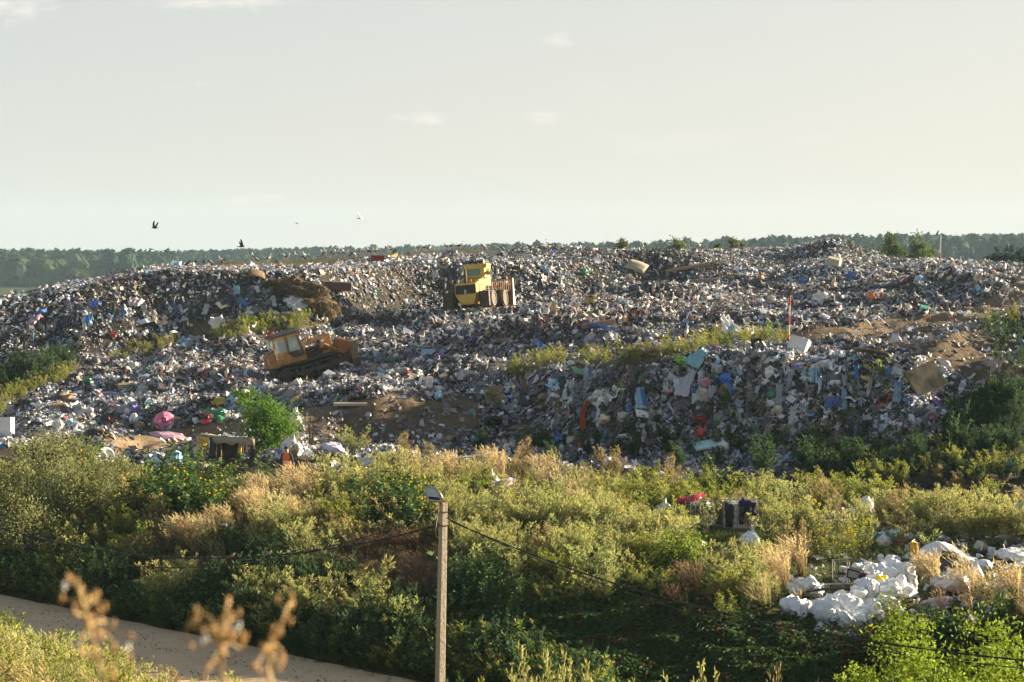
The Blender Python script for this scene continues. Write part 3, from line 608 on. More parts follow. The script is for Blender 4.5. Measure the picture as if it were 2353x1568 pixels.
def field():
    n = 15000; x, y = scatter_u(n, 50, 112); u = x/y
    keep = (y > roadY(u, 56.4)+.8) & (y < knotY(x, y, 10)+1.2*vn(x/2, y/2, 8)); keep &= rng.random(n) < .62
    x, y = x[keep], y[keep]; vx, vy = proj(x, y, hh(x, y)); k = kind_at(vx, vy)
    clear = inpoly(vx, vy, [(190, 1015), (480, 985), (620, 1035), (590, 1085), (430, 1110), (330, 1100), (200, 1075)]) | inpoly(vx, vy, [(1810, 1300), (2120, 1300), (2110, 1445), (1800, 1430)]) | inpoly(vx, vy, [(1640, 1215), (1760, 1215), (1760, 1262), (1640, 1262)])
    clear |= inpoly(vx, vy, [(1880, 1170), (1990, 1170), (1990, 1235), (1860, 1235)]) | inpoly(vx, vy, [(2080, 1250), (2353, 1250), (2353, 1330), (2080, 1330)])
    for q in ([(1085, 1120), (1310, 1130), (1310, 1185), (1085, 1180)], [(815, 1080), (905, 1080), (905, 1125), (815, 1125)], [(715, 1055), (800, 1055), (800, 1098), (715, 1098)], [(1490, 1190), (1670, 1190), (1670, 1225), (1490, 1225)], [(1840, 1170), (2060, 1170), (2060, 1250), (1840, 1250)], [(2000, 1235), (2353, 1235), (2353, 1440), (2000, 1440)], [(2200, 1150), (2353, 1150), (2353, 1215), (2200, 1215)]): clear |= inpoly(vx, vy, q) & (rng.random(len(x)) < .8)
    clear |= inpoly(vx, vy, [(622, 1075), (695, 1075), (705, 1140), (615, 1140)]) | inpoly(vx, vy, [(435, 1050), (605, 1050), (605, 1128), (430, 1128)]) | inpoly(vx, vy, [(1590, 1225), (1780, 1225), (1780, 1300), (1590, 1300)])
    kp = ~clear | (rng.random(len(x)) < .07); x, y, k = x[kp], y[kp], k[kp]
    kp = y < knotY(x, y, 10)-1; 
    plant_stuff('weeds', x, y, k, 'tall mixed weeds covering the field and the roadside bank')
    # weeds creeping on to the landfill foot, the terrace strips and the right-hand slope
    X, Y, K = [], [], []
    for p, n, ks in [(GREEN[0], 150, 'KK'), (GREEN[1], 60, 'TG'), (GREEN[2], 130, 'GG'), (GREEN[3], 190, 'GGT'), (GREEN[4], 22, 'GT'), ([(0, 905), (180, 850), (170, 870), (60, 915), (0, 960)], 120, 'GTG'),
                     ([(2190, 940), (2353, 880), (2353, 1050), (2130, 1050)], 260, 'KKKL'), ([(1200, 1000), (2150, 1010), (2150, 1062), (1200, 1050)], 110, 'KGK'), ([(640, 985), (700, 985), (720, 1040), (640, 1040)], 12, 'T'), ([(1840, 1062), (2353, 1040), (2353, 1112), (1840, 1112)], 260, 'KKG'), ([(2240, 740), (2353, 720), (2353, 860), (2300, 860)], 26, 'K'), ([(1130, 900), (2150, 850), (2150, 1000), (1130, 1000)], 42, 'KG')]:
        a = np.array(p); c = 0
        while c < n:
            qx = rng.uniform(a[:, 0].min(), a[:, 0].max()); qy = rng.uniform(a[:, 1].min(), a[:, 1].max())
            if inpoly(np.array([qx]), np.array([qy]), p)[0]:
                h_ = hit(qx, qy); X.append(h_.x); Y.append(h_.y); K.append(ks[int(rng.integers(len(ks)))]); c += 1
    plant_stuff('terrace_weeds', np.array(X), np.array(Y), np.array(K), 'green and tan weeds growing on the terraces of the landfill', .85)
    # short grass under everything
    n = 26000; x, y = scatter_u(n, 46, 112); u = x/y; keep = (y > roadY(u, 56.4)-.2-.9*rng.random(n)**2*(1+fbm(x, y, 5))) & (y < knotY(x, y, 10)); x, y = x[keep], y[keep]
    plant_stuff('grass', x, y, np.full(len(x), 'g'), 'short green grass on the ground of the field', 1.0, 'g')
    n = 9000; u = rng.uniform(-.3, .05, n); y = roadY(u, 56.4)+.1+3.4*rng.random(n)**1.3; x = u*y
    plant_stuff('verge', x, y, np.array(list('ggggKLG'))[rng.integers(7, size=n)], 'low green plants and grass along the far verge of the dirt road', .75, 'gKLG')
    # near bank at the lower left
    n = 3600; x = rng.uniform(-13, 0, n); y = rng.uniform(22, 50, n); u = x/y
    keep = (y < roadY(u, 48.0)-1.0) & (hh(x, y) > 4.2+.5*rng.random(n)) ; x, y = x[keep], y[keep]; vx, vy = proj(x, y, hh(x, y)); keep = (vx < 760) & (vy > 1470+120*(rng.random(len(vx))-.5)+np.clip(vx-350, 0, 999)*.35); x, y = x[keep], y[keep]
    plant_stuff('bank_weeds', x, y, np.array(list('WGGTTDG'))[rng.integers(7, size=len(x))], 'sunlit weeds on the near bank in the lower left corner', .62, 'WGTD')
field()
# creeper carpet on the shaded slope
def creeper():
    n = 120000; x = rng.uniform(-4, 17, n); y = rng.uniform(48, 68, n); vx, vy = proj(x, y, hh(x, y))
    pol = [(1040, 1600), (1040, 1440), (1180, 1420), (1300, 1380), (1500, 1340), (1720, 1400), (1850, 1450), (2000, 1470), (2400, 1500), (2400, 1700), (1040, 1700)]
    k = inpoly(vx+25*rng.standard_normal(n), vy+14*rng.standard_normal(n), pol); x, y = x[k], y[k]; n = len(x)
    z = hh(x, y)+.05+.32*(.5+.5*fbm(x/.8, y/.8, 61))+.08*rng.random(n); r = rng
    az = rng.random(n)*6.283; D = np.stack([np.cos(az), np.sin(az)-.5, -.55+.5*rng.random(n)], -1)
    V, T = leaves(np.stack([x, y, z], -1), D, .13+.07*rng.random(n), .075, r)
    red = rng.random(n) < .07+.22*(fbm(x/1.2, y/1.2, 63) > .32); C = vary((.038, .078, .016), n, rng, .45); C[red] = vary((.13, .045, .018), red.sum(), rng, .4)
    o = link('creeper', npmesh('creeper', V, T, rep(C, 4), [M_leaf])); tag(o, 'dark green creeper with reddening leaves carpeting the shaded slope', kind='stuff')
creeper()
# road-side pebbles
def pebbles():
    n = 5200; u = rng.uniform(-.3, .02, n); t = rng.random(n); y = roadY(u, 48.5)*(1-t)+roadY(u, 56)*t; x = u*y; s = .02+.06*rng.random(n)**3
    bake('pebbles', TP[:2], rng.integers(2, size=n), np.stack([x, y, hh(x, y)+.05], -1), basis(np.tile([0, 0, 1.], (n, 1)), rng.random(n)*6), s[:, None]*np.ones((n, 3)), (.10+.12*rng.random((n, 1)))*np.array([1, .85, .7]), M_ground, 'small stones scattered on the dirt road')
pebbles()
# far woods
def p_crown(s, n=70, conif=False):
    r = np.random.default_rng(s); d = r.standard_normal((n, 3)); d /= np.linalg.norm(d, axis=1, keepdims=True); d[:, 2] = np.abs(d[:, 2])*1.1-.25
    P = d*(.75+.35*r.random((n, 1)))*np.array([.5, .5, .5])+np.array([0, 0, .5])
    if conif: P[:, :2] *= (1.25-P[:, 2:3])*.9
    A = r.standard_normal((n, 3)); Bq = np.cross(d, A); Bq /= np.linalg.norm(Bq, axis=1, keepdims=True); A = np.cross(Bq, d); q = .17
    V = np.stack([P+A*q*.9, P+Bq*q-A*q*.5, P-Bq*q-A*q*.5], 1).reshape(-1, 3); return V, np.arange(3*n).reshape(-1, 3), rep(.75+.5*r.random((n, 1)), 3)*np.ones((1, 3))
M_wood = attrmat('far foliage', .8, .1)
SKY = ([0, 130, 250, 400, 520, 650, 830, 950, 1180, 1400, 1650, 1900, 1940, 1990, 2100, 2250, 2353], [690, 655, 620, 612, 602, 598, 580, 575, 574, 572, 568, 568, 570, 590, 592, 592, 606])
def forest():
    P = [p_crown(s, 70) for s in range(3)]+[p_crown(9, 60, True), p_crown(12, 60, True)]
    n = 52000; y = np.sqrt(rng.random(n)*(2850**2-1180**2)+1180**2); u = (rng.random(n)-.5)*.60; x = u*y; z = farz(x, y)
    s = 7+11*rng.random(n)**2.2; vx, vy = proj(x, y, z+s*1.1); k = (vy < np.interp(vx, *SKY)+8); 
    lo = (y < 1500) & (vn(x/90, y/70, 3) < -.1); k &= ~lo
    x, y, z, s, vx = x[k], y[k], z[k], s[k], vx[k]; n = len(x); con = vn(x/120, y/200, 8) > .15
    idx = np.where(con & (rng.random(n) < .8), rng.integers(3, 5, n), rng.integers(0, 3, n))
    S = np.stack([s*.95, s*.95, s*(1.1+.35*con)], -1)
    tint = np.where(con[:, None], np.array([.018, .036, .015]), np.array([.038, .062, .018]))*(.55+.9*rng.random((n, 1)))
    bake('forest', P, idx, np.stack([x, y, z-1], -1), basis(np.tile([0, 0, 1.], (n, 1)), rng.random(n)*6), S, tint, M_wood, 'far-off wooded hills along the whole horizon')
    # green scrub in front of the woods behind the left crest
    n = 1500; x = rng.uniform(-95, -48, n); y = rng.uniform(225, 330, n); s = .8+1.2*rng.random(n); vx, vy = proj(x, y, hh(x, y)); k = vx < 330; x, y, s = x[k], y[k], s[k]; n = len(x)
    bake('scrub', P, rng.integers(3, size=n), np.stack([x, y, hh(x, y)-.3], -1), basis(np.tile([0, 0, 1.], (n, 1)), rng.random(n)*6), np.stack([s, s, s*.9], -1), np.array([[.10, .13, .03]])*(.6+.7*rng.random((n, 1)))*(1+.2*rng.standard_normal((n, 3))), M_leaf, 'green and tan scrub on the flat behind the left end of the mound')
forest()
# ------------------------------------------------------------------ labels that single out
LM = [('the brown bulldozer', 700, 830), ('the yellow compactor', 1100, 660), ('the striped marker pole', 1812, 735), ('the straw heap', 692, 655), ('the upright tyre', 1740, 793),
      ('the truck tyre', 1133, 965), ('the long pale blue drape', 1600, 850), ('the scorched board', 2125, 880), ('the pink umbrella', 378, 975), ('the tarpaulin shack', 515, 1025),
      ('the left edge of the mound', 90, 720), ('the left toe of the mound', 70, 950), ('the two poplars', 2085, 590), ('the right edge of the photo', 2310, 660), ('the white cabinet', 1836, 797), ('the dark rubble heap', 1240, 800),
      ('the ridge bushes', 1430, 575), ('the red hanging cloth', 1340, 965), ('the wooden pallet', 1135, 920), ('the green terrace strip', 1470, 815), ('the rolled brown carpet', 768, 657), ('the torn pale mattress', 1460, 605),
      ('the beige crate', 1915, 605), ('the orange bag', 2000, 687), ('the blue ribbon of film', 1385, 765), ('the person', 657, 1050), ('the caged tank', 1700, 1225), ('the white sack pile', 1930, 1370), ('the concrete lamp pole', 1015, 1350),
      ('the white tarpaulin tent', 2165, 1275), ('the left corner of the photo', 60, 1480), ('the dirt road', 500, 1440), ('the creeper slope', 1500, 1480), ('the corrugated sheet', 2005, 815), ('the peak of the right mound', 1930, 570), ('the red crated wreck', 870, 600)]
REG = []
ORD = ['', 'first', 'second', 'third', 'fourth', 'fifth', 'sixth', 'seventh', 'eighth', 'ninth', 'tenth', 'eleventh', 'twelfth', '13th', '14th', '15th', '16th', '17th', '18th', '19th', '20th']
def reg(o, desc, cat, vx, vy, group=None, avoid=''):
    d = sorted(LM, key=lambda l: (l[1]-vx)**2+((l[2]-vy)*1.5)**2 + (1e9 if avoid and avoid in l[0] else 0))[0]
    dx, dy = vx-d[1], (vy-d[2])*1.6
    ph = ('right of ' if dx > 0 else 'left of ') if abs(dx) >= abs(dy) else ('below ' if dy > 0 else 'above ')
    REG.append([o, desc, cat, vx, vy, group, ph+d[0]])
def finish_labels():
    G = {}
    for r in REG: G.setdefault((r[1], r[6]), []).append(r)
    for (d, ph), rs in G.items():
        rs.sort(key=lambda r: r[3]); n = len(rs)
        for i, r in enumerate(rs):
            t = d+' '+ph
            if n == 2: t += ', the '+('left' if i == 0 else 'right')+'hand one'
            elif n > 2: t += ', '+(ORD[i+1] if i+1 < len(ORD) else str(i+1)+'th')+' from left'
            tag(r[0], t, r[2], r[5])
# ------------------------------------------------------------------ common materials
M = dict(
 ochre=mat('ochre paint', (.46, .22, .06), .6, noise=.85, nscale=2.6, col2=(.15, .085, .04), bump=.15),
 yellow=mat('yellow paint', (.66, .45, .075), .5, noise=.5, nscale=2.4, col2=(.34, .24, .08), bump=.1),
 steel=mat('dark worn steel', (.055, .045, .036), .6, metal=.3, noise=.7, nscale=6, col2=(.13, .085, .05), bump=.4),
 black=mat('black paint', (.015, .015, .017), .5, noise=.4, nscale=5, col2=(.05, .04, .03)),
 grey=mat('grey metal', (.42, .41, .39), .45, metal=.4, noise=.5, nscale=8, col2=(.22, .19, .15)),
 rust=mat('rust', (.22, .085, .035), .85, noise=.6, nscale=9, col2=(.10, .045, .025), bump=.5),
 glass=mat('pale reflecting glass', (.42, .47, .44), .08, spec=.9, noise=.4, nscale=1.5, col2=(.20, .24, .20)),
 gglass=mat('green tinted glass', (.03, .14, .08), .06, spec=.9, noise=.6, nscale=3, col2=(.10, .22, .03)),
 orange=mat('orange lamp plastic', (.85, .22, .02), .3, spec=.5), red=mat('red lamp plastic', (.7, .04, .02), .3, spec=.5),
 rubber=mat('tyre rubber', (.022, .021, .020), .8, noise=.5, nscale=6, col2=(.06, .05, .04), bump=.5),
 white=mat('dirty white plastic', (.68, .68, .65), .5, noise=.4, nscale=5, col2=(.42, .38, .32), bump=.2),
 cream=mat("cream plastic", (.50, .44, .34), .5, noise=.5, nscale=3, col2=(.34, .28, .2)),
 wood=mat('weathered wood', (.30, .22, .14), .85, noise=.6, nscale=7, col2=(.14, .10, .07), bump=.5),
 card=mat('cardboard', (.45, .31, .18), .9, noise=.4, nscale=4, col2=(.28, .18, .10)),
 conc=mat('weathered concrete', (.40, .34, .26), .92, noise=.5, nscale=14, col2=(.20, .165, .12), bump=.6),
 cable=mat('cable rubber', (.028, .027, .026), .7), bone=mat('stork white', (.72, .68, .60), .8, noise=.35, nscale=9, col2=(.45, .40, .33)),
 wing=mat('stork black', (.018, .018, .022), .6), beak=mat('stork red', (.38, .10, .055), .6), crow=mat('crow black', (.012, .012, .015), .5, spec=.5),
 skin=mat('skin', (.50, .27, .18), .6), vest=mat('orange vest cloth', (.90, .20, .03), .75, noise=.3, nscale=5, col2=(.6, .12, .02)), tape=mat('reflective tape', (.72, .72, .66), .35),
 dcloth=mat('dark cloth', (.035, .033, .038), .9, noise=.4, nscale=8, col2=(.08, .06, .06)), khaki=mat('khaki cloth', (.13, .105, .06), .9, noise=.4, nscale=6), navy=mat('navy cloth', (.018, .022, .055), .85, noise=.4, nscale=10, col2=(.05, .045, .09)),
 tarp=mat('beige tarpaulin', (.36, .31, .22), .85, noise=.6, nscale=3, col2=(.20, .165, .12), bump=.4), dtarp=mat('dark tarpaulin', (.060, .052, .045), .9, noise=.5, nscale=4, col2=(.11, .09, .07), bump=.4),
 ybann=mat('yellow banner', (.60, .48, .07), .7, noise=.5, nscale=4, col2=(.62, .58, .42)), rbann=mat('red letter paint', (.45, .03, .03), .7),
 sack=mat('white woven sack', (.74, .76, .78), .62, spec=.35, noise=.35, nscale=5, col2=(.50, .49, .47), bump=.35), bluesack=mat('light blue film', (.22, .50, .68), .4, spec=.5, noise=.4, nscale=5, col2=(.45, .62, .70), bump=.4),
 bark=mat('bark', (.14, .105, .07), .9, noise=.5, nscale=6, bump=.6), straw=mat('old straw', (.13, .09, .045), .95, noise=.7, nscale=7, col2=(.055, .04, .022), bump=.9),
 tint=objmat('tinted plastic film', .42, .5, 5, .5, .35), tintcard=objmat('tinted board', .85, .15, 4, .5, .3), tintcloth=objmat('tinted cloth', .9, .1, 8, .35, .3))
# ------------------------------------------------------------------ bulldozer (nose to the right and away, climbing)
def bulldozer():
    p = hit(705, 870); t = empty('bulldozer', (p.x, p.y, p.z+.25), 'ochre crawler bulldozer with glazed cab, climbing the rubbish with its blade to the right', 'bulldozer', None, (R_(2), R_(-12.5), R_(24)))
    O = -2.1      # rear of the track
    for sy in (-1, 1):
        y = sy*.98
        tr = MB(); pts = []
        def loop(r):
            L = []
            for a in range(90, 271, 18): L.append((O+.45+r*math.cos(R_(a)), .48+r*math.sin(R_(a))))
            for a in range(-90, 91, 18): L.append((O+3.65+r*math.cos(R_(a)), .48+r*math.sin(R_(a))))
            return L
        out, inn = loop(.46), loop(.38)
        out[0:1] = [(O+2.6, .90), (O+1.6, .84), out[0]]; inn[0:1] = [(O+2.6, .82), (O+1.6, .76), inn[0]]
        n = len(out)
        vs = [(x, y-.26, z) for x, z in out]+[(x, y+.26, z) for x, z in out]+[(x, y-.26, z) for x, z in inn]+[(x, y+.26, z) for x, z in inn]; fs = []
        for i in range(n):
            j = (i+1) % n; fs += [(i, j, n+j, n+i), (2*n+i, 3*n+i, 3*n+j, 2*n+j), (i, 2*n+i, 2*n+j, j), (n+i, n+j, 3*n+j, 3*n+i)]
        tr.add(vs, fs)
        per = [Vector((a[0], 0, a[1])) for a in out]; 
        for i in range(n):      # grouser plates
            a, b = per[i], per[(i+1) % n]; L = (b-a).length; k = max(1, int(L/.17))
            for q in range(k):
                c = a+(b-a)*((q+.5)/k); d = (b-a).normalized(); nn = Vector((d.z, 0, -d.x)); nn = nn if nn.dot(c-Vector((O+2, 0, .48))) > 0 else -nn
                ang = math.atan2(-d.z, d.x); tr.box(c+nn*.035+Vector((0, y, 0)), (.028, .54, .08), 0, ('Y', ang))
        T = tr.build('track', M['steel'], t)
        for (cx, r) in [(O+.45, .37), (O+3.65, .37)]: wh = MB(); wh.tube([(cx, y-.2, .48), (cx, y+.2, .48)], r, 16); wh.tube([(cx, y-.24, .48), (cx, y+.24, .48)], .12, 10); wh.build('drive_wheel', M['steel'], T)
        ro = MB()
        for q in range(5): ro.tube([(O+1.0+q*.53, y-.2, .22), (O+1.0+q*.53, y+.2, .22)], .13, 12)
        for q in (1.5, 2.6): ro.tube([(O+q, y-.3, .72), (O+q, y+.3, .72)], .10, 12)
        ro.box((O+2.05, y, .45), (2.6, .16, .26)); ro.build('roller', M['steel'], T)
    f = MB(); f.box((O+2.3, 0, .95), (3.9, 1.45, .42)); f.box((O+2.2, -1.0, 1.12), (3.5, .46, .07)); f.box((O+2.2, 1.0, 1.12), (3.5, .46, .07)); f.box((O+.1, 0, .7), (.5, .7, .7)); f.build('chassis', M['steel'], t, bevel=.02)
    b = MB(); b.hexa([(O-.45, -.70, 1.05), (O+.25, -.74, 1.0), (O+.25, .74, 1.0), (O-.45, .70, 1.05), (O-.42, -.70, 1.85), (O+.3, -.74, 1.95), (O+.3, .74, 1.95), (O-.42, .70, 1.85)])
    fb = b.build('fuel_tank', M['ochre'], t, bevel=.03); 
    for s in (-1, 1): q = MB(); q.box((O-.455, s*.5, 1.5), (.03, .06, .34)); q.build('tail_strip', M['white'], fb)
    # cab with real openings: corner posts, sills and panes
    c = MB(); x0, x1, z0, z1 = O+.05, O+2.0, 1.15, 3.0; hw = .80
    def post(xa, za, xb, zb, y, wd=.10): c.tube([(xa, y, za), (xb, y, zb)], wd*.6, 4)
    for s in (-1, 1):
        c.prism([(x0-.02, z0), (x1+.12, z0), (x1+.05, z0+.35), (x0+1.15, z0+.35), (x0+.75, z0+.75), (x0-.04, z0+.75)], s*hw-.03, s*hw+.03)
        c.prism([(x0-.04, z0+.7), (x0+.08, z0+.7), (x0+.06, z1), (x0-.06, z1)], s*hw-.035, s*hw+.035)
        c.prism([(x0+.80, z0+.7), (x0+.93, z0+.7), (x0+.90, z1), (x0+.78, z1)], s*hw-.035, s*hw+.035)
        c.prism([(x1+.02, z0), (x1+.13, z0), (x1-.18, z1), (x1-.28, z1)], s*hw-.04, s*hw+.04)
        c.box((x0+.85, s*hw, z1-.07), (1.85, .07, .16)); c.box((x0+.4, s*hw, z0+.78), (.8, .075, .08))
    c.box((x0-.02, 0, z0+.45), (.06, 1.6, .9)); c.box((x0-.03, 0, z1-.07), (.06, 1.6, .16)); c.box((x0-.025, 0, 2.4), (.07, .07, 1.1)); c.box((x1+.05, 0, z0+.4), (.06, 1.6, .8)); c.box((x1-.22, 0, z1-.07), (.06, 1.6, .16)); c.box((x0+.95, 0, z0), (2.0, 1.6, .05))
    cab = c.build('cab', M['ochre'], t)
    for s in (-1, 1):
        d = MB(); d.prism([(x0+.78, z0+.75), (x0+1.15, z0+.33), (x1+.02, z0+.33), (x1-.02, z0+.75)], s*hw-.045, s*hw+.045)
        d.prism([(x0+.93, z0+.75), (x0+1.0, z0+.75), (x0+.97, z1-.12), (x0+.90, z1-.12)], s*hw-.045, s*hw+.045); d.prism([(x1-.16, z0+.6), (x1+.02, z0+.6), (x1-.26, z1-.12), (x1-.34, z1-.12)], s*hw-.045, s*hw+.045)
        dr = d.build('door', M['steel'], cab)
        g = MB(); g.prism([(x0+.98, z0+.72), (x1-.13, z0+.68), (x1-.33, z1-.18), (x0+.96, z1-.14)], s*hw-.012, s*hw+.012); g.build('window', M['glass'], cab)
        g = MB(); g.prism([(x0+.08, z0+.82), (x0+.80, z0+.80), (x0+.78, z1-.14), (x0+.06, z1-.14)], s*hw-.012, s*hw+.012); g.build('window', M['glass'], cab)
        k = MB(); k.tube([(x0+.02, s*.9, z0+.1), (x0-.02, s*.93, z0+.4), (x0-.06, s*.93, z0+1.0), (x0, s*.86, z0+1.12)], .022, 6); k.build('grab_rail', M['grey'], cab)
        k = MB(); k.tube([(x0-.08, s*.55, z0+.98), (x0-.2, s*.55, z0+.98)], .07, 10); k.build('work_light', M['black'], cab)
    for s in (-1, 1):
        g = MB(); g.box((x0-.03, s*.40, 2.38), (.02, .68, .98)); g.build('window', M['glass'], cab)
    g = MB(); g.box((x1-.08, 0, 2.35), (.02, 1.5, 1.0), 0, ('Y', R_(-12))); g.build('window', M['glass'], cab)
    g = MB(); g.hexa([(x0-.12, -.88, z1), (x1-.02, -.88, z1+.04), (x1-.02, .88, z1+.04), (x0-.12, .88, z1), (x0+.1, -.75, z1+.12), (x1-.1, -.8, z1+.16), (x1-.1, .8, z1+.16), (x0+.1, .75, z1+.12)]); rf = g.build('roof', M['steel'], cab, bevel=.02)
    g = MB(); g.box((x0+.35, .15, z1+.42), (.75, .8, .05), 0, ('Y', R_(-32))); g.build('roof_hatch', M['rust'], rf)
    g = MB(); g.tube([(x0-.02, .5, z1+.1), (x0-.02, .5, z1+.3)], .06, 10); g.build('warning_light', M['red'], rf)
    g = MB(); g.box((x0+.7, 0, 1.6), (.5, .5, .5)); g.box((x0+.45, 0, 2.0), (.14, .5, .7)); g.build('seat', M['black'], cab, bevel=.04)
    # engine bay, bonnet, radiator
    e = MB(); e.box((O+2.65, 0, 1.45), (1.2, .7, .6)); e.tube([(O+2.3, -.42, 1.4), (O+2.9, -.44, 1.62)], .1, 8); e.tube([(O+2.5, .42, 1.4), (O+3.0, .44, 1.62)], .1, 8)
    for q in range(5): e.box((O+2.2+q*.22, -.38, 1.62), (.12, .14, .2))
    e.build('engine', M['steel'], t)
    h = MB(); h.hexa([(O+2.05, -.50, 1.98), (O+3.35, -.50, 2.06), (O+3.35, .50, 2.06), (O+2.05, .50, 1.98), (O+2.05, -.46, 2.12), (O+3.35, -.46, 2.24), (O+3.35, .46, 2.24), (O+2.05, .46, 2.12)]); h.build('bonnet', M['ochre'], t, bevel=.02)
    h = MB(); h.tube([(O+2.7, .05, 2.2), (O+2.7, .05, 2.32), (O+2.7, .05, 2.34), (O+2.7, .05, 2.5)], [.10, .10, .15, .15], 12); h.build('exhaust', M['ochre'], t)
    h = MB(); h.hexa([(O+3.30, -.60, 1.2), (O+4.15, -.60, 1.2), (O+4.15, .60, 1.2), (O+3.30, .60, 1.2), (O+3.28, -.58, 2.25), (O+4.05, -.58, 2.38), (O+4.05, .58, 2.38), (O+3.28, .58, 2.25)]); rd = h.build('radiator_housing', M['ochre'], t, bevel=.03)
    h = MB(); h.box((O+3.45, -.605, 2.08), (.22, .03, .13)); h.build('plate', M['white'], rd)
    h = MB()
    for k in range(3): h.tube([(O+3.2+k*.06, -.62, 2.0), (O+2.98+k*.08, -.85, 2.2), (O+2.95+k*.05, -.95, 1.8), (O+3.25, -.9, 1.45+k*.1), (O+3.7, -.75, 1.5)], .022, 6)
    h.build('hydraulic_hose', M['black'], t)
    for s in (-1, 1):
        h = MB(); h.tube([(O+3.45, s*.80, 1.85), (O+4.45, s*.95, 1.12)], .085, 10); cy = h.build('lift_cylinder', M['ochre'], t); h = MB(); h.tube([(O+4.4, s*.94, 1.15), (O+4.95, s*1.0, .78)], .04, 8); h.build('piston_rod', M['grey'], cy)
        h = MB(); h.box((O+3.0, s*1.38, .52), (3.9, .16, .24), 0, ('Y', R_(-3))); h.tube([(O+3.9, s*1.2, .5), (O+5.0, s*1.15, 1.15)], .06, 8); h.build('push_arm', M['steel'], t)
    # curved blade seen from behind, ribs on its back
    BW = 1.75; prof = []
    for k in range(9):
        a = k/8; z = .12+a*1.55; x = O+5.15-.28*math.sin(a*math.pi)+.10*a; prof.append((x, z))
    bl = MB(); poly = prof+[(x+.07, z) for x, z in reversed(prof)]; bl.prism(poly, -BW, BW)
    blade = bl.build('blade', M['rust'], t)
    rb = MB()
    for k in range(34): y = -BW+.05+k*(2*BW-.1)/33; rb.box((O+5.03, y, 1.32), (.06, .03, .62), 0, ('Y', R_(8)))
    rb.box((O+5.05, 0, .55), (.22, 3.3, .18)); rb.box((O+4.98, 0, 1.0), (.16, 3.3, .10)); rb.box((O+5.14, 0, 1.69), (.16, 3.5, .07)); rb.build('blade_rib', M['ochre'], blade)
    for s in (-1, 1): h = MB(); h.prism([(O+4.85, .05), (O+5.4, .0), (O+5.36, 1.72), (O+5.1, 1.76), (O+4.9, 1.2)], s*BW-.03, s*BW+.03); h.build('blade_end_plate', M['steel'], blade)
bulldozer()
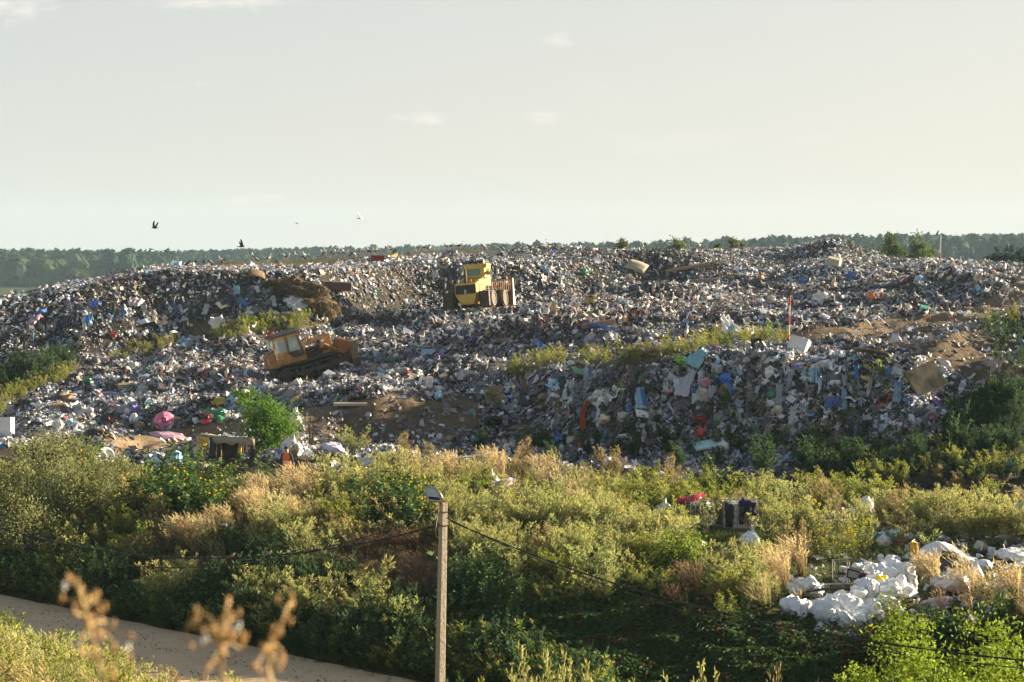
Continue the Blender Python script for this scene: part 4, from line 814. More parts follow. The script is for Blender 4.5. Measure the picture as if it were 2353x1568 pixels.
# ------------------------------------------------------------------ landfill compactor seen from its tail
def compactor():
    p = at(1073, 709, 167); t = empty('landfill_compactor', (p.x, p.y, p.z), 'yellow landfill compactor with upright exhaust and railed side steps seen from its rear', 'compactor', None, (R_(-5), R_(1), R_(71)), .93)
    Y, S, G = M['yellow'], M['steel'], M['grey']
    b = MB(); b.hexa([(.25, -.62, .35), (2.3, -.62, .35), (2.3, .62, .35), (.25, .62, .35), (0, -1.0, 1.22), (2.5, -1.0, 1.22), (2.5, 1.0, 1.22), (0, 1.0, 1.22)]); b.box((3.2, 0, 1.1), (2.4, 1.3, .9)); b.build('belly_guard', Y, t, bevel=.03)
    b = MB(); b.hexa([(0, -1.02, 1.22), (2.6, -1.02, 1.22), (2.6, 1.02, 1.22), (0, 1.02, 1.22), (-.02, -1.02, 2.18), (2.5, -.95, 2.86), (2.5, .95, 2.86), (-.02, 1.02, 2.18)]); hood = b.build('engine_hood', Y, t, bevel=.03)
    b = MB(); b.box((-.03, 0, 1.70), (.04, 1.9, .80)); gr = b.build('grille', M['black'], hood); b = MB()
    for k in range(10): b.box((-.065, 0, 1.34+k*.08), (.03, 1.86, .022), 0, ('Y', R_(25)))
    b.build('grille_slat', S, gr); b = MB(); b.box((-.08, .0, 1.48), (.06, .18, .42)); b.tube([(-.1, -.12, 1.28), (-.1, -.12, 1.2), (-.1, .12, 1.2), (-.1, .12, 1.28)], .014, 6); b.build('latch', M['grey'], hood)
    b = MB()
    for k in range(9): b.box((.5+k*.21, 0, 2.333+k*.21*.27), (.05, 1.5, .03), 0, ('Y', R_(-15)))
    b.build('hood_vent', M['ochre'], hood)
    b = MB(); [b.box((.35+k*.62, -1.03, 1.75+k*.05), (.55, .03, .7)) for k in range(3)]; b.build('side_door', Y, hood, bevel=.012)
    b = MB(); b.tube([(.45, .10, 2.25), (.45, .10, 3.45)], .135, 6, flat=[1, 1]); b.tube([(.45, .10, 3.4), (.45, .10, 3.62), (.40, .16, 3.75), (.33, .26, 3.74)], .07, 10); b.build('exhaust_pipe', S, t)
    b = MB(); b.tube([(.6, -.35, 2.35), (.6, -.35, 2.45)], .02, 6); b.tube([(.6, -.35, 2.45), (.6, -.35, 2.6)], .065, 10); b.build('beacon', M['orange'], hood)
    # cab
    c = MB(); x0, x1, z0, z1 = 2.45, 4.2, 2.0, 4.0; hw = .98
    c.hexa([(x0, -hw, z0), (x1, -hw, z0), (x1, hw, z0), (x0, hw, z0), (x0, -hw, 2.95), (x1, -hw, 2.95), (x1, hw, 2.95), (x0, hw, 2.95)])
    for s in (-1, 1): c.hexa([(x0, s*.62-.36*(s < 0), 2.95), (x0+.5, s*.62-.36*(s < 0), 2.95), (x0+.5, s*.62+.36*(s > 0), 2.95), (x0, s*.62+.36*(s > 0), 2.95)]+[(a, q, 3.55) for a, q in ((x0, s*.62-.36*(s < 0)), (x0+.5, s*.62-.36*(s < 0)), (x0+.5, s*.62+.36*(s > 0)), (x0, s*.62+.36*(s > 0)))]); c.box((x1-.1, s*.9, 3.3), (.2, .16, .75))
    c.box((x0+.87, 0, 3.78), (1.86, 2.1, .46)); cab = c.build('cab', Y, t, bevel=.03)
    b = MB(); b.box((x0+.14, 0, 3.25), (.03, 1.25, .62)); b.build('rear_window', M['gglass'], cab)
    for s in (-1, 1): b = MB(); b.box((x0+1.2, s*.93, 3.25), (.9, .03, .62)); b.build('side_window', M['gglass'], cab)
    b = MB(); b.box((x0+.02, -.72, 3.27), (.06, .10, .6)); b.box((x0+.02, .72, 3.27), (.06, .10, .6)); b.box((x0+.02, 0, 3.62), (.06, 1.5, .10)); b.build('window_frame', M['yellow'], cab)
    b = MB(); b.box((x0+.1, -1.2, 3.82), (.8, .42, .32)); ac = b.build('side_locker', Y, cab, bevel=.02)
    cu = bpy.data.curves.new('t', 'FONT'); cu.body = 'УСМ'; cu.size = .24; cu.extrude = .004; cu.align_x = 'CENTER'; cu.align_y = 'CENTER'; to = bpy.data.objects.new('t', cu); COL.objects.link(to); dg = bpy.context.evaluated_depsgraph_get(); me = bpy.data.meshes.new_from_object(to.evaluated_get(dg)); bpy.data.objects.remove(to); me.materials.clear(); me.materials.append(M['ochre'])
    o = link('lettering', me, ac); o.rotation_euler = (math.pi/2, 0, -math.pi/2); o.location = (x0-.312, -1.2, 3.82)
    b = MB(); b.box((x0+.25, -1.02, 3.2), (.55, .06, 1.1)); b.build('door', Y, cab, bevel=.01)
    for k, (yy, mm) in enumerate(((-1.22, 'ochre'), (-1.55, 'grey'))): b = MB(); b.tube([(x0+.3, yy, 3.15-.05*k), (x0+.36, yy, 3.15-.05*k)], .17, 14, flat=[1.4, 1.4]); b.tube([(x0+.4, yy+.2, 3.2), (x0+.4, yy, 3.2)], .02, 6); b.build('mirror', M[mm], cab)
    b = MB(); b.box((x0+.8, 0, 4.02), (1.7, 1.95, .05)); 
    for k in range(12): b.box((x0-.02, -.95+k*.173, 4.16), (.03, .03, .26))
    b.box((x0-.02, 0, 4.3), (.05, 1.98, .05)); b.box((x0-.0, 0, 4.17), (.02, 1.9, .18)); [b.box((x0+.8, s*.97, 4.2), (1.7, .04, .2)) for s in (-1, 1)]; rk = b.build('roof_rack', M['black'], cab)
    b = MB(); b.box((x0-.02, -1.03, 4.2), (.16, .14, .36)); b.build('rack_bracket', G, rk)
    b = MB(); b.box((x0+.8, -.2, 3.0), (.5, .5, .6)); b.build('seat', M['black'], cab)
    # side steps with railings
    for s in (-1, 1):
        y = s*1.72; st = MB(); st.box((.75, y, 1.42), (1.3, .92, .05)); st.box((.12, y, 1.0), (.05, .92, .85)); st.box((.02, y, .98), (.2, .92, .05)); st.box((-.02, y, .62), (.24, .92, .05)); st.box((.05, y, .35), (.05, .92, .6)); [st.box((.1, y+q*.46, .8), (.3, .04, 1.3)) for q in (-1, 1)]
        stp = st.build('step_box', S, t)
        r = MB(); z = 1.45 if s < 0 else 1.0; zt = 2.62
        for q in (-.42, -.14, .14, .42): r.tube([(.15, y+q, z), (.15, y+q, zt)], .036, 6)
        r.tube([(.15, y-.42, zt), (.15, y+.42, zt)], .04, 6); r.tube([(.15, y-.42, z), (.15, y+.42, z)], .028, 6)
        if s < 0: r.tube([(.15, y-.42, (z+zt)/2), (.15, y+.42, (z+zt)/2)], .022, 6)
        for q in (-.42, .42): r.tube([(.15, y+q, zt), (1.2, y+q, zt)], .022, 6); r.tube([(1.2, y+q, z), (1.2, y+q, zt)], .022, 6)
        r.tube([(.15, y+s*.46, .1), (.15, y+s*.46, z)], .025, 6)
        r.build('railing', G if s < 0 else M['steel'], t)
    # drums with cleats
    for cx in (1.15, 4.3):
        for s in (-1, 1):
            y = s*1.72; wv = MB(); wv.tube([(cx, y-.5, .78), (cx, y+.5, .78)], .68, 26); 
            for k in range(20):
                a = k*2*math.pi/20
                for q in (-.36, 0, .36):
                    aa = a+(.16 if q == 0 else 0); c = Vector((cx+.75*math.cos(aa), y+q, .78+.75*math.sin(aa))); wv.box(c, (.16, .18, .09), 0, ('Y', -aa))
            dw = wv.build('drum_wheel', S, t); rg = MB(); rg.ring((cx, y+s*.5, .78), .64, .075, 'Y', 26, 6); rg.build('wheel_rim', mat('dull drum rim', (.20, .18, .15), .6, noise=.5, nscale=6), dw)
    # front blade with rake
    bl = MB(); bl.box((6.0, 0, .75), (.14, 4.9, 1.1)); bl.box((5.9, 0, 1.32), (.2, 4.9, .1)); [bl.box((5.2, s*.8, .7), (1.7, .2, .25)) for s in (-1, 1)]; bd = bl.build('blade', M['rust'], t)
    rk = MB()
    for k in range(26): rk.box((6.0, -2.4+k*.192, 1.9), (.05, .05, 1.15))
    rk.box((6.0, 0, 2.48), (.1, 4.9, .10)); rk.box((6.0, 0, 1.9), (.08, 4.9, .07)); rk.build('rake', M['ochre'], bd)
    for s in (-1, 1): e = MB(); e.prism([(5.7, .1), (6.3, .1), (6.1, 2.6), (5.98, 2.6)], s*2.48-.04, s*2.48+.04); e.build('end_plate', G, bd)
compactor()
# ------------------------------------------------------------------ birds
def stork_mesh(pose):
    b = MB(); mats = [M['bone'], M['wing'], M['beak']]
    if pose == 'upright': P = [(-.30, 0, .50), (-.20, 0, .55), (-.05, 0, .62), (.08, 0, .68), (.16, 0, .78), (.17, 0, .88), (.15, 0, .98), (.18, 0, 1.04), (.235, 0, 1.03), (.27, 0, 1.02), (.43, 0, .96)]
    elif pose == 'hunched': P = [(-.26, 0, .46), (-.17, 0, .53), (-.04, 0, .64), (.06, 0, .73), (.11, 0, .82), (.10, 0, .88), (.11, 0, .93), (.14, 0, .96), (.19, 0, .95), (.22, 0, .93), (.33, 0, .82)]
    elif pose == 'feeding': P = [(-.32, 0, .60), (-.21, 0, .61), (-.06, 0, .62), (.08, 0, .60), (.20, 0, .53), (.28, 0, .42), (.31, 0, .31), (.35, 0, .25), (.38, 0, .21), (.40, 0, .18), (.44, 0, .02)]
    elif pose == 'alert': P = [(-.31, 0, .58), (-.21, 0, .60), (-.06, 0, .63), (.09, 0, .66), (.21, 0, .72), (.27, 0, .82), (.27, 0, .90), (.31, 0, .96), (.36, 0, .95), (.40, 0, .94), (.56, 0, .90)]
    elif pose == 'preening': P = [(-.28, 0, .50), (-.19, 0, .56), (-.04, 0, .64), (.08, 0, .70), (.15, 0, .80), (.11, 0, .88), (.03, .03, .88), (-.02, .06, .84), (-.05, .07, .80), (-.06, .08, .77), (-.10, .09, .64)]
    else: P = [(-.32, 0, .62), (-.21, 0, .63), (-.06, 0, .65), (.09, 0, .67), (.21, 0, .73), (.27, 0, .82), (.27, 0, .90), (.31, 0, .96), (.36, 0, .95), (.40, 0, .94), (.56, 0, .90)]
    r = [.015, .055, .105, .105, .062, .032, .026, .038, .030, .013, .003]
    b.tube(P, r, 10, 0, sm=[1, 0, 0, 0, 0, 0, 0, 0, 2, 2], flat=[1, .9, .85, .85, 1, 1, 1, 1, 1, 1, 1])
    c = Vector(P[2]); tl = Vector(P[0])
    if pose == 'winged':
        for s in (-1, 1):
            G = [[(.12-.10*i, s*(.08+.16*j), .68+.20*math.sin(j*.6)-.012*i*i) for j in range(6)] for i in range(4)]; b.grid(G, 0)
            b.grid([[(-.17-.10*i, s*(.08+.17*j), .62+.20*math.sin(j*.6)-.02*i) for j in range(7)] for i in range(3)], 1)
    else:
        for s in (-1, 1):
            o = Vector((0, s*.075, .03)); a = Vector(P[3])+Vector((-.02, s*.055, .0)); m1 = c+o; m2 = (c+tl)/2+Vector((-.03, s*.06, .015)); e = tl+Vector((-.04, s*.025, -.015))
            b.tube([a, m1, m2, e], [.03, .075, .062, .012], 8, 1, sm=[0, 1, 1], flat=[.5, .45, .45, .5])
    hip = c+Vector((.0, 0, -.06))
    for s in (-1, 1):
        k = Vector((hip.x-.03, s*.045, hip.z*.55)); ft = Vector((hip.x+.02*s, s*.055, .0)); b.tube([hip+Vector((0, s*.035, 0)), k], [.022, .011], 6, 2); b.tube([k, ft], [.012, .010], 6, 2)
        for a in (-.5, 0, .5): b.tube([ft+Vector((0, 0, .01)), ft+Vector((.08*math.cos(a), .08*math.sin(a), .006))], .006, 4, 2)
    return b.mesh('stork_'+pose, mats, True)
POSE = {'upright': 'white stork standing neck raised', 'hunched': 'white stork resting hunched', 'feeding': 'white stork feeding head down', 'alert': 'white stork walking', 'preening': 'white stork preening its breast', 'winged': 'white stork with spread wings'}
SM = {k: stork_mesh(k) for k in POSE}
Z1 = [(1895, 1140), (2025, 1125), (2155, 1160), (2240, 1130), (2320, 1010), (2300, 1070), (2045, 384), (2325, 345), (1555, 1180), (1245, 1250), (1440, 1365), (1490, 1420), (1565, 1350), (1830, 1305), (2065, 1320), (2150, 1315), (2215, 1240), (2000, 1365), (2320, 1335), (1830, 1430), (2080, 1455), (1165, 1395), (1470, 1520)]
Z2 = [(205, 312), (262, 315), (297, 315), (368, 312), (448, 305), (117, 355), (608, 290), (642, 275), (628, 305), (712, 280), (728, 305), (768, 290), (805, 285), (822, 290), (895, 290), (962, 270), (985, 270), (1018, 300), (1030, 268), (1085, 270), (1115, 265), (1195, 240), (1232, 255), (1485, 270), (1530, 270), (1593, 285), (1742, 272), (1808, 268), (1840, 268), (1885, 260), (2090, 305),
      (135, 945), (172, 960), (225, 965), (278, 960), (607, 930), (575, 940), (640, 955), (800, 905), (910, 880), (950, 890), (1048, 880), (1095, 865), (1125, 850), (1300, 870), (1322, 875), (1365, 850), (1472, 865), (1418, 905), (1385, 895), (1580, 805), (1570, 860), (1600, 920), (1755, 905), (1870, 800), (1945, 785), (1940, 900), (820, 1040), (1000, 1100), (1265, 1055), (1290, 1085), (1380, 1110), (1440, 1120), (1525, 1100), (1545, 1140), (1515, 1150), (1405, 1165), (1600, 1150), (1645, 1110), (1660, 1140), (1700, 1120), (1750, 1100), (1800, 1105), (1895, 1125), (1945, 1000), (1950, 1112), (2000, 1050), (2110, 1050), (2080, 1110), (2040, 970), (1975, 980), (1760, 960), (1800, 980), (1440, 960), (2190, 1010), (2240, 1040), (2130, 940), (2180, 960), (2250, 960), (2330, 910), (2225, 745), (2200, 765), (2330, 740), (1120, 1240), (690, 1335), (855, 1285), (440, 1412), (1225, 1258), (1265, 1225), (955, 1535), (1640, 1435), (45, 1315)]
Z3 = [(335, 240), (1725, 215), (430, 672), (55, 715), (690, 680), (1300, 640), (1365, 655), (1190, 680), (1235, 700), (1405, 680), (745, 725), (770, 775), (850, 775), (875, 700), (935, 745), (990, 765), (1040, 700), (1080, 742), (1500, 752), (1540, 765), (1600, 672), (1632, 685), (1675, 610), (1750, 680), (1810, 672), (1855, 660), (1885, 595), (1700, 742), (1670, 755), (1780, 712), (1950, 672), (1980, 692), (2050, 712), (2105, 700), (2160, 690), (2210, 712), (2270, 702), (2320, 605), (2080, 600), (2090, 642), (2200, 642), (1940, 765), (2020, 795), (1740, 800), (1285, 745), (1370, 732), (1345, 792), (1450, 795), (1420, 770), (1490, 812), (1240, 832), (1160, 852), (1135, 850), (1190, 842), (1095, 842), (980, 822), (850, 855), (890, 862), (690, 872), (640, 812), (570, 775), (560, 842), (430, 852), (370, 805), (290, 825), (235, 792), (70, 835), (160, 935), (200, 905), (290, 912), (310, 900), (385, 912), (330, 975), (265, 955), (500, 895), (530, 925), (585, 950), (700, 935), (800, 902), (840, 925), (920, 942), (985, 942), (1030, 905), (1060, 885), (1390, 865), (1470, 875), (1650, 892), (1680, 885), (1850, 1035), (1600, 1088), (1180, 1165), (525, 1192), (990, 1175), (2170, 1005), (2195, 1085), (120, 972), (80, 952), (20, 962)]
Z4 = [(585, 535), (640, 522), (680, 545), (870, 562), (940, 542), (985, 545), (1020, 530), (1040, 485), (1130, 465), (1110, 502), (1150, 505), (1210, 525), (1250, 512), (1310, 515), (1450, 455), (1490, 475), (1500, 405), (1530, 515), (1600, 405), (1680, 382), (1750, 402), (1570, 552), (2270, 490), (930, 405), (820, 492), (525, 605), (430, 625), (390, 625), (510, 612), (600, 582), (230, 642), (90, 682), (265, 642), (160, 625), (30, 655), (1045, 675), (1365, 745), (1195, 855), (1320, 855), (1445, 893), (1500, 872), (1680, 905), (1590, 742), (1645, 782), (1750, 782), (1850, 752), (2240, 682), (2150, 732), (2200, 752), (615, 1000), (890, 975), (865, 895), (1065, 995), (215, 1035), (280, 1045), (360, 1000), (640, 805), (810, 872)]
def birds():
    r = random.Random(3); pts = []
    for zs, ox in ((Z1, 0), (Z2, 588.3), (Z3, 1176.5), (Z4, 1764.8)):
        pts += [(ox+a*.25, 517+b*.25) for a, b in zs]
    for vx, vy in pts:
        ridge = vy < 600
        p = hit(vx, vy, 100, 229)
        if ridge and vx < 1250 or vy < 575:
            a, _ = slopes(vx, vy); p = ground(a*229, 229)
            top = at(vx, vy, 229).z
            p.z = max(p.z, top-.25) if top-p.z < .9 else p.z
        if ridge: pose = r.choices(['upright', 'hunched', 'alert', 'feeding', 'preening'], [4, 3, 3, 1.2, 1])[0]
        elif vy > 770: pose = r.choices(['upright', 'alert', 'feeding', 'hunched'], [5, 3, 2, 1])[0]
        else: pose = r.choices(['upright', 'hunched', 'alert', 'feeding', 'preening', 'winged'], [3, 2, 4, 5.5, 1, .35])[0]
        o = link('stork', SM[pose], None, p+Vector((0, 0, -.04))); s = r.uniform(.94, 1.1)*(1.06 if ridge else 1.0); o.scale = (s*1.08, s*1.08, s)
        o.rotation_euler = (0, 0, r.choice([0, math.pi])+r.gauss(0, .55)+(math.pi if (vx < 800 and vy > 790) and r.random() < .5 else 0))
        reg(o, POSE[pose], 'stork', vx, vy, 'white storks foraging and resting on the landfill')
    cm = MB(); cm.tube([(-.27, 0, .09), (-.14, 0, .12), (0, 0, .18), (.09, 0, .24), (.14, 0, .30), (.18, 0, .31), (.215, 0, .30), (.28, 0, .285)], [.02, .045, .075, .065, .045, .04, .022, .004], 8)
    for s in (-1, 1): cm.tube([(.03, s*.03, .14), (.03, s*.035, 0)], .008, 5); cm.tube([(.05, s*.06, .2), (-.1, s*.06, .14), (-.24, s*.02, .09)], [.02, .045, .01], 6, flat=[.4]*3)
    CM = cm.mesh('crow', [M['crow']], True)
    for vx, vy in [(510, 609), (297, 616), (448, 611), (469, 610), (430, 614), (484, 610), (213, 634), (1157, 578), (590, 603), (905, 585), (1372, 570), (1277, 570), (1900, 565), (2193, 584), (807, 592), (1216, 574), (468, 607), (700, 600)]:
        a, _ = slopes(vx, vy); p = hit(vx, vy+2, 150, 228); o = link('crow', CM, None, p+Vector((0, 0, .12))); o.scale = (1.5,)*3; o.rotation_euler = (0, 0, r.random()*6.3); reg(o, 'black crow perched', 'crow', vx, vy, 'black crows along the ridge')
    # flying birds
    def flyer(vx, vy, Y, span, up, bank, yaw, label, mt):
        b = MB(); b.tube([(-.24, 0, 0), (-.12, 0, .0), (0, 0, .01), (.12, 0, .02), (.18, 0, .03), (.25, 0, .02)], [.03, .05, .07, .05, .035, .004], 8)
        for s in (-1, 1):
            G = [[((.10-.16*(j/7)**2)-i*.075*(1-.55*(j/7)), s*(.04+span/2*(j/7)*math.cos(up*(j/7)**.5)), .03+span/2*(j/7)*math.sin(up)) for j in range(8)] for i in range(4)]; b.grid(G)
        b.grid([[(-.2-.07*i, (k-1)*.05*(1+.5*i), 0) for k in range(3)] for i in range(3)])
        o = b.build('flying_crow' if mt == 'crow' else 'flying_gull', [M[mt]], None, at(vx, vy, Y), True, solid=.008); o.rotation_euler = (bank, 0, yaw); tag(o, label, 'flying bird')
    flyer(355, 524, 150, 1.0, 1.1, .2, R_(160), 'black crow flying with raised wings, highest bird at the left of the sky', 'crow')
    flyer(556, 567, 150, 1.0, 1.2, -.4, R_(20), 'black crow flying low just above the ridge left of the storks', 'crow')
    flyer(828, 502, 170, 1.3, .35, .5, R_(30), 'pale slim bird gliding on long wings above the ridge storks', 'bone')
    flyer(682, 514, 230, .7, .2, .1, R_(80), 'tiny distant bird between the crows and the gliding bird', 'crow')
birds()
# ------------------------------------------------------------------ concrete lamp pole, lamp, cables
def lamp_pole():
    Y = 42.0; top = at(1019, 1156, Y); low = at(1011, 1568, Y); d = (top-low).normalized(); base = low-d*((low.z-float(hh(low.x, low.y))+.3)/d.z)
    t = empty('lamp_pole', base, 'tall weathered concrete pole with an old floodlight on its top', 'lamp pole'); A = R_(-56)
    def sec(c, s):
        r = s/2; q = r*.82; P = [(q, r), (-q, r), (-r, q), (-r, -q), (-q, -r), (q, -r), (r, -q), (r, q)]
        return [c+Vector((x*math.cos(A)-y*math.sin(A), x*math.sin(A)+y*math.cos(A), 0)) for x, y in P]
    b = MB(); a0, a1 = sec(base-base, .19), sec(top-base, .135); n = 8
    b.add(a0+a1, [(i, (i+1) % n, n+(i+1) % n, n+i) for i in range(n)]+[tuple(range(n, 2*n)), tuple(range(n-1, -1, -1))]); b.build('pole', M['conc'], t)
    for k, (vy, xs) in enumerate(((1176, 1), (1207, -1))):
        c = at(1018, vy, Y)-base; s = .088+.004*k; b = MB(); ring = [c+Vector((s*x*math.cos(A)-s*y*math.sin(A), s*x*math.sin(A)+s*y*math.cos(A), 0)) for x, y in ((1, 1), (-1, 1), (-1, -1), (1, -1), (1, 1))]
        b.tube(ring, .011, 6)
        for q in (-1, 1):
            hk = [c+Vector((q*.10, -.04, 0)), c+Vector((q*.16, -.05, .01)), c+Vector((q*.19, -.05, .05)), c+Vector((q*.18, -.05, .10)), c+Vector((q*.15, -.05, .12))]; b.tube(hk, .009, 6)
        b.build('clamp', M['rust'], t)
    c = at(1016, 1239, Y)-base; b = MB(); b.tube([c+Vector((-.05, -.09, .0)), c+Vector((.26, -.12, -.01)), c+Vector((.24, -.12, -.03))], .008, 6); b.build('steel_pin', M['grey'], t)
    b = MB(); w0 = at(1009, 1172, Y-.12)-base; b.tube([w0, at(1005, 1187, Y-.14)-base, at(1003, 1205, Y-.14)-base, at(1000, 1222, Y-.14)-base, at(1003, 1232, Y-.13)-base, at(1011, 1242, Y-.1)-base], .006, 5); b.build('lead_wire', M['cream'], t)
    # floodlight head
    tl = at(973.5, 1118, Y-.15)-base; ex = Vector((.272, .04, -.035)); ey = Vector((.108, -.13, -.285)); nn = ey.cross(ex).normalized()
    if nn.y > 0: nn = -nn
    def P(u, v, w_): return tl+ex*u+ey*v+nn*w_
    b = MB(); b.hexa([P(0, 1, 0), P(1, 1, 0), P(1, 1, -.04), P(0, 1, -.04), P(0, 0, 0), P(1, 0, 0), P(1, 0, -.04), P(0, 0, -.04)])
    b.hexa([P(.12, .9, -.04), P(.88, .9, -.04), P(.78, .8, -.14), P(.22, .8, -.14), P(.12, .1, -.04), P(.88, .1, -.04), P(.78, .25, -.14), P(.22, .25, -.14)]); hd = b.build('floodlight', M['grey'], t)
    b = MB(); 
    for (u0, u1, v0, v1) in ((0, 1, 0, .08), (0, 1, .92, 1), (0, .07, .08, .92), (.93, 1, .08, .92)): b.hexa([P(u0, v1, .002), P(u1, v1, .002), P(u1, v1, .018), P(u0, v1, .018), P(u0, v0, .002), P(u1, v0, .002), P(u1, v0, .018), P(u0, v0, .018)])
    b.build('lamp_frame', M['grey'], hd); b = MB(); b.add([P(.07, .92, .006), P(.93, .92, .006), P(.93, .08, .006), P(.07, .08, .006)], [(0, 1, 2, 3)]); b.add([P(.07, .92, .008), P(.93, .92, .008), P(.93, .70, .008), P(.07, .70, .008)], [(0, 1, 2, 3)], 1); b.build('lamp_glass', [M['glass'], M['black']], hd)
    b = MB(); b.tube([P(1.0, .45, -.02), P(1.14, .55, -.03), P(1.15, .95, 0), at(1014, 1156, Y)-base], .016, 6); b.tube([P(.99, .48, -.03), P(1.09, .50, -.03)], .035, 10); b.tube([at(1013, 1160, Y-.02)-base, at(1013, 1146, Y-.02)-base], .03, 8); b.build('lamp_bracket', M['rust'], t)
    b = MB(); b.add([P(1.02, .42, -.04), P(1.17, .35, -.02), P(1.22, .62, 0), P(1.14, .8, .02), P(1.08, .58, .03)], [(0, 1, 2, 3, 4)]); b.build('rag', M['white'], t, solid=.02)
    return base
lamp_pole()
def cable(pts, ys, r, label, nm='cable'):
    P = []
    for i in range(len(pts)-1):
        for k in range(5):
            f = k/5; P.append((pts[i][0]*(1-f)+pts[i+1][0]*f, pts[i][1]*(1-f)+pts[i+1][1]*f))
    P.append(pts[-1]); n = len(P); Q = [at(x, y, ys[0]+(ys[1]-ys[0])*i/(n-1)) for i, (x, y) in enumerate(P)]
    # smooth
    for _ in range(4): Q = [Q[0]]+[(Q[i-1]+Q[i]*2+Q[i+1])/4 for i in range(1, n-1)]+[Q[-1]]
    b = MB(); off = r*.8
    for ph in (0, math.pi): b.tube([q+Vector((0, math.cos(i*1.9+ph)*off, math.sin(i*1.9+ph)*off)) for i, q in enumerate(Q)], r*.75, 5)
    tag(b.build(nm, M['cable'], None, (0, 0, 0), True), label, 'cable')
cable([(1005, 1207), (900, 1236), (813, 1253), (700, 1270), (600, 1279), (520, 1283), (430, 1283), (350, 1279), (250, 1268), (150, 1252), (60, 1230), (-60, 1196)], (41.9, 50), .016, 'thicker black twisted cable sagging from the lamp pole across to the left edge')
cable([(998, 1178), (900, 1217), (813, 1242), (700, 1270), (600, 1291), (500, 1303), (400, 1306), (300, 1302), (212, 1291), (100, 1266), (0, 1236), (-60, 1218)], (41.9, 52), .011, 'thinner black cable sagging lowest from the lamp pole to the left edge')
cable([(1034, 1197), (1100, 1226), (1176, 1257), (1289, 1300), (1401, 1338), (1500, 1368), (1589, 1393), (1765, 1433), (1900, 1458), (2040, 1480), (2200, 1502), (2353, 1518), (2450, 1528)], (41.9, 33), .015, 'thicker black cable running from the lamp pole down to the right edge')
cable([(1026, 1190), (1080, 1217), (1176, 1262), (1289, 1308), (1414, 1353), (1500, 1383), (1601, 1416), (1765, 1453), (1900, 1478), (2065, 1502), (2200, 1520), (2353, 1537), (2450, 1546)], (41.9, 33.5), .009, 'thin black cable running just below the thick one to the right edge')
def sparrow(vx, vy, Y, label):
    b = MB(); b.tube([(-.12, 0, -.03), (-.05, 0, .01), (0, 0, .04), (.03, 0, .075), (.05, 0, .095), (.075, 0, .09)], [.008, .018, .034, .028, .022, .003], 8); b.tube([(0, .01, .02), (.005, .01, -.015)], .004, 4); b.tube([(0, -.01, .02), (.005, -.01, -.015)], .004, 4)
    o = b.build('sparrow', [mat('sparrow plumage', (.34, .26, .18), .8, noise=.6, nscale=20, col2=(.12, .08, .05))], None, at(vx, vy, Y)+Vector((0, 0, .03)), True); tag(o, label, 'small bird', 'small birds on the cables'); o.scale = (.8,)*3
sparrow(535, 1282, 45.7, 'small brown bird sitting on the cable left of the pole, the left one'); sparrow(619, 1277, 45.0, 'small brown bird on the cable left of the pole, nearer the pole'); sparrow(1311, 1316, 39.9, 'small brown bird sitting on the thin cable right of the pole')
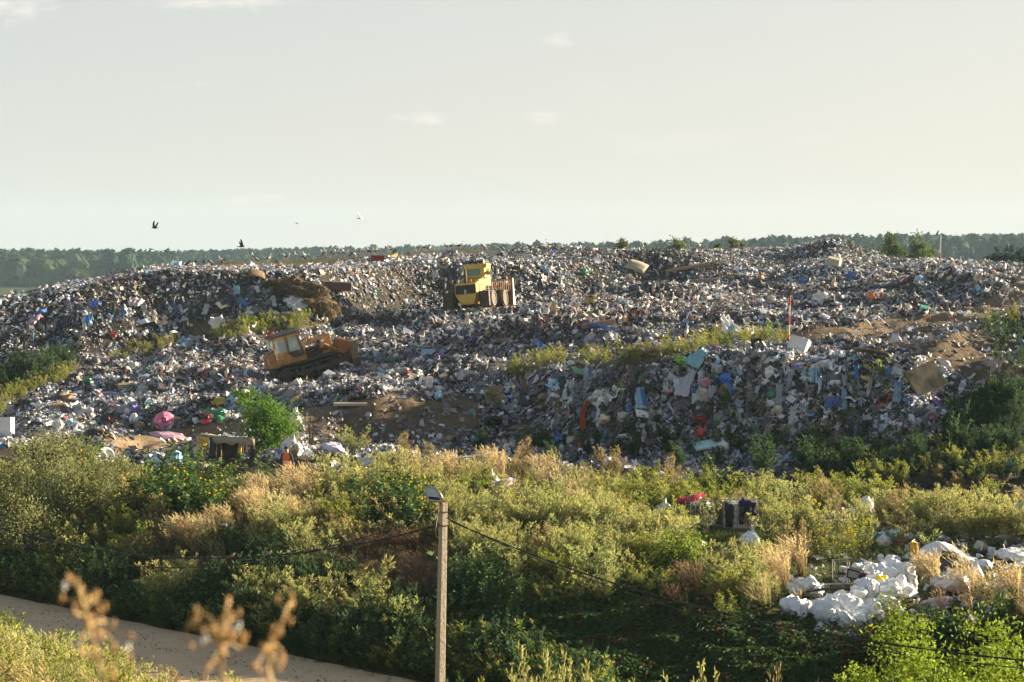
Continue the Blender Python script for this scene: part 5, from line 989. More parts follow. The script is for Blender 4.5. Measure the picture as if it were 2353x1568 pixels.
# ------------------------------------------------------------------ person in the weeds
def skinfig(name, verts, edges, radii, m, parent, loc, root=0, sub=2, rotz=0):
    me = bpy.data.meshes.new(name); me.from_pydata(verts, edges, []); me.materials.append(m); o = link(name, me, parent, loc); o.rotation_euler = (0, 0, rotz)
    o.modifiers.new('skin', 'SKIN'); me.update()
    for i, v in enumerate(me.skin_vertices[0].data): v.radius = radii[i] if isinstance(radii[i], tuple) else (radii[i],)*2; v.use_root = (i == root)
    s = o.modifiers.new('sub', 'SUBSURF'); s.levels = sub; s.render_levels = sub
    # bake the modifiers so every figure is one ordinary mesh
    dg = bpy.context.evaluated_depsgraph_get(); dg.update(); m2 = bpy.data.meshes.new_from_object(o.evaluated_get(dg)); o.modifiers.clear(); o.data = m2; m2.polygons.foreach_set('use_smooth', [True]*len(m2.polygons)); return o
def person():
    p = ground((657-W/2)/F*86, 86.0); t = empty('person', p, 'person in a dark cap and orange reflective vest walking away through the weeds', 'person', None, (0, 0, R_(-14)))
    # +Y is away from the camera; slight walking stance, head turned to the left
    V = [(0, 0, .95), (0, 0, 1.12), (0, .02, 1.30), (0, .02, 1.44), (0, .02, 1.52), (-.01, .03, 1.60), (-.02, .03, 1.68),
         (-.19, .01, 1.42), (-.26, -.02, 1.16), (-.24, .10, .93), (.19, .01, 1.42), (.27, -.04, 1.16), (.29, -.02, .92),
         (-.10, 0, .90), (-.12, .14, .50), (-.12, .08, .09), (-.13, .22, .04), (.10, 0, .90), (.12, -.02, .50), (.12, -.16, .12), (.13, -.04, .05)]
    E = [(0, 1), (1, 2), (2, 3), (3, 4), (4, 5), (5, 6), (3, 7), (7, 8), (8, 9), (3, 10), (10, 11), (11, 12), (0, 13), (13, 14), (14, 15), (15, 16), (0, 17), (17, 18), (18, 19), (19, 20)]
    Rr = [(.15, .11), (.14, .10), (.16, .11), (.09, .08), .055, .085, .08, .06, .045, .033, .06, .045, .033, .085, .06, .045, .04, .085, .06, .045, .04]
    Vb = list(V); Eb = list(E); Rb = list(Rr)
    for (w_, sx) in ((9, -1), (12, 1)):          # hands: palm, five fingers
        w0 = Vector(V[w_]); pc = w0+Vector((0, .015, -.075)); Vb.append(tuple(pc)); Eb.append((w_, len(Vb)-1)); Rb.append((.035, .018)); pi_ = len(Vb)-1
        for k, L in enumerate((.060, .070, .064, .05)):
            a = pc+Vector(((k-1.5)*.004, (k-1.5)*.021, -.03)); m_ = a+Vector((-sx*.008, 0, -L*.6)); e = m_+Vector((-sx*.022, 0, -L*.4))
            Vb += [tuple(a), tuple(m_), tuple(e)]; n = len(Vb); Eb += [(pi_, n-3), (n-3, n-2), (n-2, n-1)]; Rb += [.010, .009, .008]
        a = pc+Vector((0, .04, .02)); e = a+Vector((-sx*.01, .022, -.04)); Vb += [tuple(a), tuple(e)]; n = len(Vb); Eb += [(pi_, n-2), (n-2, n-1)]; Rb += [.011, .009]
    body = skinfig('body', Vb, Eb, Rb, M['skin'], t, (0, 0, 0))
    # face: nose, brow, ears on the head (turned to the left)
    fb = MB(); hc = Vector((-.02, .03, 1.655)); d = Vector((-.80, .60, 0)); side = Vector((.6, .8, 0))
    fb.tube([hc+d*.075+Vector((0, 0, .012)), hc+d*.105+Vector((0, 0, -.02)), hc+d*.085+Vector((0, 0, -.03))], [.010, .014, .01], 6)
    for s in (-1, 1): fb.tube([hc+side*(.078*s)+Vector((0, 0, .02)), hc+side*(.09*s), hc+side*(.078*s)+Vector((0, 0, -.035))], [.010, .014, .008], 6); fb.tube([hc+d*.078+side*.03*s+Vector((0, 0, .012)), hc+d*.083+side*.03*s+Vector((0, 0, .012))], .009, 6)
    fb.tube([hc+d*.08+side*.022+Vector((0, 0, -.06)), hc+d*.08-side*.022+Vector((0, 0, -.06))], .006, 6); fb.build('face', M['skin'], body, smooth=True)
    cp = MB(); vs = []
    cp.tube([hc+Vector((0, 0, .025)), hc+Vector((0, 0, .06)), hc+Vector((0, 0, .10)), hc+Vector((0, 0, .125))], [.098, .097, .080, .02], 16); cp.add([hc+side*.07+d*.06+Vector((0, 0, .035)), hc+side*.06+d*.15+Vector((0, 0, .02)), hc-side*.06+d*.15+Vector((0, 0, .02)), hc-side*.07+d*.06+Vector((0, 0, .035)), hc+side*.07+d*.06+Vector((0, 0, .05)), hc+side*.06+d*.15+Vector((0, 0, .03)), hc-side*.06+d*.15+Vector((0, 0, .03)), hc-side*.07+d*.06+Vector((0, 0, .05))], [(0, 1, 2, 3), (7, 6, 5, 4), (0, 4, 5, 1), (1, 5, 6, 2), (2, 6, 7, 3)])
    cp.build('cap', M['navy'], t, smooth=True)
    skinfig('jacket', [V[i] for i in (1, 2, 3, 4, 7, 8, 9, 10, 11, 12)], [(0, 1), (1, 2), (2, 3), (2, 4), (4, 5), (5, 6), (2, 7), (7, 8), (8, 9)], [(.155, .115), (.175, .125), (.105, .095), .062, .075, .06, .048, .075, .06, .048], M['dcloth'], t, (0, 0, 0))
    skinfig('trousers', [(0, 0, 1.02)]+[V[i] for i in (0, 13, 14, 15, 17, 18, 19)], [(0, 1), (1, 2), (2, 3), (3, 4), (1, 5), (5, 6), (6, 7)], [(.15, .115), (.165, .13), .10, .078, .06, .10, .078, .06], M['khaki'], t, (0, 0, 0))
    for s, i in ((-1, 15), (1, 19)):
        a = Vector(V[i]); b = Vector(V[i+1]); sh = MB(); sh.tube([a+Vector((0, -.05, .02)), a+Vector((0, .03, -.02)), b], [.05, .05, .04], 8); sh.build('boot', M['dcloth'], t, smooth=True)
    vv = MB(); rings = [(.93, .185, .145), (1.05, .190, .145), (1.2, .20, .15), (1.34, .205, .145), (1.43, .175, .125), (1.48, .10, .09)]; n = 20; vs = []; fs = []
    for z, a, b_ in rings: vs += [(a*math.cos(2*math.pi*k/n)*(1+.03*math.sin(5*k)), .015+b_*math.sin(2*math.pi*k/n), z) for k in range(n)]
    for i in range(len(rings)-1): fs += [(i*n+k, i*n+(k+1) % n, (i+1)*n+(k+1) % n, (i+1)*n+k) for k in range(n)]
    vv.add(vs, fs); ve = vv.build('vest', M['vest'], t, smooth=True)
    for z in (1.01, 1.12):
        tp = MB(); vs = []; fs = []
        for dz in (-.022, .022): vs += [(.199*math.cos(2*math.pi*k/n), .015+.155*math.sin(2*math.pi*k/n), z+dz) for k in range(n)]
        tp.add(vs, [(k, (k+1) % n, n+(k+1) % n, n+k) for k in range(n)]); tp.build('reflective_band', M['tape'], ve, smooth=True)
person()
# ------------------------------------------------------------------ cloth-like helpers
def drape(name, pts, w_, m, label, cat, sag=.05, n=10, seed=0, solid=.012, color=None, group=None, parent=None):
    """strip of cloth or film following a polyline of ground/edge points (world), with folds"""
    r = random.Random(seed); P = [Vector(p) for p in pts]; L = [0]
    for a, b in zip(P, P[1:]): L.append(L[-1]+(b-a).length)
    rows = []
    for i in range(n+1):
        s = L[-1]*i/n; k = max(j for j in range(len(L)) if L[j] <= s+1e-6); k = min(k, len(P)-2); f = (s-L[k])/(L[k+1]-L[k]+1e-9); c = P[k].lerp(P[k+1], f)
        d = (P[k+1]-P[k]).normalized(); sd_ = d.cross(Vector((0, -.75, .65))).normalized(); ww = (w_[0]*(1-i/n)+w_[1]*i/n)*(.8+.4*r.random()); up = sd_.cross(d).normalized(); row = []
        for j in range(8):
            q = j/7-.5; row.append(c+sd_*ww*q+up*(sag*math.sin(j*2.1+i*.55+seed)+.03*r.random()))
        rows.append(row)
    o0 = P[0].copy(); b = MB(); b.grid([[q-o0 for q in row] for row in rows]); o = b.build(name, m, parent, o0 if parent is None else o0, True, solid=solid)
    if color: o.color = (*color, 1)
    if label: tag(o, label, cat, group)
    return o
def on(vx, vy, up=.15, ymin=60): p = hit(vx, vy, ymin); return p+Vector((0, -up*.3, up))
# ------------------------------------------------------------------ tarpaulin shack
def shack():
    Y = 95.0; g0 = at(515, 1060, Y); gz = float(hh(g0.x, Y)); t = empty('shack', (g0.x, Y, gz), 'makeshift low shack of tarpaulins and poles with a yellow banner', 'shack')
    def Q(vx, vy, dy=0): p = at(vx, vy, Y+dy); return Vector((p.x-g0.x, dy, p.z-gz))
    post = [(455, 1002, 0), (508, 1003, 0), (575, 1010, 0), (462, 998, 1.5), (580, 1004, 1.5)]
    for x, y, dy in post: b = MB(); q = Q(x, y, dy); b.tube([(q.x, dy, -.2), q], .03, 6); b.build('post', M['wood'], t)
    b = MB(); b.tube([Q(440, 998, -.02), Q(585, 1009, -.02)], .025, 6); b.build('beam', M['wood'], t)
    b = MB(); rr = random.Random(5)
    b.grid([[Q(448+i*11.2+rr.uniform(-1, 1), 1001+.75*i-2.5*j/3+2*math.sin(i*1.7), .0-.12+.55*j)+Vector((0, 0, .05*math.sin(i*1.3+j))) for j in range(4)] for i in range(13)]); rf = b.build('roof_tarpaulin', M['tarp'], t, smooth=True, solid=.02)
    b = MB(); b.grid([[Q(487+i*8.2, 1001+.7*i+[0, 7+5*math.sin(i*1.1)**2, 11+9*abs(math.sin(i*.9))][j], -.16-.03*j) for j in range(3)] for i in range(13)]); b.build('roof_flap', M['tarp'], rf, smooth=True, solid=.015)
    b = MB(); b.grid([[Q(499+i*8, 1004+j*13, .55+.06*math.sin(i*1.4+j*.6)) for j in range(5)] for i in range(8)]); b.build('back_sheet', M['dtarp'], t, smooth=True, solid=.02)
    b = MB(); b.grid([[Q(482+i*5, 1009+j*12-i, -.04+.04*math.sin(i*2+j)) for j in range(5)] for i in range(4)]); b.build('side_sheet', M['dtarp'], t, smooth=True, solid=.015)
    b = MB(); b.grid([[Q(573+i*4, 1008+j*12+i*2, -.02+.04*math.sin(i*2+j)) for j in range(5)] for i in range(4)]); b.build('side_sheet', M['dtarp'], t, smooth=True, solid=.015)
    bn = MB()
    def B(u, v, off=0): # banner surface
        xl, xr = 455-v*9, 482-v*11; x = xl+(xr-xl)*u; y = 1001+u*5+v*50; return Q(x, y, -.10-off+.05*math.sin(u*5+v*3))
    bn.grid([[B(i/8, j/10) for j in range(11)] for i in range(9)], 0); ban = bn.build('banner', M['ybann'], t, smooth=True, solid=.006)
    cu = bpy.data.curves.new('t', 'FONT'); cu.body = '2ЛІТА'; cu.size = 1; cu.extrude = 0; to = bpy.data.objects.new('t', cu); COL.objects.link(to)
    dg = bpy.context.evaluated_depsgraph_get(); me = bpy.data.meshes.new_from_object(to.evaluated_get(dg)); bpy.data.objects.remove(to); xs = [v.co.x for v in me.vertices]; mx = max(xs)
    def letters(nm, me_, u0, u1, v0, v1, sk):
        for v in me_.vertices:
            a = v.co.x/mx; c = 1-v.co.y/.75; q = B(u0+(u1-u0)*a, v0+(v1-v0)*c+sk*a, .02); v.co = q
        me_.materials.clear(); me_.materials.append(M['rbann']); link(nm, me_, ban)
    letters('lettering', me, .08, .95, .06, .34, .18)
    cu = bpy.data.curves.new('t', 'FONT'); cu.body = 'ОСИ'; cu.size = 1; to = bpy.data.objects.new('t', cu); COL.objects.link(to); dg = bpy.context.evaluated_depsgraph_get(); me = bpy.data.meshes.new_from_object(to.evaluated_get(dg)); bpy.data.objects.remove(to); mx = max(v.co.x for v in me.vertices); letters('lettering', me, .15, .9, .62, .86, .02)
    b = MB(); b.box(Q(558, 1038, .1), (.06, .05, .75)); b.box(Q(566, 1036, .1), (.06, .05, .8)); b.box(Q(562, 1025, .1), (.3, .04, .06)); b.build('door_frame', M['wood'], t)
    o = drape('yellow_jacket', [Q(552, 1022, .0)+Vector((g0.x, Y-.05, gz)), Q(551, 1044, .0)+Vector((g0.x, Y-.05, gz))], (.18, .14), M['tint'], 'yellow jacket hanging in the doorway of the shack', 'jacket', .03, 5, 3, color=(.75, .45, .02))
shack()
# ------------------------------------------------------------------ caged tank with washing on it
def ibc():
    Y = 77.5; c = at(1700, 1252, Y); gz = float(hh(c.x, Y)); t = empty('caged_tank', (c.x, Y, gz), 'white caged liquid tank with dark clothes hung over it', 'tank', None, (0, 0, R_(-18)))
    b = MB(); b.box((0, 0, .55), (1.12, .95, .98)); b.tube([(.1, 0, 1.02), (.1, 0, 1.1)], .12, 12); b.build('tank', M['white'], t, bevel=.07)
    b = MB(); X, Yy = .62, .53
    for z in (.08, .3, .52, .74, .96, 1.10): b.tube([(-X, -Yy, z), (X, -Yy, z), (X, Yy, z), (-X, Yy, z), (-X, -Yy, z)], .015, 5)
    for k in range(7): x = -X+k*2*X/6; b.tube([(x, -Yy, .05), (x, -Yy, 1.12)], .014, 5); b.tube([(x, Yy, .05), (x, Yy, 1.12)], .014, 5)
    for k in range(5): y = -Yy+k*2*Yy/4; b.tube([(-X, y, .05), (-X, y, 1.12)], .014, 5); b.tube([(X, y, .05), (X, y, 1.12)], .014, 5)
    b.tube([(-X, 0, 1.12), (X, 0, 1.12)], .02, 6); b.tube([(-X-.2, -.3, 1.14), (X+.1, .2, 1.14)], .02, 6); b.build('cage', M['grey'], t); b = MB(); [b.box((0, q*.42, -.02), (1.2, .1, .1)) for q in (-1, 0, 1)]; b.box((0, 0, .05), (1.2, 1.0, .04)); b.build('pallet_base', M['wood'], t)
    t2 = c+Vector((-1.55, .1, 0)); b = MB()
    for z in (.25, .5, .75, 1.0): b.tube([(-.62, 0, z-.05), (.62, 0, z+.12)], .016, 5)
    for k in range(7): x = -.62+k*.207; b.tube([(x, 0, .1), (x, 0, 1.0+.05*k/6+.08)], .016, 5)
    o = b.build('cage_panel', M['grey'], None, (t2.x, Y+.1, gz), False); o.rotation_euler = (R_(8), 0, R_(8)); tag(o, 'loose grey wire grid panel leaning left of the caged tank', 'wire panel')
    Mx = Matrix.Translation((c.x, Y, gz)) @ Matrix.Rotation(R_(-18), 4, 'Z')
    for i, (x, zt, zb, w1, w2, yy, lb) in enumerate([(-.32, 1.02, .12, .34, .30, -.58, 'black trousers hung on the left front of the caged tank'), (.17, 1.12, .25, .26, .16, -.60, 'narrow dark navy garment hanging mid-front of the caged tank'), (.46, 1.16, .62, .60, .55, -.60, 'dark navy cloth spread over the right end of the caged tank')]):
        drape('hung_garment', [Mx @ Vector((x, yy+.25, zt+.02)), Mx @ Vector((x, yy, zt)), Mx @ Vector((x+.02, yy-.02, (zt+zb)/2)), Mx @ Vector((x, yy-.01, zb))], (w1, w2), M['dcloth'] if i == 0 else M['navy'], lb, 'garment', .025, 10, i+4)
ibc()
# ------------------------------------------------------------------ bags and sacks
def bag_mesh(seed, kind='sack'):
    r = np.random.default_rng(seed); V, T = ico(3); V = V*2*.5
    z = V[:, 2]*2; ang = np.arctan2(V[:, 1], V[:, 0])
    if kind == 'sack': sx, sy, sz = .62, .5, 1.0
    elif kind == 'tied': sx, sy, sz = .9, .8, .75
    else: sx, sy, sz = 1.2, .8, .42
    W_ = V.copy(); W_[:, 0] *= sx; W_[:, 1] *= sy; W_[:, 2] *= sz
    sq = 1+.25*(np.abs(np.cos(2*ang)))*(kind == 'sack'); W_[:, 0] *= sq; W_[:, 1] *= sq
    if kind != 'flat':
        nk = sst(.60, .97, z); e = .72 if kind == 'tied' else .30+.3*r.random(); W_[:, 0] *= 1-e*nk; W_[:, 1] *= 1-(e+.2)*nk; W_[:, 2] += (.10 if kind == 'tied' else -.06)*nk+.10*W_[:, 0]*nk*(kind == 'sack')
        if kind == 'tied': tip = z > .93; W_[tip, 2] += .12; W_[tip, :2] *= 1.9
    p = r.random(3)*20; f = vn(W_[:, 0]*5+p[0]+W_[:, 2]*3, W_[:, 1]*5+p[1]-W_[:, 2]*2, seed)*.05-.19*np.abs(vn(W_[:, 0]*3.4+p[1]+W_[:, 2]*2.5, W_[:, 1]*3.4-W_[:, 2]*2+p[2], seed+3))+.06-np.abs(vn(W_[:, 0]*9+W_[:, 2]*6+p[2], W_[:, 1]*9-W_[:, 2]*4+p[0], seed+5))*.05-np.abs(np.sin(ang*3.5+3*vn(W_[:, 2]*2, ang*0+seed, 4)))*.035*(kind != 'flat')+.028*(r.random(len(W_))-.5)
    nn = V/np.linalg.norm(V, axis=1, keepdims=True); W_ = W_+nn*f[:, None]; W_[:, 2] = np.maximum(W_[:, 2], -.34*sz); W_[:, 0] += .12*(r.random()-.5)*z
    return W_, T
def bagobj(name, seed, kind, m): W_, T = bag_mesh(seed, kind); return npmesh(name, W_, T, None, [m], False)
SACKM = [bagobj('sack', s, 'sack', M['sack']) for s in range(5)]
BAGM = {k: [bagobj(k+'_bag', s+10, k, M['tint']) for s in range(3)] for k in ('sack', 'tied', 'flat')}
def zp(zx, zy): return 1792.4+zx*.2563, 1281.1+zy*.2563
def sackpile():
    r = random.Random(12)
    L = [(95, 480, .75, 0, 'round white sack at the left foot of the pile'), (150, 500, .78, 0, 'bulging white sack second from the left foot of the pile'), (215, 480, .6, 0, 'slumped white sack beside the left pair of the pile'), (410, 520, .85, 0, 'tall white sack with folds at the front centre left of the pile'), (495, 560, .62, 0, 'small white sack pressed between two tall front sacks'), (640, 520, .95, 0, 'tallest upright white sack in the front row of the pile'), (600, 590, .66, 0, 'white sack lying lowest in the front of the pile'), (700, 585, .5, 0, 'small torn white sack at the lowest right front corner'),
         (745, 545, .78, 0, 'white sack right of the tallest upright one'), (840, 535, .85, 0, 'fat white sack in the front row left of the blue-tinted one'), (965, 505, .85, 0, 'bluish white sack at the right end of the front row'), (1010, 470, .6, 0, 'low white sack behind the right end of the front row'),
         (140, 330, .55, .15, 'grey folded sack at the upper left of the pile'), (250, 320, .75, .2, 'pointed grey sack at the upper left of the pile'), (340, 340, .5, .1, 'flat white sack below the metal bed frame'), (540, 430, .6, .2, 'cream torn sack under the branch'), (690, 400, .65, .3, 'white sack just right of the branch end'), (800, 380, .75, .35, 'pointed white sack left of the yellow-topped sack'), (990, 390, .7, .25, 'white sack leaning right of the yellow-topped sack'),
         (870, 280, .7, .3, 'white sack above the yellow-topped sack'), (950, 230, .8, .3, 'big white sack right of the television'), (1040, 210, .8, .35, 'big bright sack at the upper right of the pile'), (1110, 210, .8, .2, 'wide bright sack nearest the milk can'), (1060, 330, .85, .1, 'long slumped white sack at the right side of the pile'), (1110, 330, .75, .0, 'folded white sack at the right foot by the milk can'), (790, 180, .6, .35, 'small white sack behind the television'), (690, 190, .5, .45, 'white box-like sack topmost behind the television'), (1000, 140, .7, .2, 'peaked cream sack below the blue cloth'), (1010, 80, .6, .1, 'grey white sack behind the blue cloth'), (930, 90, .5, .1, 'thin upright sack at the back of the pile'), (730, 310, .5, .35, 'half-hidden white sack below the television'), (450, 480, .6, .25, 'white sack behind the front centre ones')]
    L = [l for l in L]
    for i, (zx, zy, s, up, lb) in enumerate(L):
        vx, vy = zp(zx, zy+35); p = hit(vx, vy, 52); o = link('sack', SACKM[i % 5], None, p+Vector((0, 0, s*.34+up*.6))); o.scale = (s*1.42, s*1.36, s*r.uniform(1.15, 1.4)); lie = i >= 8 and r.random() < .55; o.rotation_euler = (r.gauss(0, .2)+(r.choice([-1.2, 1.25]) if lie else 0), r.gauss(0, .3), r.random()*6.28); tag(o, lb, 'sack', 'white sacks heaped in the clearing at the right')
    vx, vy = zp(905, 385); p = hit(vx, vy, 52); t = empty('yellow_topped_sack', p+Vector((0, -.1, .55)), 'white sack with a yellow top and red pattern on the pile', 'sack', None, (R_(8), R_(-12), .5), .8); o = link('sack_body', SACKM[1], t); b = MB()
    W_, T = bag_mesh(1, 'sack'); nrm_ = W_/np.linalg.norm(W_, axis=1, keepdims=True)
    def cut(b, keep, off): ids = sorted({int(a) for f in keep for a in f}); mp_ = {a: i for i, a in enumerate(ids)}; b.add([tuple((W_+nrm_*off)[a]) for a in ids], [tuple(mp_[int(a)] for a in f) for f in keep])
    V0 = ico(3)[0]*2; cut(b, [f for f in T if min(V0[f][:, 2]) > .30], .012); ms = b.build('yellow_top', mat('yellow sack print', (.82, .62, .03), .6), t); b = MB(); cut(b, [f for f in T if .08 < min(V0[f][:, 2]) < .2], .008); b.build('red_pattern', M['rbann'], t)
    # things on the heap
    def P(zx, zy, up): vx, vy = zp(zx, zy); p = hit(vx, vy+14, 52); return p+Vector((0, 0, up))
    p = P(670, 225, .50); t = empty('television', p, 'dark box television lying on the sack pile with its screen to the left', 'television', None, (R_(8), R_(10), R_(-24))); b = MB(); b.box((0, 0, 0), (.46, .28, .32)); b.hexa([(-.18, .14, -.13), (.18, .14, -.13), (.14, .32, -.1), (-.14, .32, -.1), (-.18, .14, .13), (.18, .14, .13), (.14, .32, .08), (-.14, .32, .08)]); cs = b.build('casing', M['black'], t, bevel=.015); b = MB(); b.box((0, -.145, 0), (.36, .01, .22)); b.build('screen', M['glass'], t)
    p = P(770, 245, .45); t = empty('stove_part', p, 'dark metal stove carcass beside the television on the sack pile', 'stove', None, (R_(5), R_(14), R_(-28))); b = MB(); b.box((0, 0, 0), (.42, .34, .30)); b.build('carcass', M['steel'], t, bevel=.01); b = MB(); b.tube([(0, 0, .15), (0, 0, .17)], .11, 14); b.tube([(.0, 0, .17), (0, 0, .18)], .06, 12); b.build('burner', M['grey'], t); b = MB(); b.box((0, -.175, 0), (.3, .012, .2)); b.build('door', M['black'], t)
    p = P(560, 190, .35); b = MB()
    for x in (-.28, .22): b.tube([(x, 0, -.35), (x, 0, .42)], .018, 6); b.tube([(x, .4, -.35), (x, .4, .42)], .018, 6)
    b.tube([(-.28, 0, .42), (.26, -.02, .45), (.22, .4, .42), (-.28, .4, .42), (-.28, 0, .42)], .018, 6); b.tube([(-.28, 0, -.05), (.22, 0, -.05)], .014, 6); tag(b.build('metal_frame', M['grey'], None, p), 'grey tubular table frame without top standing at the back of the sack pile', 'metal frame')
    p = P(560, 300, .40); b = MB(); b.tube([(-.5, 0, .0), (.42, 0, .02), (.5, 0, -.1), (.5, .25, -.12)], .016, 6); b.tube([(-.5, 0, 0), (-.52, .3, -.03), (.45, .3, -.03)], .016, 6); tag(b.build('bed_rail', M['grey'], None, p), 'bent grey metal bed rail lying across dark scrap on the sack pile', 'bed rail')
    a, c = P(235, 350, .35), P(765, 350, .42); b = MB(); b.tube([a-a, (c-a)*.3+Vector((0, 0, .06)), (c-a)*.6+Vector((0, 0, .09)), c-a], [.035, .05, .04, .018], 8); b.tube([(c-a)*.55+Vector((0, 0, .08)), (c-a)*.62+Vector((.05, 0, .22))], [.02, .008], 6); tag(b.build('branch', M['bark'], None, a), 'bare grey branch laid across the front of the sack pile', 'branch')
    p = P(860, 80, .30); b = MB(); b.grid([[(x/6*1.1-.55, y/3*.5-.2, .10*math.sin(x/6*2.6)-x*.035) for y in range(4)] for x in range(7)]); tag(b.build('board', M['cream'], None, p, True, solid=.02), 'warped cream board lying at the top of the sack pile', 'board')
    drape('blue_cloth', [P(985, 55, .45), P(1010, 70, .45), P(1045, 115, .3)], (.18, .3), M['tint'], 'dark blue cloth draped on the top right of the sack pile', 'cloth', .05, 6, 2, color=(.015, .04, .20))
    drape('blue_cloth', [P(715, 60, .35), P(735, 95, .3)], (.16, .14), M['tint'], 'small dark blue rag behind the table frame', 'cloth', .05, 4, 7, color=(.015, .05, .20))
    p = P(1175, 290, .0); t = empty('milk_can', p+Vector((0, 0, .02)), 'dented steel milk can standing right of the sack pile', 'milk can', None, (R_(3), R_(4), 0)); b = MB(); b.tube([(0, 0, 0), (0, 0, .04), (0, 0, .42), (0, 0, .50), (0, 0, .56)], [.17, .18, .18, .15, .12], 20); [b.ring((0, 0, z), .178, .012, 'Z', 20, 6) for z in (.05, .25, .41)]; b.build('can_body', M['grey'], t, smooth=False); b = MB(); b.tube([(0, 0, .56), (0, 0, .60), (.02, 0, .68)], [.13, .15, .13], 16); b.build('lid', M['grey'], t)
    for i in range(14): pass
sackpile()
def chairtable():
    p = on(2108, 1312, 0); t = empty('chair', p+Vector((0, .25, 0)), 'wooden chair with a yellow cloth over its back behind the small table', 'chair', None, (0, 0, R_(8))); b = MB(); b.box((0, 0, .45), (.42, .42, .03)); b.build('seat', M['wood'], t)
    for x in (-.19, .19): b = MB(); b.box((x, .19, .45), (.035, .035, .9)); b.build('leg', M['wood'], t); b = MB(); b.box((x, -.19, .22), (.035, .035, .45)); b.build('leg', M['wood'], t)
    b = MB(); b.box((0, .2, .78), (.42, .025, .26)); b.build('backrest', M['cream'], t)
    o = drape('yellow_cloth', [p+Vector((0, .42, .93)), p+Vector((-.05, .38, .95)), p+Vector((-.06, .36, .7)), p+Vector((-.05, .34, .42))], (.22, .28), M['tint'], 'yellow cloth hanging over the back of the wooden chair', 'cloth', .03, 8, 5, color=(.72, .42, .05))
    p = on(2125, 1318, 0); t = empty('small_table', p, 'low wooden table with pale splayed legs in front of the wooden chair', 'table', None, (0, 0, R_(4))); b = MB(); b.box((0, 0, .48), (.9, .45, .035)); b.build('tabletop', M['wood'], t)
    for x, y in ((-.12, -.15), (.12, -.15), (.40, -.18), (-.40, .18)): b = MB(); b.tube([(x, y, .46), (x*1.25, y*1.1, 0)], .022, 5); b.build('leg', M['cream'], t)
    p = on(2165, 1294, 0, 60); t = empty('tarpaulin_tent', p, 'low tent of white tarpaulin open at the front on the grass', 'tent', None, (0, 0, 0), .85); n, k = 15, 7; G = []
    for i in range(n):
        x = -1.45+2.9*i/(n-1); zt = .78*math.exp(-((x+.1)/.95)**2)+.12; row = []
        for j in range(k):
            y = -.9+1.9*j/(k-1); z = zt*(1-.55*((j/(k-1)-.45)*1.6)**2)+.04*math.sin(x*7+j*1.5); 
            if j == 0: z = max(.02, z*(.05 if abs(x-.12) > .36 else 1.0))
            row.append((x, y+(.15 if j == 0 else 0), max(0.02, z)))
        G.append(row)
    b = MB(); b.grid(G); b.build('cover', M['sack'], t, smooth=True, solid=.015); b = MB(); b.tube([(-.1, -.6, 0), (-.1, -.6, .8)], .02, 6); b.tube([(.5, .2, 0), (.3, .2, .7)], .02, 6); b.build('prop', M['wood'], t); b = MB(); W_, T = bag_mesh(31, 'flat'); b.add([tuple(q*Vector((.6, .6, .6))[0]) for q in W_], [tuple(int(a) for a in f) for f in T]); o = b.build('straw_bedding', M['straw'], t); o.location = (.15, -.35, .15)
chairtable()
# ------------------------------------------------------------------ other single things of rubbish
def board(name, vx, vy, dims, rot, m, label, cat, up=.1, ymin=60, color=None, bend=0):
    p = on(vx, vy, up, ymin); b = MB(); n = 6
    if bend: b.grid([[((i/n-.5)*dims[0], (j/3-.5)*dims[1], bend*math.sin(i/n*math.pi)) for j in range(4)] for i in range(n+1)]); o = b.build(name, m, None, p, True, solid=dims[2])
    else: b.box((0, 0, 0), dims); o = b.build(name, m, None, p, bevel=.01)
    o.rotation_euler = tuple(R_(a) for a in rot); tag(o, label, cat)
    if color: o.color = (*color, 1)
    return o
def tyre(vx, vy, R, rot, label, ymin=95, up=None):
    p = on(vx, vy, R if up is None else up, ymin); t = empty('tyre', p, label, 'tyre', None, tuple(R_(a) for a in rot)); b = MB(); n = 36; k = 12; vs = []; fs = []
    for i in range(n):
        a = 2*math.pi*i/n
        for j in range(k):
            q = 2*math.pi*j/k; cs, sn = math.cos(q), math.sin(q); rr = R*.80+R*.20*max(-1, min(1, cs*1.25)); w_ = R*.26*max(-1, min(1, sn*1.25)); vs.append((rr*math.cos(a), w_, rr*math.sin(a)))
    for i in range(n):
        for j in range(k): fs.append((i*k+j, ((i+1) % n)*k+j, ((i+1) % n)*k+(j+1) % k, i*k+(j+1) % k))
    b.add(vs, fs); b.build('carcass', M['rubber'], t, smooth=True); b = MB()
    for i in range(n):
        a = 2*math.pi*(i+.5)/n
        for s in (-1, 1): b.box((R*1.01*math.cos(a), s*R*.13, R*1.01*math.sin(a)), (R*.045, R*.20, R*.10), 0, ('Y', -a))
    b.build('tread', M['rubber'], t)
tyre(1133, 985, .50, (62, 0, 12), 'large truck tyre half buried low on the dirt slope', 95, .42)
tyre(1741, 806, .40, (0, 0, 12), 'car tyre standing upright on the crest of the lower slope', 95, .30)
tyre(1994, 993, .42, (-25, 20, 40), 'car tyre lying tilted among branches low on the right slope', 95, .2)
tyre(1905, 795, .35, (80, 0, 0), 'small tyre lying flat right of the white cabinet', 95, .1)
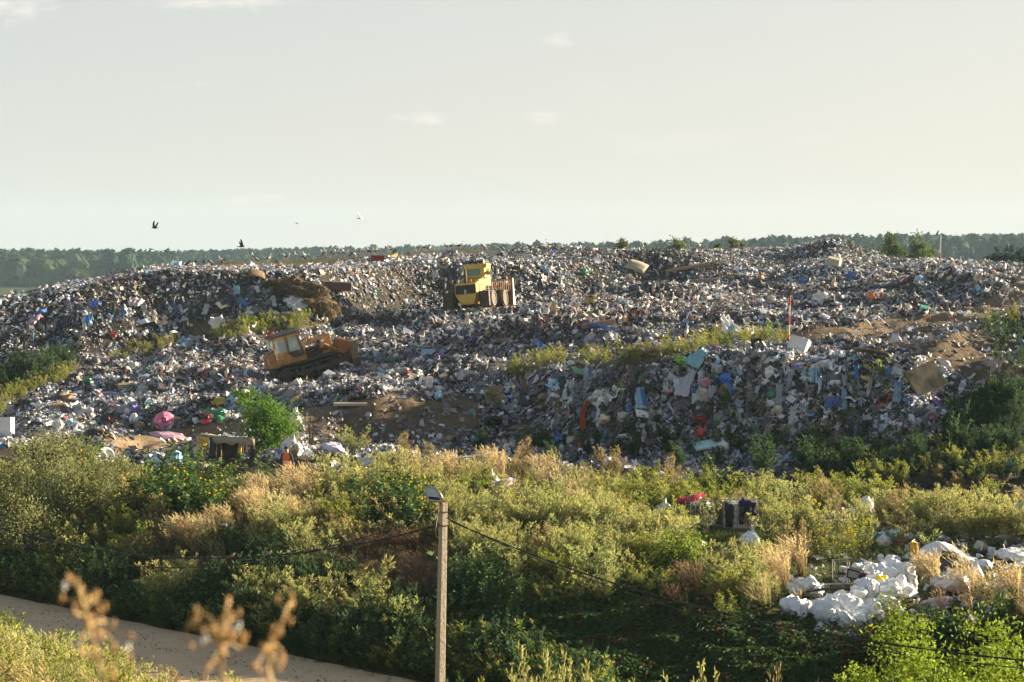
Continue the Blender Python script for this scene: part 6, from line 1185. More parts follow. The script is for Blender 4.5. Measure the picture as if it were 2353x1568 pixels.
def cabinet():
    p = on(1836, 806, .0, 95); t = empty('white_cabinet', p+Vector((0, 0, .3)), 'open white plastic cabinet lying tilted on the crest beside the striped pole', 'cabinet', None, (R_(-20), R_(14), R_(-28))); b = MB()
    b.box((0, .3, 0), (1.0, .03, .8)); b.box((-.5, 0, 0), (.03, .62, .8)); b.box((.5, 0, 0), (.03, .62, .8)); b.box((0, 0, .4), (1.03, .62, .03)); b.box((0, 0, -.4), (1.03, .62, .03)); b.build('shell', M['white'], t, bevel=.01); b = MB(); b.box((0, -.25, 0), (1.02, .03, .82)); b.build('panel', M['white'], t, bevel=.01)
cabinet()
def pallet(vx, vy, rot, label, ymin=95, up=.3):
    t = empty('pallet', on(vx, vy, up, ymin), label, 'pallet', None, tuple(R_(a) for a in rot)); 
    for k in range(7): b = MB(); b.box((-.5+k*.167, 0, 0), (.10, 1.1, .02)); b.build('slat', M['wood'], t)
    for k in (-1, 0, 1): b = MB(); b.box((0, k*.5, -.06), (1.1, .09, .09)); b.build('bearer', M['wood'], t)
pallet(1136, 920, (64, -8, 14), 'wooden pallet leaning on the dirt slope above the truck tyre')
pallet(2330, 1090, (70, 10, 40), 'old wooden pallet half lost in the weeds near the right edge', 70)
def pole_marker(vx, v0, v1, label, ymin, bird=None, rr=.05, nb=4):
    p = hit(vx, v1, ymin); topz = at(vx, v0, p.y).z; t = empty('marker_pole', (p.x, p.y, p.z-.1), label, 'marker pole', None, (0, R_(1), 0)); L = topz-p.z+.1
    for k in range(nb): b = MB(); b.tube([(0, 0, L*k/nb), (0, 0, L*(k+1)/nb)], rr, 8); b.build('band', mat('pole band', (.62, .07, .025) if k % 2 == 0 else (.70, .66, .58), .6), t)
pole_marker(1812, 680, 788, 'tall red and white striped marker pole standing left of the white cabinet', 110, nb=5)
a_, _ = slopes(2158, 590); gp = ground(a_*200, 200.)
pole_marker(2158, 541, 591, 'thin red and white striped pole right of the poplars with a crow on top', 150, nb=4, rr=.07)
pole_marker(1864, 568, 580, 'short red marker stub on the ridge with a crow on top', 150, nb=1, rr=.06)
for vx, vy, lb in ((2156, 540, 'black crow perched on top of the striped pole right of the poplars'), (1863, 567, 'black crow perched on the short red stub on the ridge')):
    q = hit(vx, 590 if vx > 2000 else 580, 150); o = link('crow', bpy.data.meshes['crow'], None, at(vx, vy+1, q.y)); o.scale = (1.5,)*3; o.rotation_euler = (0, R_(-25), R_(30)); tag(o, lb, 'crow')
board('burnt_board', 2125, 900, (2.0, 1.5, .12), (58, -18, 26), mat('scorched board', (.24, .20, .12), .9, noise=1.0, nscale=.9, col2=(.02, .02, .02), bump=.2), 'large square board with a black scorch mark standing tilted on the right slope', 'board', .7, 95)
board('corrugated_sheet', 2003, 822, (1.9, .9, .03), (-18, 8, -22), M['tarp'], 'grey corrugated sheet lying at the top of the right slope', 'sheet', .25, 95, bend=.08)
board('timber', 2092, 800, (1.35, .28, .2), (0, 2, -6), M['wood'], 'thick broken pale timber lying on the dirt at the upper right', 'timber', .15, 95)
board('plank', 1998, 905, (.07, .05, 1.9), (10, 12, 0), M['wood'], 'thin upright wooden plank leaning among hanging rubbish on the right slope', 'plank', .5, 95)
board('cardboard_piece', 2040, 915, (.6, .5, .03), (40, 10, 20), M['card'], 'folded tan cardboard right of the thin upright plank', 'cardboard', .2, 95, bend=.12)
board('foam_panel', 1478, 960, (.8, .6, .05), (35, 8, 12), M['white'], 'clean white rectangular panel on the middle of the lower slope', 'panel', .2, 95)
board('red_box', 1936-117, 982-2, (.95, .4, .22), (30, 10, 18), mat('dull red plastic', (.30, .03, .02), .6, noise=.3), 'dull red drawer-like box low on the middle slope', 'box', .2, 95) if False else board('red_box', 1612, 973, (.95, .4, .22), (30, 10, 18), mat('dull red plastic', (.30, .03, .02), .6, noise=.3), 'dull red drawer-like box low on the middle slope', 'box', .2, 95)
board('pale_green_slab', 1630, 1034, (1.7, .8, .12), (20, -8, 12), M['tint'], 'pale aqua foam slab at the foot of the middle slope', 'slab', .3, 95, color=(.42, .66, .64))
board('white_slab', 1284, 920+0, (.9, .35, .12), (30, 18, 30), M['white'], 'narrow white slab on the upper left part of the lower slope', 'slab', .2, 95)
board('upright_white_box', 1287-5-1+(-563+565), 905, (.35, .3, .8), (0, 0, 20), M['white'], 'white box standing upright at the edge of the dirt slope', 'box', .3, 95) if False else board('upright_white_box', 987, 895, (.34, .3, .72), (0, 3, 20), M['white'], 'white box standing upright on the edge above the dirt slope', 'box', .4, 95)
board('concrete_slab', 805, 935, (1.9, .5, .16), (4, 0, 4), M['conc'], 'grey concrete slab lying along the dirt track', 'slab', .15, 95)
board('fridge', 18, 1005, (.7, .55, 1.2), (-8, -3, -10), M['white'], 'white fridge standing in the weeds at the left edge', 'fridge', .55, 90)
board('rolled_carpet', 768, 665, (2.9, .9, .7), (5, 3, 3), mat('brown carpet', (.13, .085, .065), .95, noise=.4), 'stiff brown carpet roll jutting from the upper face', 'carpet', .3, 140)
board('mattress', 1462, 622, (1.9, 1.5, .15), (32, 18, -20), M['tarp'], 'torn pale mattress draped over the slope below the ridge', 'mattress', .3, 150, bend=.12)
board('beige_crate', 1916, 614, (1.2, .8, .7), (12, 14, -24), M['cream'], 'beige wooden crate tipped over on the right mound', 'crate', .5, 150)
board('log', 1368+(1730/4-425), 752, (2.3, .4, .35), (0, -8, 8), M['wood'], 'short pale log lying among the storks', 'log', .2, 110)
board('beam', 1580, 622, (4.4, .35, .25), (4, -10, 12), M['wood'], 'long brown beam lying on the slope below the ridge bushes', 'beam', .3, 150)
board('beam', 1610, 650, (2.2, .4, .3), (0, -4, 6), M['wood'], 'short thick pale beam above the feeding storks', 'beam', .2, 150)
board('cardboard_sheet', 590, 640, (1.4, 1.0, .05), (35, 10, 20), mat('brown board', (.22,.14,.08), .9, noise=.5), 'brown cardboard sheet hanging from the crest left of the straw heap', 'cardboard', .3, 140, bend=.15)
board('red_crate', 868, 604, (1.3, .8, .6), (0, 2, 4), mat('faded red plastic', (.22, .03, .03), .6, noise=.4), 'dark red crate on the crest below the ridge storks', 'crate', .4, 150)
for i, (vx, vy, s, rz, lb) in enumerate([(285, 895, .55, 20, 'cardboard box lying flat below the left terrace weeds'), (155, 870+117, .45, 30, 'tiny box'), (134, 940, .50, 15, 'square cardboard box on the left toe of the mound'), (153, 918, .5, 50, 'open torn cardboard box behind the square one on the left'), (402, 972, .45, 35, 'orange-brown cardboard box above the pink umbrella'), (386, 1045, .45, 10, 'cardboard box beside the blue bags in the clearing')]):
    if lb == 'tiny box': continue
    p = on(vx, vy, s*.3, 90); t = empty('cardboard_box', p, lb, 'cardboard box', 'cardboard boxes on the rubbish', (R_(6), R_(-5), R_(rz))); b = MB(); b.box((0, 0, 0), (s*1.25, s, s*.75)); b.build('carton', M['card'], t); b = MB(); b.box((s*.3, -s*.62, s*.42), (s*.6, s*.35, .012), 0, ('X', .5)); b.box((-s*.3, s*.62, s*.42), (s*.6, s*.35, .012), 0, ('X', -.5)); b.build('flap', M['card'], t); b = MB(); b.box((0, 0, s*.38), (s*1.26, s*.10, .012)); b.build('tape', M['cream'], t)
# pink umbrella
def umbrella():
    p = on(378, 978, .25, 95); t = empty('umbrella', p, 'open pink children\'s umbrella lying on its side on the rubbish', 'umbrella', None, (R_(62), R_(-8), R_(10))); b = MB(); n = 16; vs = [(0, 0, .22)]
    for j in range(1, 5): vs += [(.125*j*math.cos(2*math.pi*k/n)*(1-.04*(k % 2)), .125*j*math.sin(2*math.pi*k/n), .22-.0135*j*j) for k in range(n)]
    fs = [(0, 1+k, 1+(k+1) % n) for k in range(n)]+[(1+(j-1)*n+k, 1+(j-1)*n+(k+1) % n, 1+j*n+(k+1) % n, 1+j*n+k) for j in range(1, 4) for k in range(n)]
    ms = [0]*len(fs); fs2 = [(i, 1) for i in range(len(fs))]; ms = [1 if (i*7) % 11 == 3 else 0 for i in range(len(fs))]; b.add([tuple(1.25*q for q in v) for v in vs], fs, ms); b.build('canopy', [mat('pink nylon', (.72, .16, .28), .55), mat('pale pink print', (.80, .55, .60), .55)], t, smooth=True, solid=.004); b = MB(); b.tube([(0, 0, .3), (0, 0, -.4)], .008, 6); b.build('shaft', M['grey'], t)
umbrella()
# satellite dishes, blue bags, clothes in the clearing
for i, (vx, vy, R, lb) in enumerate([(243, 1052, .42, 'larger white dish leaning in the clearing left of the shack'), (232, 1054, .30, 'smaller pale dish behind the larger white one')]):
    p = on(vx, vy+12, .3, 80); t = empty('dish', p, lb, 'dish', 'two white dishes in the clearing', (R_(60), R_(20), R_(25))); b = MB(); n = 20; b.add([(0, 0, 0)]+[(R*j/4*math.cos(2*math.pi*k/n), R*j/4*1.1*math.sin(2*math.pi*k/n), .012*j*j*R*2) for j in range(1, 5) for k in range(n)], [(0, 1+k, 1+(k+1) % n) for k in range(n)]+[(1+(j-1)*n+k, 1+(j-1)*n+(k+1) % n, 1+j*n+(k+1) % n, 1+j*n+k) for j in range(1, 4) for k in range(n)]); b.build('reflector', M['white'], t, smooth=True, solid=.012); b = MB(); b.tube([(0, -R, .1), (0, -.1, R*.8)], .012, 5); b.build('arm', M['grey'], t)
def tinted(kind, vx, vy, s, color, label, cat, ymin=60, rot=None, up=.3, k=0, mt=None, sc=(1, 1, 1)):
    p = on(vx, vy, 0, ymin); o = link({'sack': 'sack', 'tied': 'plastic_bag', 'flat': 'bundle'}[kind], BAGM[kind][k % 3], None, p+Vector((0, 0, s*up))); o.scale = (s*sc[0], s*sc[1], s*sc[2]); o.rotation_euler = rot or (.1, .1, k*1.7); o.color = (*color, 1); tag(o, label, cat); return o
tinted('sack', 409, 1070, 1.15, (.22, .50, .70), 'upright light blue bag in the clearing beside the shack', 'bag', 80)
tinted('tied', 355, 1092, 1.35, (.40, .62, .74), 'wide pale blue bag half hidden by yellow-flowered weeds', 'bag', 80, k=1)
tinted('tied', 398, 1082, .6, (.03, .08, .42), 'deep blue bag below the upright light blue bag', 'bag', 80, k=2)
tinted('flat', 343, 1060, .7, (.75, .77, .8), 'white cloth bundle left of the light blue bag', 'bundle', 80, k=1)
tinted('flat', 390, 1012, 2.0, (.55, .34, .40), 'pink blanket spread on the edge of the dirt track', 'blanket', 90, k=0, up=.1, sc=(1.1, .8, .5))
tinted('tied', 725+8, 1030-8, 1.35, (.62, .64, .66), 'big whitish sack behind the orange-vested person', 'bag', 88) if False else tinted('tied', 672, 1048, 1.3, (.62, .64, .66), 'big whitish bag right behind the orange-vested person', 'bag', 90)
tinted('tied', 681, 975, 1.1, (.66, .66, .64), 'round white bag on the dirt edge right of the green bush', 'bag', 95, k=1)
tinted('tied', 1528, 1192, 1.0, (.55, .58, .62), 'blue and white striped cloth bundle in the weeds', 'bundle', 72, k=1); bpy.data.objects[-1] if False else None
o = tinted('flat', 1585, 1185, 1.2, (.45, .03, .06), 'crimson quilt draped over a bush in the weeds', 'quilt', 72, k=2, up=.55, sc=(1, .8, .8))
tinted('flat', 1612, 1196, 1.2, (.07, .11, .15), 'dark blue-grey jacket lying beside the crimson quilt', 'jacket', 72, k=1, up=.45)
tinted('flat', 1396, 1194, .9, (.20, .03, .03), 'dark red cloth sunk in the silvery weeds', 'cloth', 72, k=0, up=.5)
tinted('sack', 1990, 1188, 1.2, (.78, .74, .66), 'upright translucent whitish bag in the field beyond the clearing', 'bag', 70, k=1, sc=(1.2, 1, 1))
tinted('sack', 1958, 1185, 1.0, (.05, .09, .03), 'dark green sack left of the translucent whitish bag', 'bag', 72, k=0)
tinted('flat', 1920, 1212, 1.7, (.48, .55, .66), 'pale blue-grey mattress lying in the weeds', 'mattress', 70, k=2, up=.2)
tinted('flat', 1925, 1198, .9, (.50, .10, .14), 'crumpled pink-red cloth on the pale mattress', 'cloth', 70, k=1, up=.45)
tinted('tied', 2285, 1172, 1.1, (.03, .03, .035), 'open black bag with cloth in the field at the right', 'bag', 70, k=2)
tinted('tied', 2345, 1190, 1.0, (.62, .66, .72), 'pale bag at the right edge beyond the black bag', 'bag', 70, k=0)
tinted('tied', 2240, 1345, .8, (.76, .78, .82), 'shiny white foil-like bag heap right of the clearing', 'bag', 56, k=0, sc=(1, 1, 1.4))
tinted('sack', 2303, 1375, 1.05, (.80, .74, .64), 'rounded cream sack standing near the right edge of the clearing', 'sack', 54, k=2)
tinted('tied', 2340, 1378, .9, (.80, .74, .66), 'cream bag at the right edge beside the rounded sack', 'bag', 54, k=1)
tinted('tied', 2178, 1318, .8, (.05, .045, .08), 'dark purple bag on the grass in front of the white tent', 'bag', 58, k=2)
tinted('flat', 2255, 1308, 1.0, (.78, .80, .82), 'flat white sheet heap on the grass right of the tent', 'sheet', 60, k=1, up=.12)
tinted('flat', 2330, 1290, 1.2, (.72, .72, .72), 'long white heap of sheeting at the right edge of the grass', 'sheet', 60, k=0, up=.15)
tinted('flat', 2190, 1360, 1.6, (.66, .58, .55), 'pinkish white rag heap behind the dry grass tuft', 'rag heap', 56, k=1, up=.15)
tinted('flat', 2150, 1395, 1.0, (.40, .28, .30), 'mauve blanket heap between clearing and box elder', 'blanket', 54, k=2, up=.12)
tinted('flat', 2035, 1242, 1.0, (.05, .25, .45), 'bright blue crumpled bag in the field above the grass', 'bag', 66, k=2, up=.2)
tinted('tied', 2031, 1258, .7, (.72, .72, .68), 'round whitish bag below the bright blue one', 'bag', 66, k=1)
tinted('tied', 1726, 1258, .9, (.78, .80, .86), 'white plastic bag at the foot of the caged tank', 'bag', 70, k=0)
tinted('flat', 1605, 1268, .8, (.62, .56, .50), 'pale stone-like bag in the weeds left of the tank', 'bag', 66, k=1)
tinted('tied', 1125, 1140, 1.4, (.66, .64, .60), 'white bag heap in the weeds right of the floodlight', 'bag', 75, k=0, up=.35)
tinted('flat', 1150, 1146, 1.2, (.40, .36, .40), 'grey mauve cloth on the bag heap right of the floodlight', 'cloth', 75, k=2, up=.5)
tinted('flat', 1098, 1090, 1.7, (.70, .70, .66), 'thin white board lying in the weeds above the floodlight', 'board', 80, k=2, up=.5, sc=(1.2, .5, .2))
tinted('tied', 845, 1087, .9, (.66, .64, .66), 'white bag in the weeds between person and lamp', 'bag', 78, k=2, up=.6)
tinted('flat', 765, 1062, 1.2, (.62, .60, .66), 'white and lilac clothes heap right of the person', 'clothes heap', 80, k=0, up=.55)
tinted('tied', 733, 1275, .42, (.55, .68, .80), 'small pale blue bag caught on the brown sedge slope', 'bag', 60, k=2, up=.8)
tinted('flat', 517, 1236, .40, (.72, .76, .84), 'small white scrap on the slope above the road', 'scrap', 60, k=1, up=1.2)
# long drapes on the landfill
drape('blue_drape', [on(1620, 818, .35, 95), on(1603, 835, .4, 95), on(1586, 858, .4, 95)], (.5, 1.0), M['tint'], 'long pale blue drape spilling over the lower slope crest', 'drape', .08, 8, 1, color=(.20, .42, .48))
drape('grey_film', [on(1590, 862, .35, 95), on(1578, 890, .35, 95), on(1565, 925, .35, 95)], (.5, .8), M['tint'], 'long grey film hanging below the pale blue drape', 'film', .07, 9, 2, color=(.42, .42, .44))
drape('red_cloth', [on(1350, 935, .3, 95), on(1338, 965, .3, 95), on(1340, 1000, .3, 95)], (.22, .30), M['tintcloth'], 'torn rust-red cloth hanging down the lower slope', 'cloth', .06, 8, 3, color=(.36, .07, .03))
drape('blue_ribbon', [on(1352, 758, .35, 110), on(1380, 762, .35, 110), on(1410, 776, .35, 110)], (.4, .35), M['tint'], 'crumpled royal blue ribbon of film on the dark heaps', 'film', .1, 8, 4, color=(.02, .09, .42))
drape('white_film', [on(1665, 745, .6, 110), on(1672, 765, .5, 110), on(1690, 778, .3, 110)], (.6, 1.1), M['tint'], 'torn whitish film standing up at the foot of the right heaps', 'film', .12, 8, 5, color=(.68, .66, .60))
drape('blue_tarp', [on(222, 700, .3, 140), on(215, 715, .3, 140)], (.5, .7), M['tint'], 'bright blue rag on the upper left face, the upper one', 'rag', .1, 5, 6, color=(.03, .20, .60)); drape('blue_tarp', [on(204, 732, .3, 140), on(200, 750, .3, 140)], (.8, .5), M['tint'], 'bright blue rag on the upper left face, the lower one', 'rag', .1, 5, 8, color=(.05, .28, .70))
drape('orange_bag', [on(1998, 683, .3, 130), on(2006, 695, .3, 130)], (.5, .5), M['tint'], 'vivid orange crumpled bag on the right heaps', 'bag', .12, 5, 9, color=(.85, .20, .02))
drape('checked_cloth', [on(320, 695, .3, 140), on(305, 712, .3, 140)], (1.0, .8), M['tint'], 'white and pink checked cloth on the upper left face', 'cloth', .12, 6, 10, color=(.66, .50, .52))
drape('white_film', [on(700, 1013-315, .3, 140), on(665, 712, .3, 140)], (1.6, 1.8), M['tint'], 'wide whitish torn film sheet hanging left below the straw heap', 'film', .16, 8, 11, color=(.52, .52, .52))
drape('green_bag', [on(1550, 836, .3, 95), on(1570, 842, .3, 95)], (.5, .5), M['tint'], 'lime green crumpled film on the crest of the lower slope', 'film', .1, 5, 12, color=(.20, .48, .05))
drape('green_bag', [on(2120-0, 712, .3, 120), on(2128, 722, .3, 120)], (.5, .7), M['tint'], 'emerald green film beside the storks on the right terrace', 'film', .1, 5, 13, color=(.05, .42, .24))
drape('teal_drape', [on(1290, 848, .3, 95), on(1280, 862, .3, 95)], (.5, .5), M['tint'], 'white crumpled sheet hanging at the left end of the lower crest', 'sheet', .1, 5, 14, color=(.62, .62, .60))
def strawheap():
    for i, (vx, vy, sx, sz, lb) in enumerate([(680, 668, 4.6, 1.6, 'big overhanging heap of brown rotten straw on the upper face'), (730, 712, 3.0, 1.3, 'lower patch of brown rotten straw under the overhanging heap')]):
        p = on(vx, vy, .3, 140); V, T = ico(4); n = fbm(V[:, 0]*5+i*3, V[:, 2]*5+V[:, 1]*4, 8, 4); W_ = V*(1+.5*n[:, None])*np.array([sx, 2.2, sz]); o = link('straw_heap', npmesh('straw_heap', W_, T, None, [M['straw']], True), None, p); o.rotation_euler = (0, R_(8), R_(-5)); tag(o, lb, 'straw heap')
        rr = np.random.default_rng(i); pick = rr.integers(len(W_), size=2600); D = V[pick]*np.array([.5, .6, .3])+np.array([0, -.25, -.7])+.35*rr.standard_normal((2600, 3)); LV, LT = leaves(W_[pick], D, .55, .05, rr); link('straw_fringe', npmesh('straw_fringe', LV, LT, rep(vary((.16, .115, .055), 2600, rr, .5), 4), [M_leaf]), o)
strawheap()
# brush pile of dead branches at the foot of the right slope
def brush():
    r = random.Random(4)
    for q, (vx, vy, n, lb) in enumerate([(1990, 1035, 75, 'big dark tangle of dead branches at the foot of the right slope'), (1225, 1010, 40, 'smaller dark tangle of dead branches low right of the truck tyre')]):
        p = on(vx, vy, .1, 95); b = MB()
        for i in range(n):
            a = Vector((r.gauss(0, 1.5 if q == 0 else .9), r.gauss(0, .4), abs(r.gauss(.2, .3)))); d = Vector((r.gauss(0, 1), r.gauss(0, .5), r.gauss(0, .35))).normalized()*r.uniform(.6, 1.5); b.tube([a, a+d*.5+Vector((0, 0, r.uniform(-.1, .15))), a+d], [.03, .02, .006], 5)
        tag(b.build('brush_pile', mat('dead branches', (.09, .06, .04), .9), None, p), lb, 'brush pile')
brush()
# ------------------------------------------------------------------ the 240 largest loose bags and sheets of the mound
def bigrubbish():
    r = random.Random(21); rn = np.random.default_rng(21)
    cols = [('white', (.68, .66, .62), 9), ('grey', (.36, .36, .37), 5), ('black', (.022, .022, .026), 6), ('cream', (.60, .50, .36), 4), ('blue', (.03, .14, .48), 2.2), ('light blue', (.26, .50, .66), 2.2), ('green', (.03, .24, .10), 1), ('red', (.46, .04, .04), 1), ('pink', (.60, .26, .34), 1), ('brown', (.20, .13, .08), 3), ('yellow', (.60, .45, .06), .8), ('purple', (.20, .12, .36), .8)]
    kinds = [('tied', 'knotted {} bag', 'bag', 'plastic_bag'), ('sack', 'slumped {} sack', 'sack', 'sack'), ('flat', 'flattened {} bundle', 'bundle', 'bundle')]; sheets = []
    for s in range(5):
        b = MB(); rr = random.Random(s); n = 8; b.grid([[((i/n-.5)*(1+.2*rr.random()), (j/n-.5)*(.8+.3*rr.random()), .10*math.sin(i*1.1+s)+.09*math.cos(j*1.4+i*.6)+.07*rr.random()) for j in range(n+1)] for i in range(n+1)]); me = b.mesh('crumpled_sheet', [M['tint']], False); sheets.append(me)
    regs = [((20, 700), (1000, 830), 42), ((200, 850), (1100, 930), 44), ((20, 930), (520, 1000), 36), ((1150, 850), (2180, 1040), 56), ((850, 780), (1800, 840), 28), ((1100, 620), (2300, 740), 30), ((850, 860), (1100, 905), 16)]
    k = 0
    for a, b_, n in regs:
        for i in range(n):
            vx, vy = r.uniform(a[0], b_[0]), r.uniform(a[1], b_[1])
            if zone(np.array([vx]), np.array([vy]))[0] in (1, 2) or abs(vx-700) < 115 and abs(vy-820) < 65: continue
            p = hit(vx, vy, 95); c = r.choices(cols, [q[2] for q in cols])[0]; s = r.uniform(.45, .95)*(1.0 if p.y < 140 else 1.15)
            nn = nrm(np.array([p.x]), np.array([p.y]))[0]
            if r.random() < .45: o = link('crumpled_sheet', sheets[r.randrange(5)], None, p+Vector((0, 0, .12))); o.scale = (s*1.1, s*1.3, s*1.2); desc = f'crumpled {c[0]} sheet'; cat = 'sheet'; o.rotation_euler = (r.gauss(.5, .4), r.gauss(0, .4), r.gauss(0, .7))
            else: kd = r.choice(kinds); o = link(kd[3], BAGM[kd[0]][r.randrange(3)], None, p+Vector((0, 0, s*.2))); o.scale = (s, s*.9, s*.9); desc = kd[1].format(c[0]); cat = kd[2]; o.rotation_euler = (r.gauss(.2, .5), r.gauss(0, .5), r.random()*6.28)
            v = r.uniform(.8, 1.15); o.color = tuple(min(1, q*v) for q in c[1])+(1,); reg(o, desc, cat, vx, vy, 'larger pieces of rubbish on the mound')
bigrubbish()

def hangings():
    r = random.Random(77); cols = [('grey', (.34, .34, .35), 5), ('black', (.02, .02, .024), 5), ('white', (.62, .62, .60), 4), ('blue', (.05, .17, .42), 2), ('pale blue', (.26, .42, .52), 2), ('brown', (.17, .11, .07), 3), ('teal', (.03, .20, .20), .7)]
    for (x0, x1, f, n) in [(1180, 2080, lambda x: 845+60*r.random(), 46), (60, 760, lambda x: np.interp(x, [0, 350, 760], [735, 660, 645])+55*r.random(), 34), (940, 1300, lambda x: 615+40*r.random(), 18)]:
        for i in range(n):
            vx = r.uniform(x0, x1); vy = float(f(vx)); c = r.choices(cols, [q[2] for q in cols])[0]; L = r.uniform(18, 48)*(1 if x0 > 1100 else .6); k = r.uniform(-8, 8)
            w_ = r.uniform(.15, .5); v = r.uniform(.8, 1.15)
            o = drape('hanging_film', [on(vx, vy, .22, 95), on(vx+k*.4, vy+L*.5, .22, 95), on(vx+k, vy+L, .18, 95)], (w_, w_*r.uniform(.6, 1.6)), M['tint'], None, None, .07, 8, i, color=tuple(q*v for q in c[1])); reg(o, 'hanging '+c[0]+' film strip', 'film', vx, vy+L/2, 'strips of film hanging down the slopes')
hangings()
# ------------------------------------------------------------------ single plants, shrubs and trees
def pmesh(name, proto): return npmesh(name, proto[0], proto[1], proto[2], [M_leaf])
DESC = {'W': ('silvery feathery wormwood clump', 'wormwood_clump'), 'T': ('tan dry feathery weed clump', 'dry_weed_clump'), 'G': ('yellow-green feathery weed clump', 'weed_clump'), 'K': ('dark green bushy weed clump', 'weed_clump'), 'D': ('golden dry grass tuft', 'grass_tuft'), 'B': ('brown sedge tuft', 'sedge_tuft'), 'S': ('leafy weed with yellow flowers', 'flowering_weed'), 'L': ('broad-leaved dark green weed', 'leafy_weed'), 'Y': ('goldenrod clump', 'goldenrod')}
PM = {k: [pmesh(DESC[k][1], p) for p in KD[k][1]] for k in DESC}
def plants():
    r = random.Random(8)
    L = []
    for (vx, vy, k) in SEEDS:
        if k in DESC: L.append((vx+r.uniform(-12, 12), vy+r.uniform(-6, 6), k, 1.15)); 
        if k in 'WTGDS' and vy > 1090: L.append((vx+r.uniform(-45, 45), vy+r.uniform(-12, 12), k, 1.0))
    # near bank and tall spires along the bottom edge
    for vx, vy, k, s in [(20, 1500, 'G', .8), (60, 1530, 'W', .8), (110, 1545, 'G', .75), (160, 1560, 'W', .7), (215, 1575, 'T', .7), (270, 1585, 'G', .7), (330, 1600, 'Y', .7), (400, 1620, 'T', .7), (15, 1470, 'S', .6), (90, 1580, 'D', .7), (470, 1640, 'W', .6), (540, 1660, 'D', .6), (600, 1660, 'T', .6)]: L.append((vx, vy, k, s))
    for vx, vy, k, s in L:
        if 612 < vx < 708 and 1070 < vy < 1142 or 430 < vx < 610 and 1045 < vy < 1130 or 1590 < vx < 1780 and 1225 < vy < 1310: continue
        p = hit(vx, vy, 20); h0, h1 = KD[k][2]; hgt = r.uniform(h0, h1)*s
        o = link(DESC[k][1], r.choice(PM[k]), None, p-Vector((0, 0, .04))); q = hgt*r.uniform(.85, 1.15); o.scale = (q, q, hgt); o.rotation_euler = (0, 0, r.gauss(0, .35)); reg(o, DESC[k][0], 'plant', vx, vy-30, 'weed clumps of the field')
    # tips of the near bank in front of the creeper, standing into the sun
    for vx, topv, k, Y, s in [(1245, 1478, 'W', 43, 1), (1300, 1500, 'W', 44, 1), (1200, 1530, 'T', 44, 1), (1490, 1532, 'W', 43, 1), (1560, 1545, 'W', 43, 1), (1640, 1530, 'W', 44, 1), (1780, 1520, 'T', 43, 1), (1400, 1550, 'W', 43.5, 1), (1720, 1550, 'G', 43, 1), (1120, 1540, 'G', 43, 1), (1060, 1550, 'K', 43.5, 1), (1850, 1545, 'W', 43, 1), (700, 1585, 'W', 46, 1)]:
        a, _ = slopes(vx, topv); x = a*Y; g = float(hh(x, Y)); hgt = at(vx, topv, Y).z-g
        if hgt < .5: continue
        o = link(DESC[k][1], r.choice(PM[k]), None, (x, Y, g-.05)); q = min(hgt, 2.0)*.75; o.scale = (q, q, hgt); reg(o, 'tall '+DESC[k][0], 'plant', vx, topv, 'weed clumps of the field')
plants()
def crown(seed, rx, rz, ncl, nl, ls, col, lw=.5, low=.0, top=1.0, shape=1.0):
    """leaf clouds in many clumps through an uneven ellipsoid; returns mesh data with its centre at (0,0,rz)"""
    r = np.random.default_rng(seed); d = r.standard_normal((ncl, 3)); d /= np.linalg.norm(d, axis=1, keepdims=True); q = r.random((ncl, 1))**.45
    c = d*q*np.array([rx, rx, rz])*(.82+.3*r.random((ncl, 1))); c[:, 2] += rz; c[:, :2] *= (1-(1-shape)*np.clip(c[:, 2:3]/(2*rz), 0, 1))
    cr = (.20+.14*r.random(ncl))*min(rx, rz)*1.2; P = rep(c, nl)+r.standard_normal((ncl*nl, 3))*rep(cr, nl)[:, None]*.55
    D = r.standard_normal((ncl*nl, 3))+np.array([0, 0, .15]); V, T = leaves(P, D, ls*(.6+.8*r.random(ncl*nl)), ls*lw, r)
    cc = np.array(col)[None]*(.65+.7*rep(r.random((ncl, 1)), nl))*(.75+.5*r.random((ncl*nl, 1))); return V, T, rep(cc, 4), c
def tree(name, base, h_, rx, label, cat, col, seed, ncl=60, nl=60, ls=.16, trunk=.12, clear=.15, group=None, shape=1.0, stems=1, lean=0):
    t = empty(name, base, label, cat, group); rz = h_*(1-clear)/2; V, T, C, cl = crown(seed, rx, rz, ncl, nl, ls, col, shape=shape)
    V[:, 2] += h_*clear; V[:, 0] += lean*V[:, 2]; o = link('crown', npmesh('crown', V, T, C, [M_leaf]), t); b = MB(); r = random.Random(seed)
    for s in range(stems):
        off = Vector((r.uniform(-.1, .1)*s*2, 0, 0)); topp = Vector((lean*h_*.8+r.uniform(-.3, .3)*rx*(stems > 1), r.uniform(-.2, .2)*rx, h_*.82)); mid = topp*.5+Vector((r.uniform(-.1, .1), 0, 0)); b.tube([off-Vector((0, 0, .2)), off+mid*.5, mid, topp], [trunk, trunk*.8, trunk*.55, trunk*.12], 7)
        for k in range(9):
            q = Vector(cl[(k*5+s) % len(cl)]); q.z += h_*clear; q.x += lean*q.z; f = min(.85, max(.15, q.z/h_*.7)); st = Vector((0, 0, 0)).lerp(topp, f); b.tube([st, st.lerp(q, .5)+Vector((0, 0, .05)), q], [trunk*.4, trunk*.25, trunk*.06], 5)
    b.build('trunk', M['bark'], t); return t
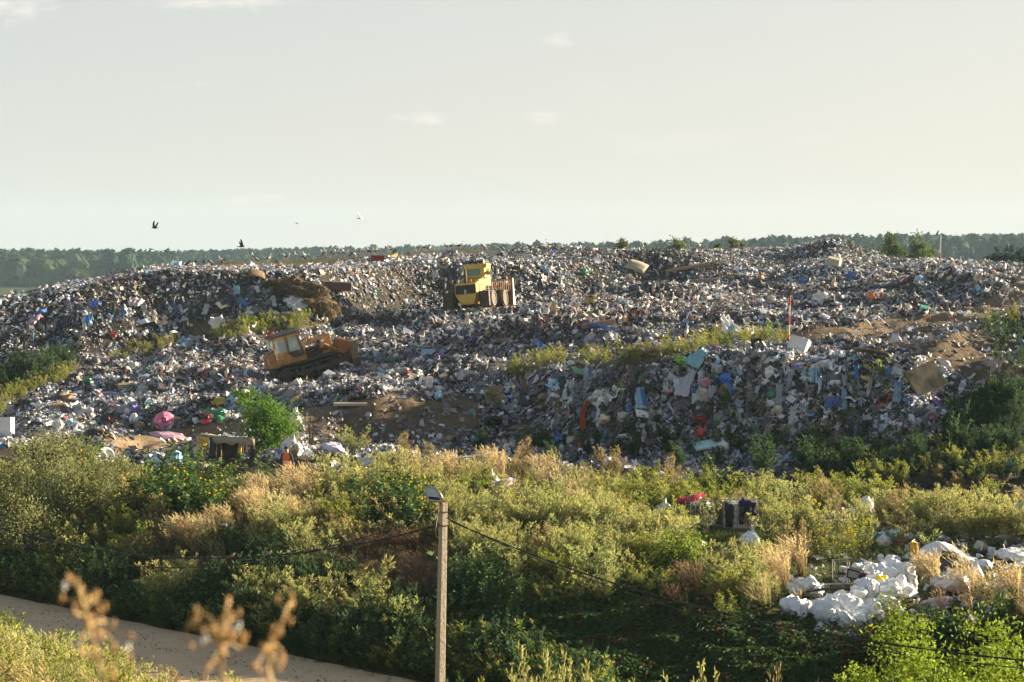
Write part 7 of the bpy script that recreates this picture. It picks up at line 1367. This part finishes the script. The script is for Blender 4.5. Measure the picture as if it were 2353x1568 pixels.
def trees():
    YG_ = (.13, .19, .03)
    p = hit(626, 1035, 90); tree('green_shrub', p-Vector((0, 0, .2)), 3.0, 1.5, 'bright green leafy bush growing between the shack and the dirt slope', 'shrub', (.10, .20, .02), 1, 70, 130, .13, .07, .05, stems=3, lean=-.12)
    p = hit(575, 960, 95); tree('green_shrub', p, 1.7, .9, 'sparse airy green bush reaching left above the shack', 'shrub', (.11, .20, .02), 2, 22, 50, .12, .03, .3, stems=2, lean=-.25)
    for i, (vx, vy, h_, rx, lb) in enumerate([(95, 1190, 3.2, 2.0, 'big silvery willow shrub at the far left, the upper left of the group'), (190, 1215, 3.0, 1.9, 'silvery willow shrub second from the left of the group'), (40, 1290, 3.0, 1.8, 'silvery willow shrub lowest at the left edge'), (135, 1110, 2.6, 1.6, 'silvery green willow shrub standing highest on the left'), (265, 1160, 2.2, 1.4, 'small silvery willow shrub at the right end of the group')]):
        p = hit(vx, vy, 60); tree('willow_shrub', p-Vector((0, 0, .3)), h_, rx, lb, 'shrub', (.19, .20, .075), 10+i, 85, 110, .12, .05, .05, group='silvery willow shrubs at the left edge', stems=4)
    p = hit(1562, 1325, 60); tree('ash_sapling', p, 1.7, .9, 'yellow-green leafy sapling standing in the silvery wormwood', 'sapling', (.20, .26, .03), 21, 30, 60, .12, .03, .1)
    # box elder close to the camera at the lower right: several branches of compound leaves
    for i, (vx, vt, Y, rx, lb) in enumerate([(2065, 1400, 37, .75, 'yellow-green box elder shrub nearest the sack pile at the lower right'), (2180, 1420, 36, .85, 'yellow-green box elder shrub in the middle of the lower right corner'), (2300, 1425, 36.5, .85, 'yellow-green box elder shrub at the right edge of the lower right corner'), (2120, 1480, 34.5, .9, 'lower box elder shrub in front of the middle ones'), (2260, 1490, 34.5, .9, 'lower box elder shrub near the bottom right corner'), (1975, 1500, 38, .5, 'small bright feathery box elder at the left of the corner shrubs')]):
        a, _ = slopes(vx, vt); x = a*Y; g = float(hh(x, Y)); h_ = at(vx, vt, Y).z-g; tree('box_elder', (x, Y, g), h_, rx, lb, 'shrub', (.22, .29, .025), 30+i, 90, 60, .095, .05, .30, group='box elder shrubs in the lower right corner', stems=3)
    # dry golden bushes and roots of the right corner
    # ridge bushes
    for i, (vx, vt, wv, lb) in enumerate([(1430, 546, 34, 'rounded yellow-green bush on the ridge, leftmost of the ridge bushes'), (1480, 560, 14, 'tiny bush right beside the leftmost ridge bush'), (1555, 547, 38, 'wide yellow-green bush on the ridge right of the leftmost one'), (1685, 545, 26, 'dark green bush on the ridge left of the right mound'), (1648, 558, 14, 'tiny bush left beside the dark green ridge bush'), (1706, 556, 8, 'tiny bush right beside the dark green ridge bush')]):
        Y = 233; a, _ = slopes(vx, vt); g = min(float(hh(a*Y, Y)), 14.2); topz = at(vx, vt, Y).z; rx = wv/2/F*Y*1.1; tree('ridge_bush', (a*Y, Y, g-1.2), topz-g+1.2, rx, lb, 'shrub', (.13, .16, .035), 50+i, 34, 40, .30, .06, .0, group='bushes on the ridge')
    for i, (vx, vt, wv, col, lb) in enumerate([(2052, 529, 46, (.075, .11, .03), 'left of the two tall poplars behind the mound'), (2118, 527, 48, (.08, .115, .03), 'right of the two tall poplars behind the mound'), (2103, 562, 44, (.17, .19, .04), 'low yellow-green shrub in front of the right poplar'), (2140, 568, 18, (.08, .12, .035), 'slim green sapling right of the right poplar'), (2000, 566, 46, (.035, .07, .025), 'dark broad tree left of the left poplar'), (2030, 572, 40, (.035, .07, .025), 'dark low tree just left of the left poplar'), (2085, 572, 34, (.04, .075, .03), 'dark low tree between the two poplars')]):
        Y = 228+i*2; a, _ = slopes(vx, vt); g = float(hh(a*Y, Y))-1.5; topz = at(vx, vt, Y).z; tree('poplar' if i < 2 else 'tree', (a*Y, Y, g), topz-g, wv/2/F*Y*1.35, lb, 'tree', col, 70+i, 80, 60, .28, .12, .02, shape=.75 if i < 2 else 1.0)
    for i, (vx, vt, wv) in enumerate([(2270, 575, 30), (2292, 571, 30), (2318, 562, 40), (2347, 560, 34)]):
        Y = 290; a, _ = slopes(vx, vt); g = 6.0; topz = at(vx, vt, Y).z; tree('pine_tree', (a*Y, Y, g), topz-g, wv/2/F*Y*1.1, ['low dark pine leftmost of the four at the right edge', 'dark pine second of the four at the right edge', 'broad dark pine third of the four at the right edge', 'dark pine rightmost at the right edge of the photo'][i], 'tree', (.022, .045, .022), 90+i, 50, 46, .38, .15, .1, shape=.7)
    Y = 1100; a, _ = slopes(176, 620); g = float(farz(np.array([a*Y]), np.array([Y*1.]))[0]); topz = at(176, 620, Y).z; tree('round_tree', (a*Y, Y, g), topz-g, 20/F*Y*1.05, 'single round green tree in front of the far woods at the left', 'tree', (.06, .09, .025), 99, 90, 60, 1.1, .5, .05)
    # bare thin stems beside the green bush
    p = hit(712, 1030, 90); b = MB(); r = random.Random(2)
    for i in range(14): a = r.uniform(-.5, .5); L = r.uniform(1.2, 2.6); b.tube([(a*.2, 0, 0), (a*.6, r.uniform(-.1, .1), L*.55), (a*1.2+r.uniform(-.2, .2), 0, L)], [.018, .012, .004], 5)
    tag(b.build('bare_shrub', M['bark'], None, p), 'leafless thin-stemmed shrub right of the bright green bush', 'shrub')
trees()
# out-of-focus dry flower stalks right in front of the camera
def drystalks():
    md = mat('dry seed head', (.40, .23, .09), .8, noise=.4, nscale=60, col2=(.62, .40, .18)); ms = mat('dry stem', (.50, .34, .15), .8); mw = mat('pale seed fluff', (.78, .74, .66), .8); r = random.Random(6)
    def stalk(path, heads, Y, label, spread=14):
        a = at(path[0][0], path[0][1], Y); g = float(hh(a.x, Y)); base = Vector((a.x, Y, g)); t = empty('dry_flower_stalk', base, label, 'dry plant', 'blurred dry stalks in the foreground'); b = MB(); P = [Vector((0, 0, 0))]+[at(x, y, Y+.04*math.sin(i))-base for i, (x, y) in enumerate(path)]
        b.tube(P, [.005]+[.0034-.0018*i/len(path) for i in range(len(path))], 6); hb = MB(); wb = MB()
        for (x, y, n) in heads:
            j = min(P[1:], key=lambda q: (q-(at(x, y, Y)-base)).length); c = at(x, y, Y+r.uniform(-.05, .05))-base; b.tube([j, j.lerp(c, .5)+Vector((0, 0, .004)), c], .0011, 5)
            hb = MB(); wb = MB()
            for k in range(max(1, int(n*.5))):
                q = c+Vector((r.gauss(0, .004), r.gauss(0, .006), r.gauss(0, .005))); (hb if (x*7+y) % 9 else wb).tube([q+Vector((0, 0, -.004)), q+Vector((0, 0, .001)), q+Vector((r.uniform(-.003, .003), 0, .007))], [.0012, .0027, .001], 7)
            if hb.v: hb.build('seed_head', md, t, smooth=True)
            if wb.v: wb.build('seed_fluff', mw, t, smooth=True)
        b.build('stem', ms, t)
    stalk([(250, 1640), (235, 1560), (222, 1500), (205, 1440), (195, 1400), (180, 1350)], [(160, 1330, 5), (155, 1345, 4), (185, 1350, 5), (210, 1372, 4), (228, 1382, 4), (145, 1375, 4), (165, 1400, 4), (175, 1410, 3), (222, 1400, 4), (245, 1430, 5), (205, 1430, 4), (238, 1460, 4), (200, 1455, 3), (190, 1470, 4), (262, 1475, 3), (300, 1468, 3), (180, 1485, 3)], 2.45, 'blurred brown flower stalk at the lower left, the left one')
    stalk([(525, 1650), (520, 1568), (508, 1540), (515, 1480), (512, 1450), (520, 1400)], [(530, 1385, 5), (540, 1420, 6), (520, 1440, 7), (498, 1450, 6), (545, 1450, 6), (560, 1470, 5), (532, 1470, 8), (480, 1445, 4), (455, 1425, 5), (440, 1440, 5), (465, 1470, 4), (445, 1495, 3), (550, 1490, 5), (500, 1520, 5), (480, 1540, 4), (450, 1400, 2), (510, 1500, 6)], 2.5, 'blurred brown flower stalk at the lower left, the densest middle one')
    stalk([(630, 1660), (622, 1568), (615, 1530), (625, 1480), (640, 1450), (655, 1410)], [(670, 1390, 5), (675, 1382, 3), (655, 1420, 5), (640, 1450, 5), (620, 1475, 5), (605, 1495, 4), (650, 1500, 4), (630, 1510, 3), (590, 1530, 5), (602, 1555, 4), (640, 1545, 4), (648, 1390, 3)], 2.55, 'blurred brown flower stalk at the lower left, the right one')
    stalk([(265, 1650), (245, 1590), (225, 1520), (205, 1510)], [(182, 1500, 3), (215, 1512, 6), (248, 1545, 3), (298, 1540, 3), (262, 1560, 4), (300, 1500, 2)], 2.4, 'short blurred stalk with pale fluff in the lower left')
drystalks()
finish_labels()
# ------------------------------------------------------------------ haze
def haze():
    m = bpy.data.materials.new('haze'); m.use_nodes = True; t = m.node_tree; t.nodes.remove(t.nodes['Principled BSDF'])
    v = t.nodes.new('ShaderNodeVolumePrincipled'); v.inputs['Color'].default_value = (.58, .82, 1, 1); v.inputs['Density'].default_value = .00010; v.inputs['Anisotropy'].default_value = 0
    t.links.new(v.outputs[0], t.nodes['Material Output'].inputs['Volume'])
    b = MB(); b.box((0, 1640, 12), (4400, 3440, 150)); o = b.build('haze', m); tag(o, 'thin bluish air haze over the distance', kind='stuff')
haze()
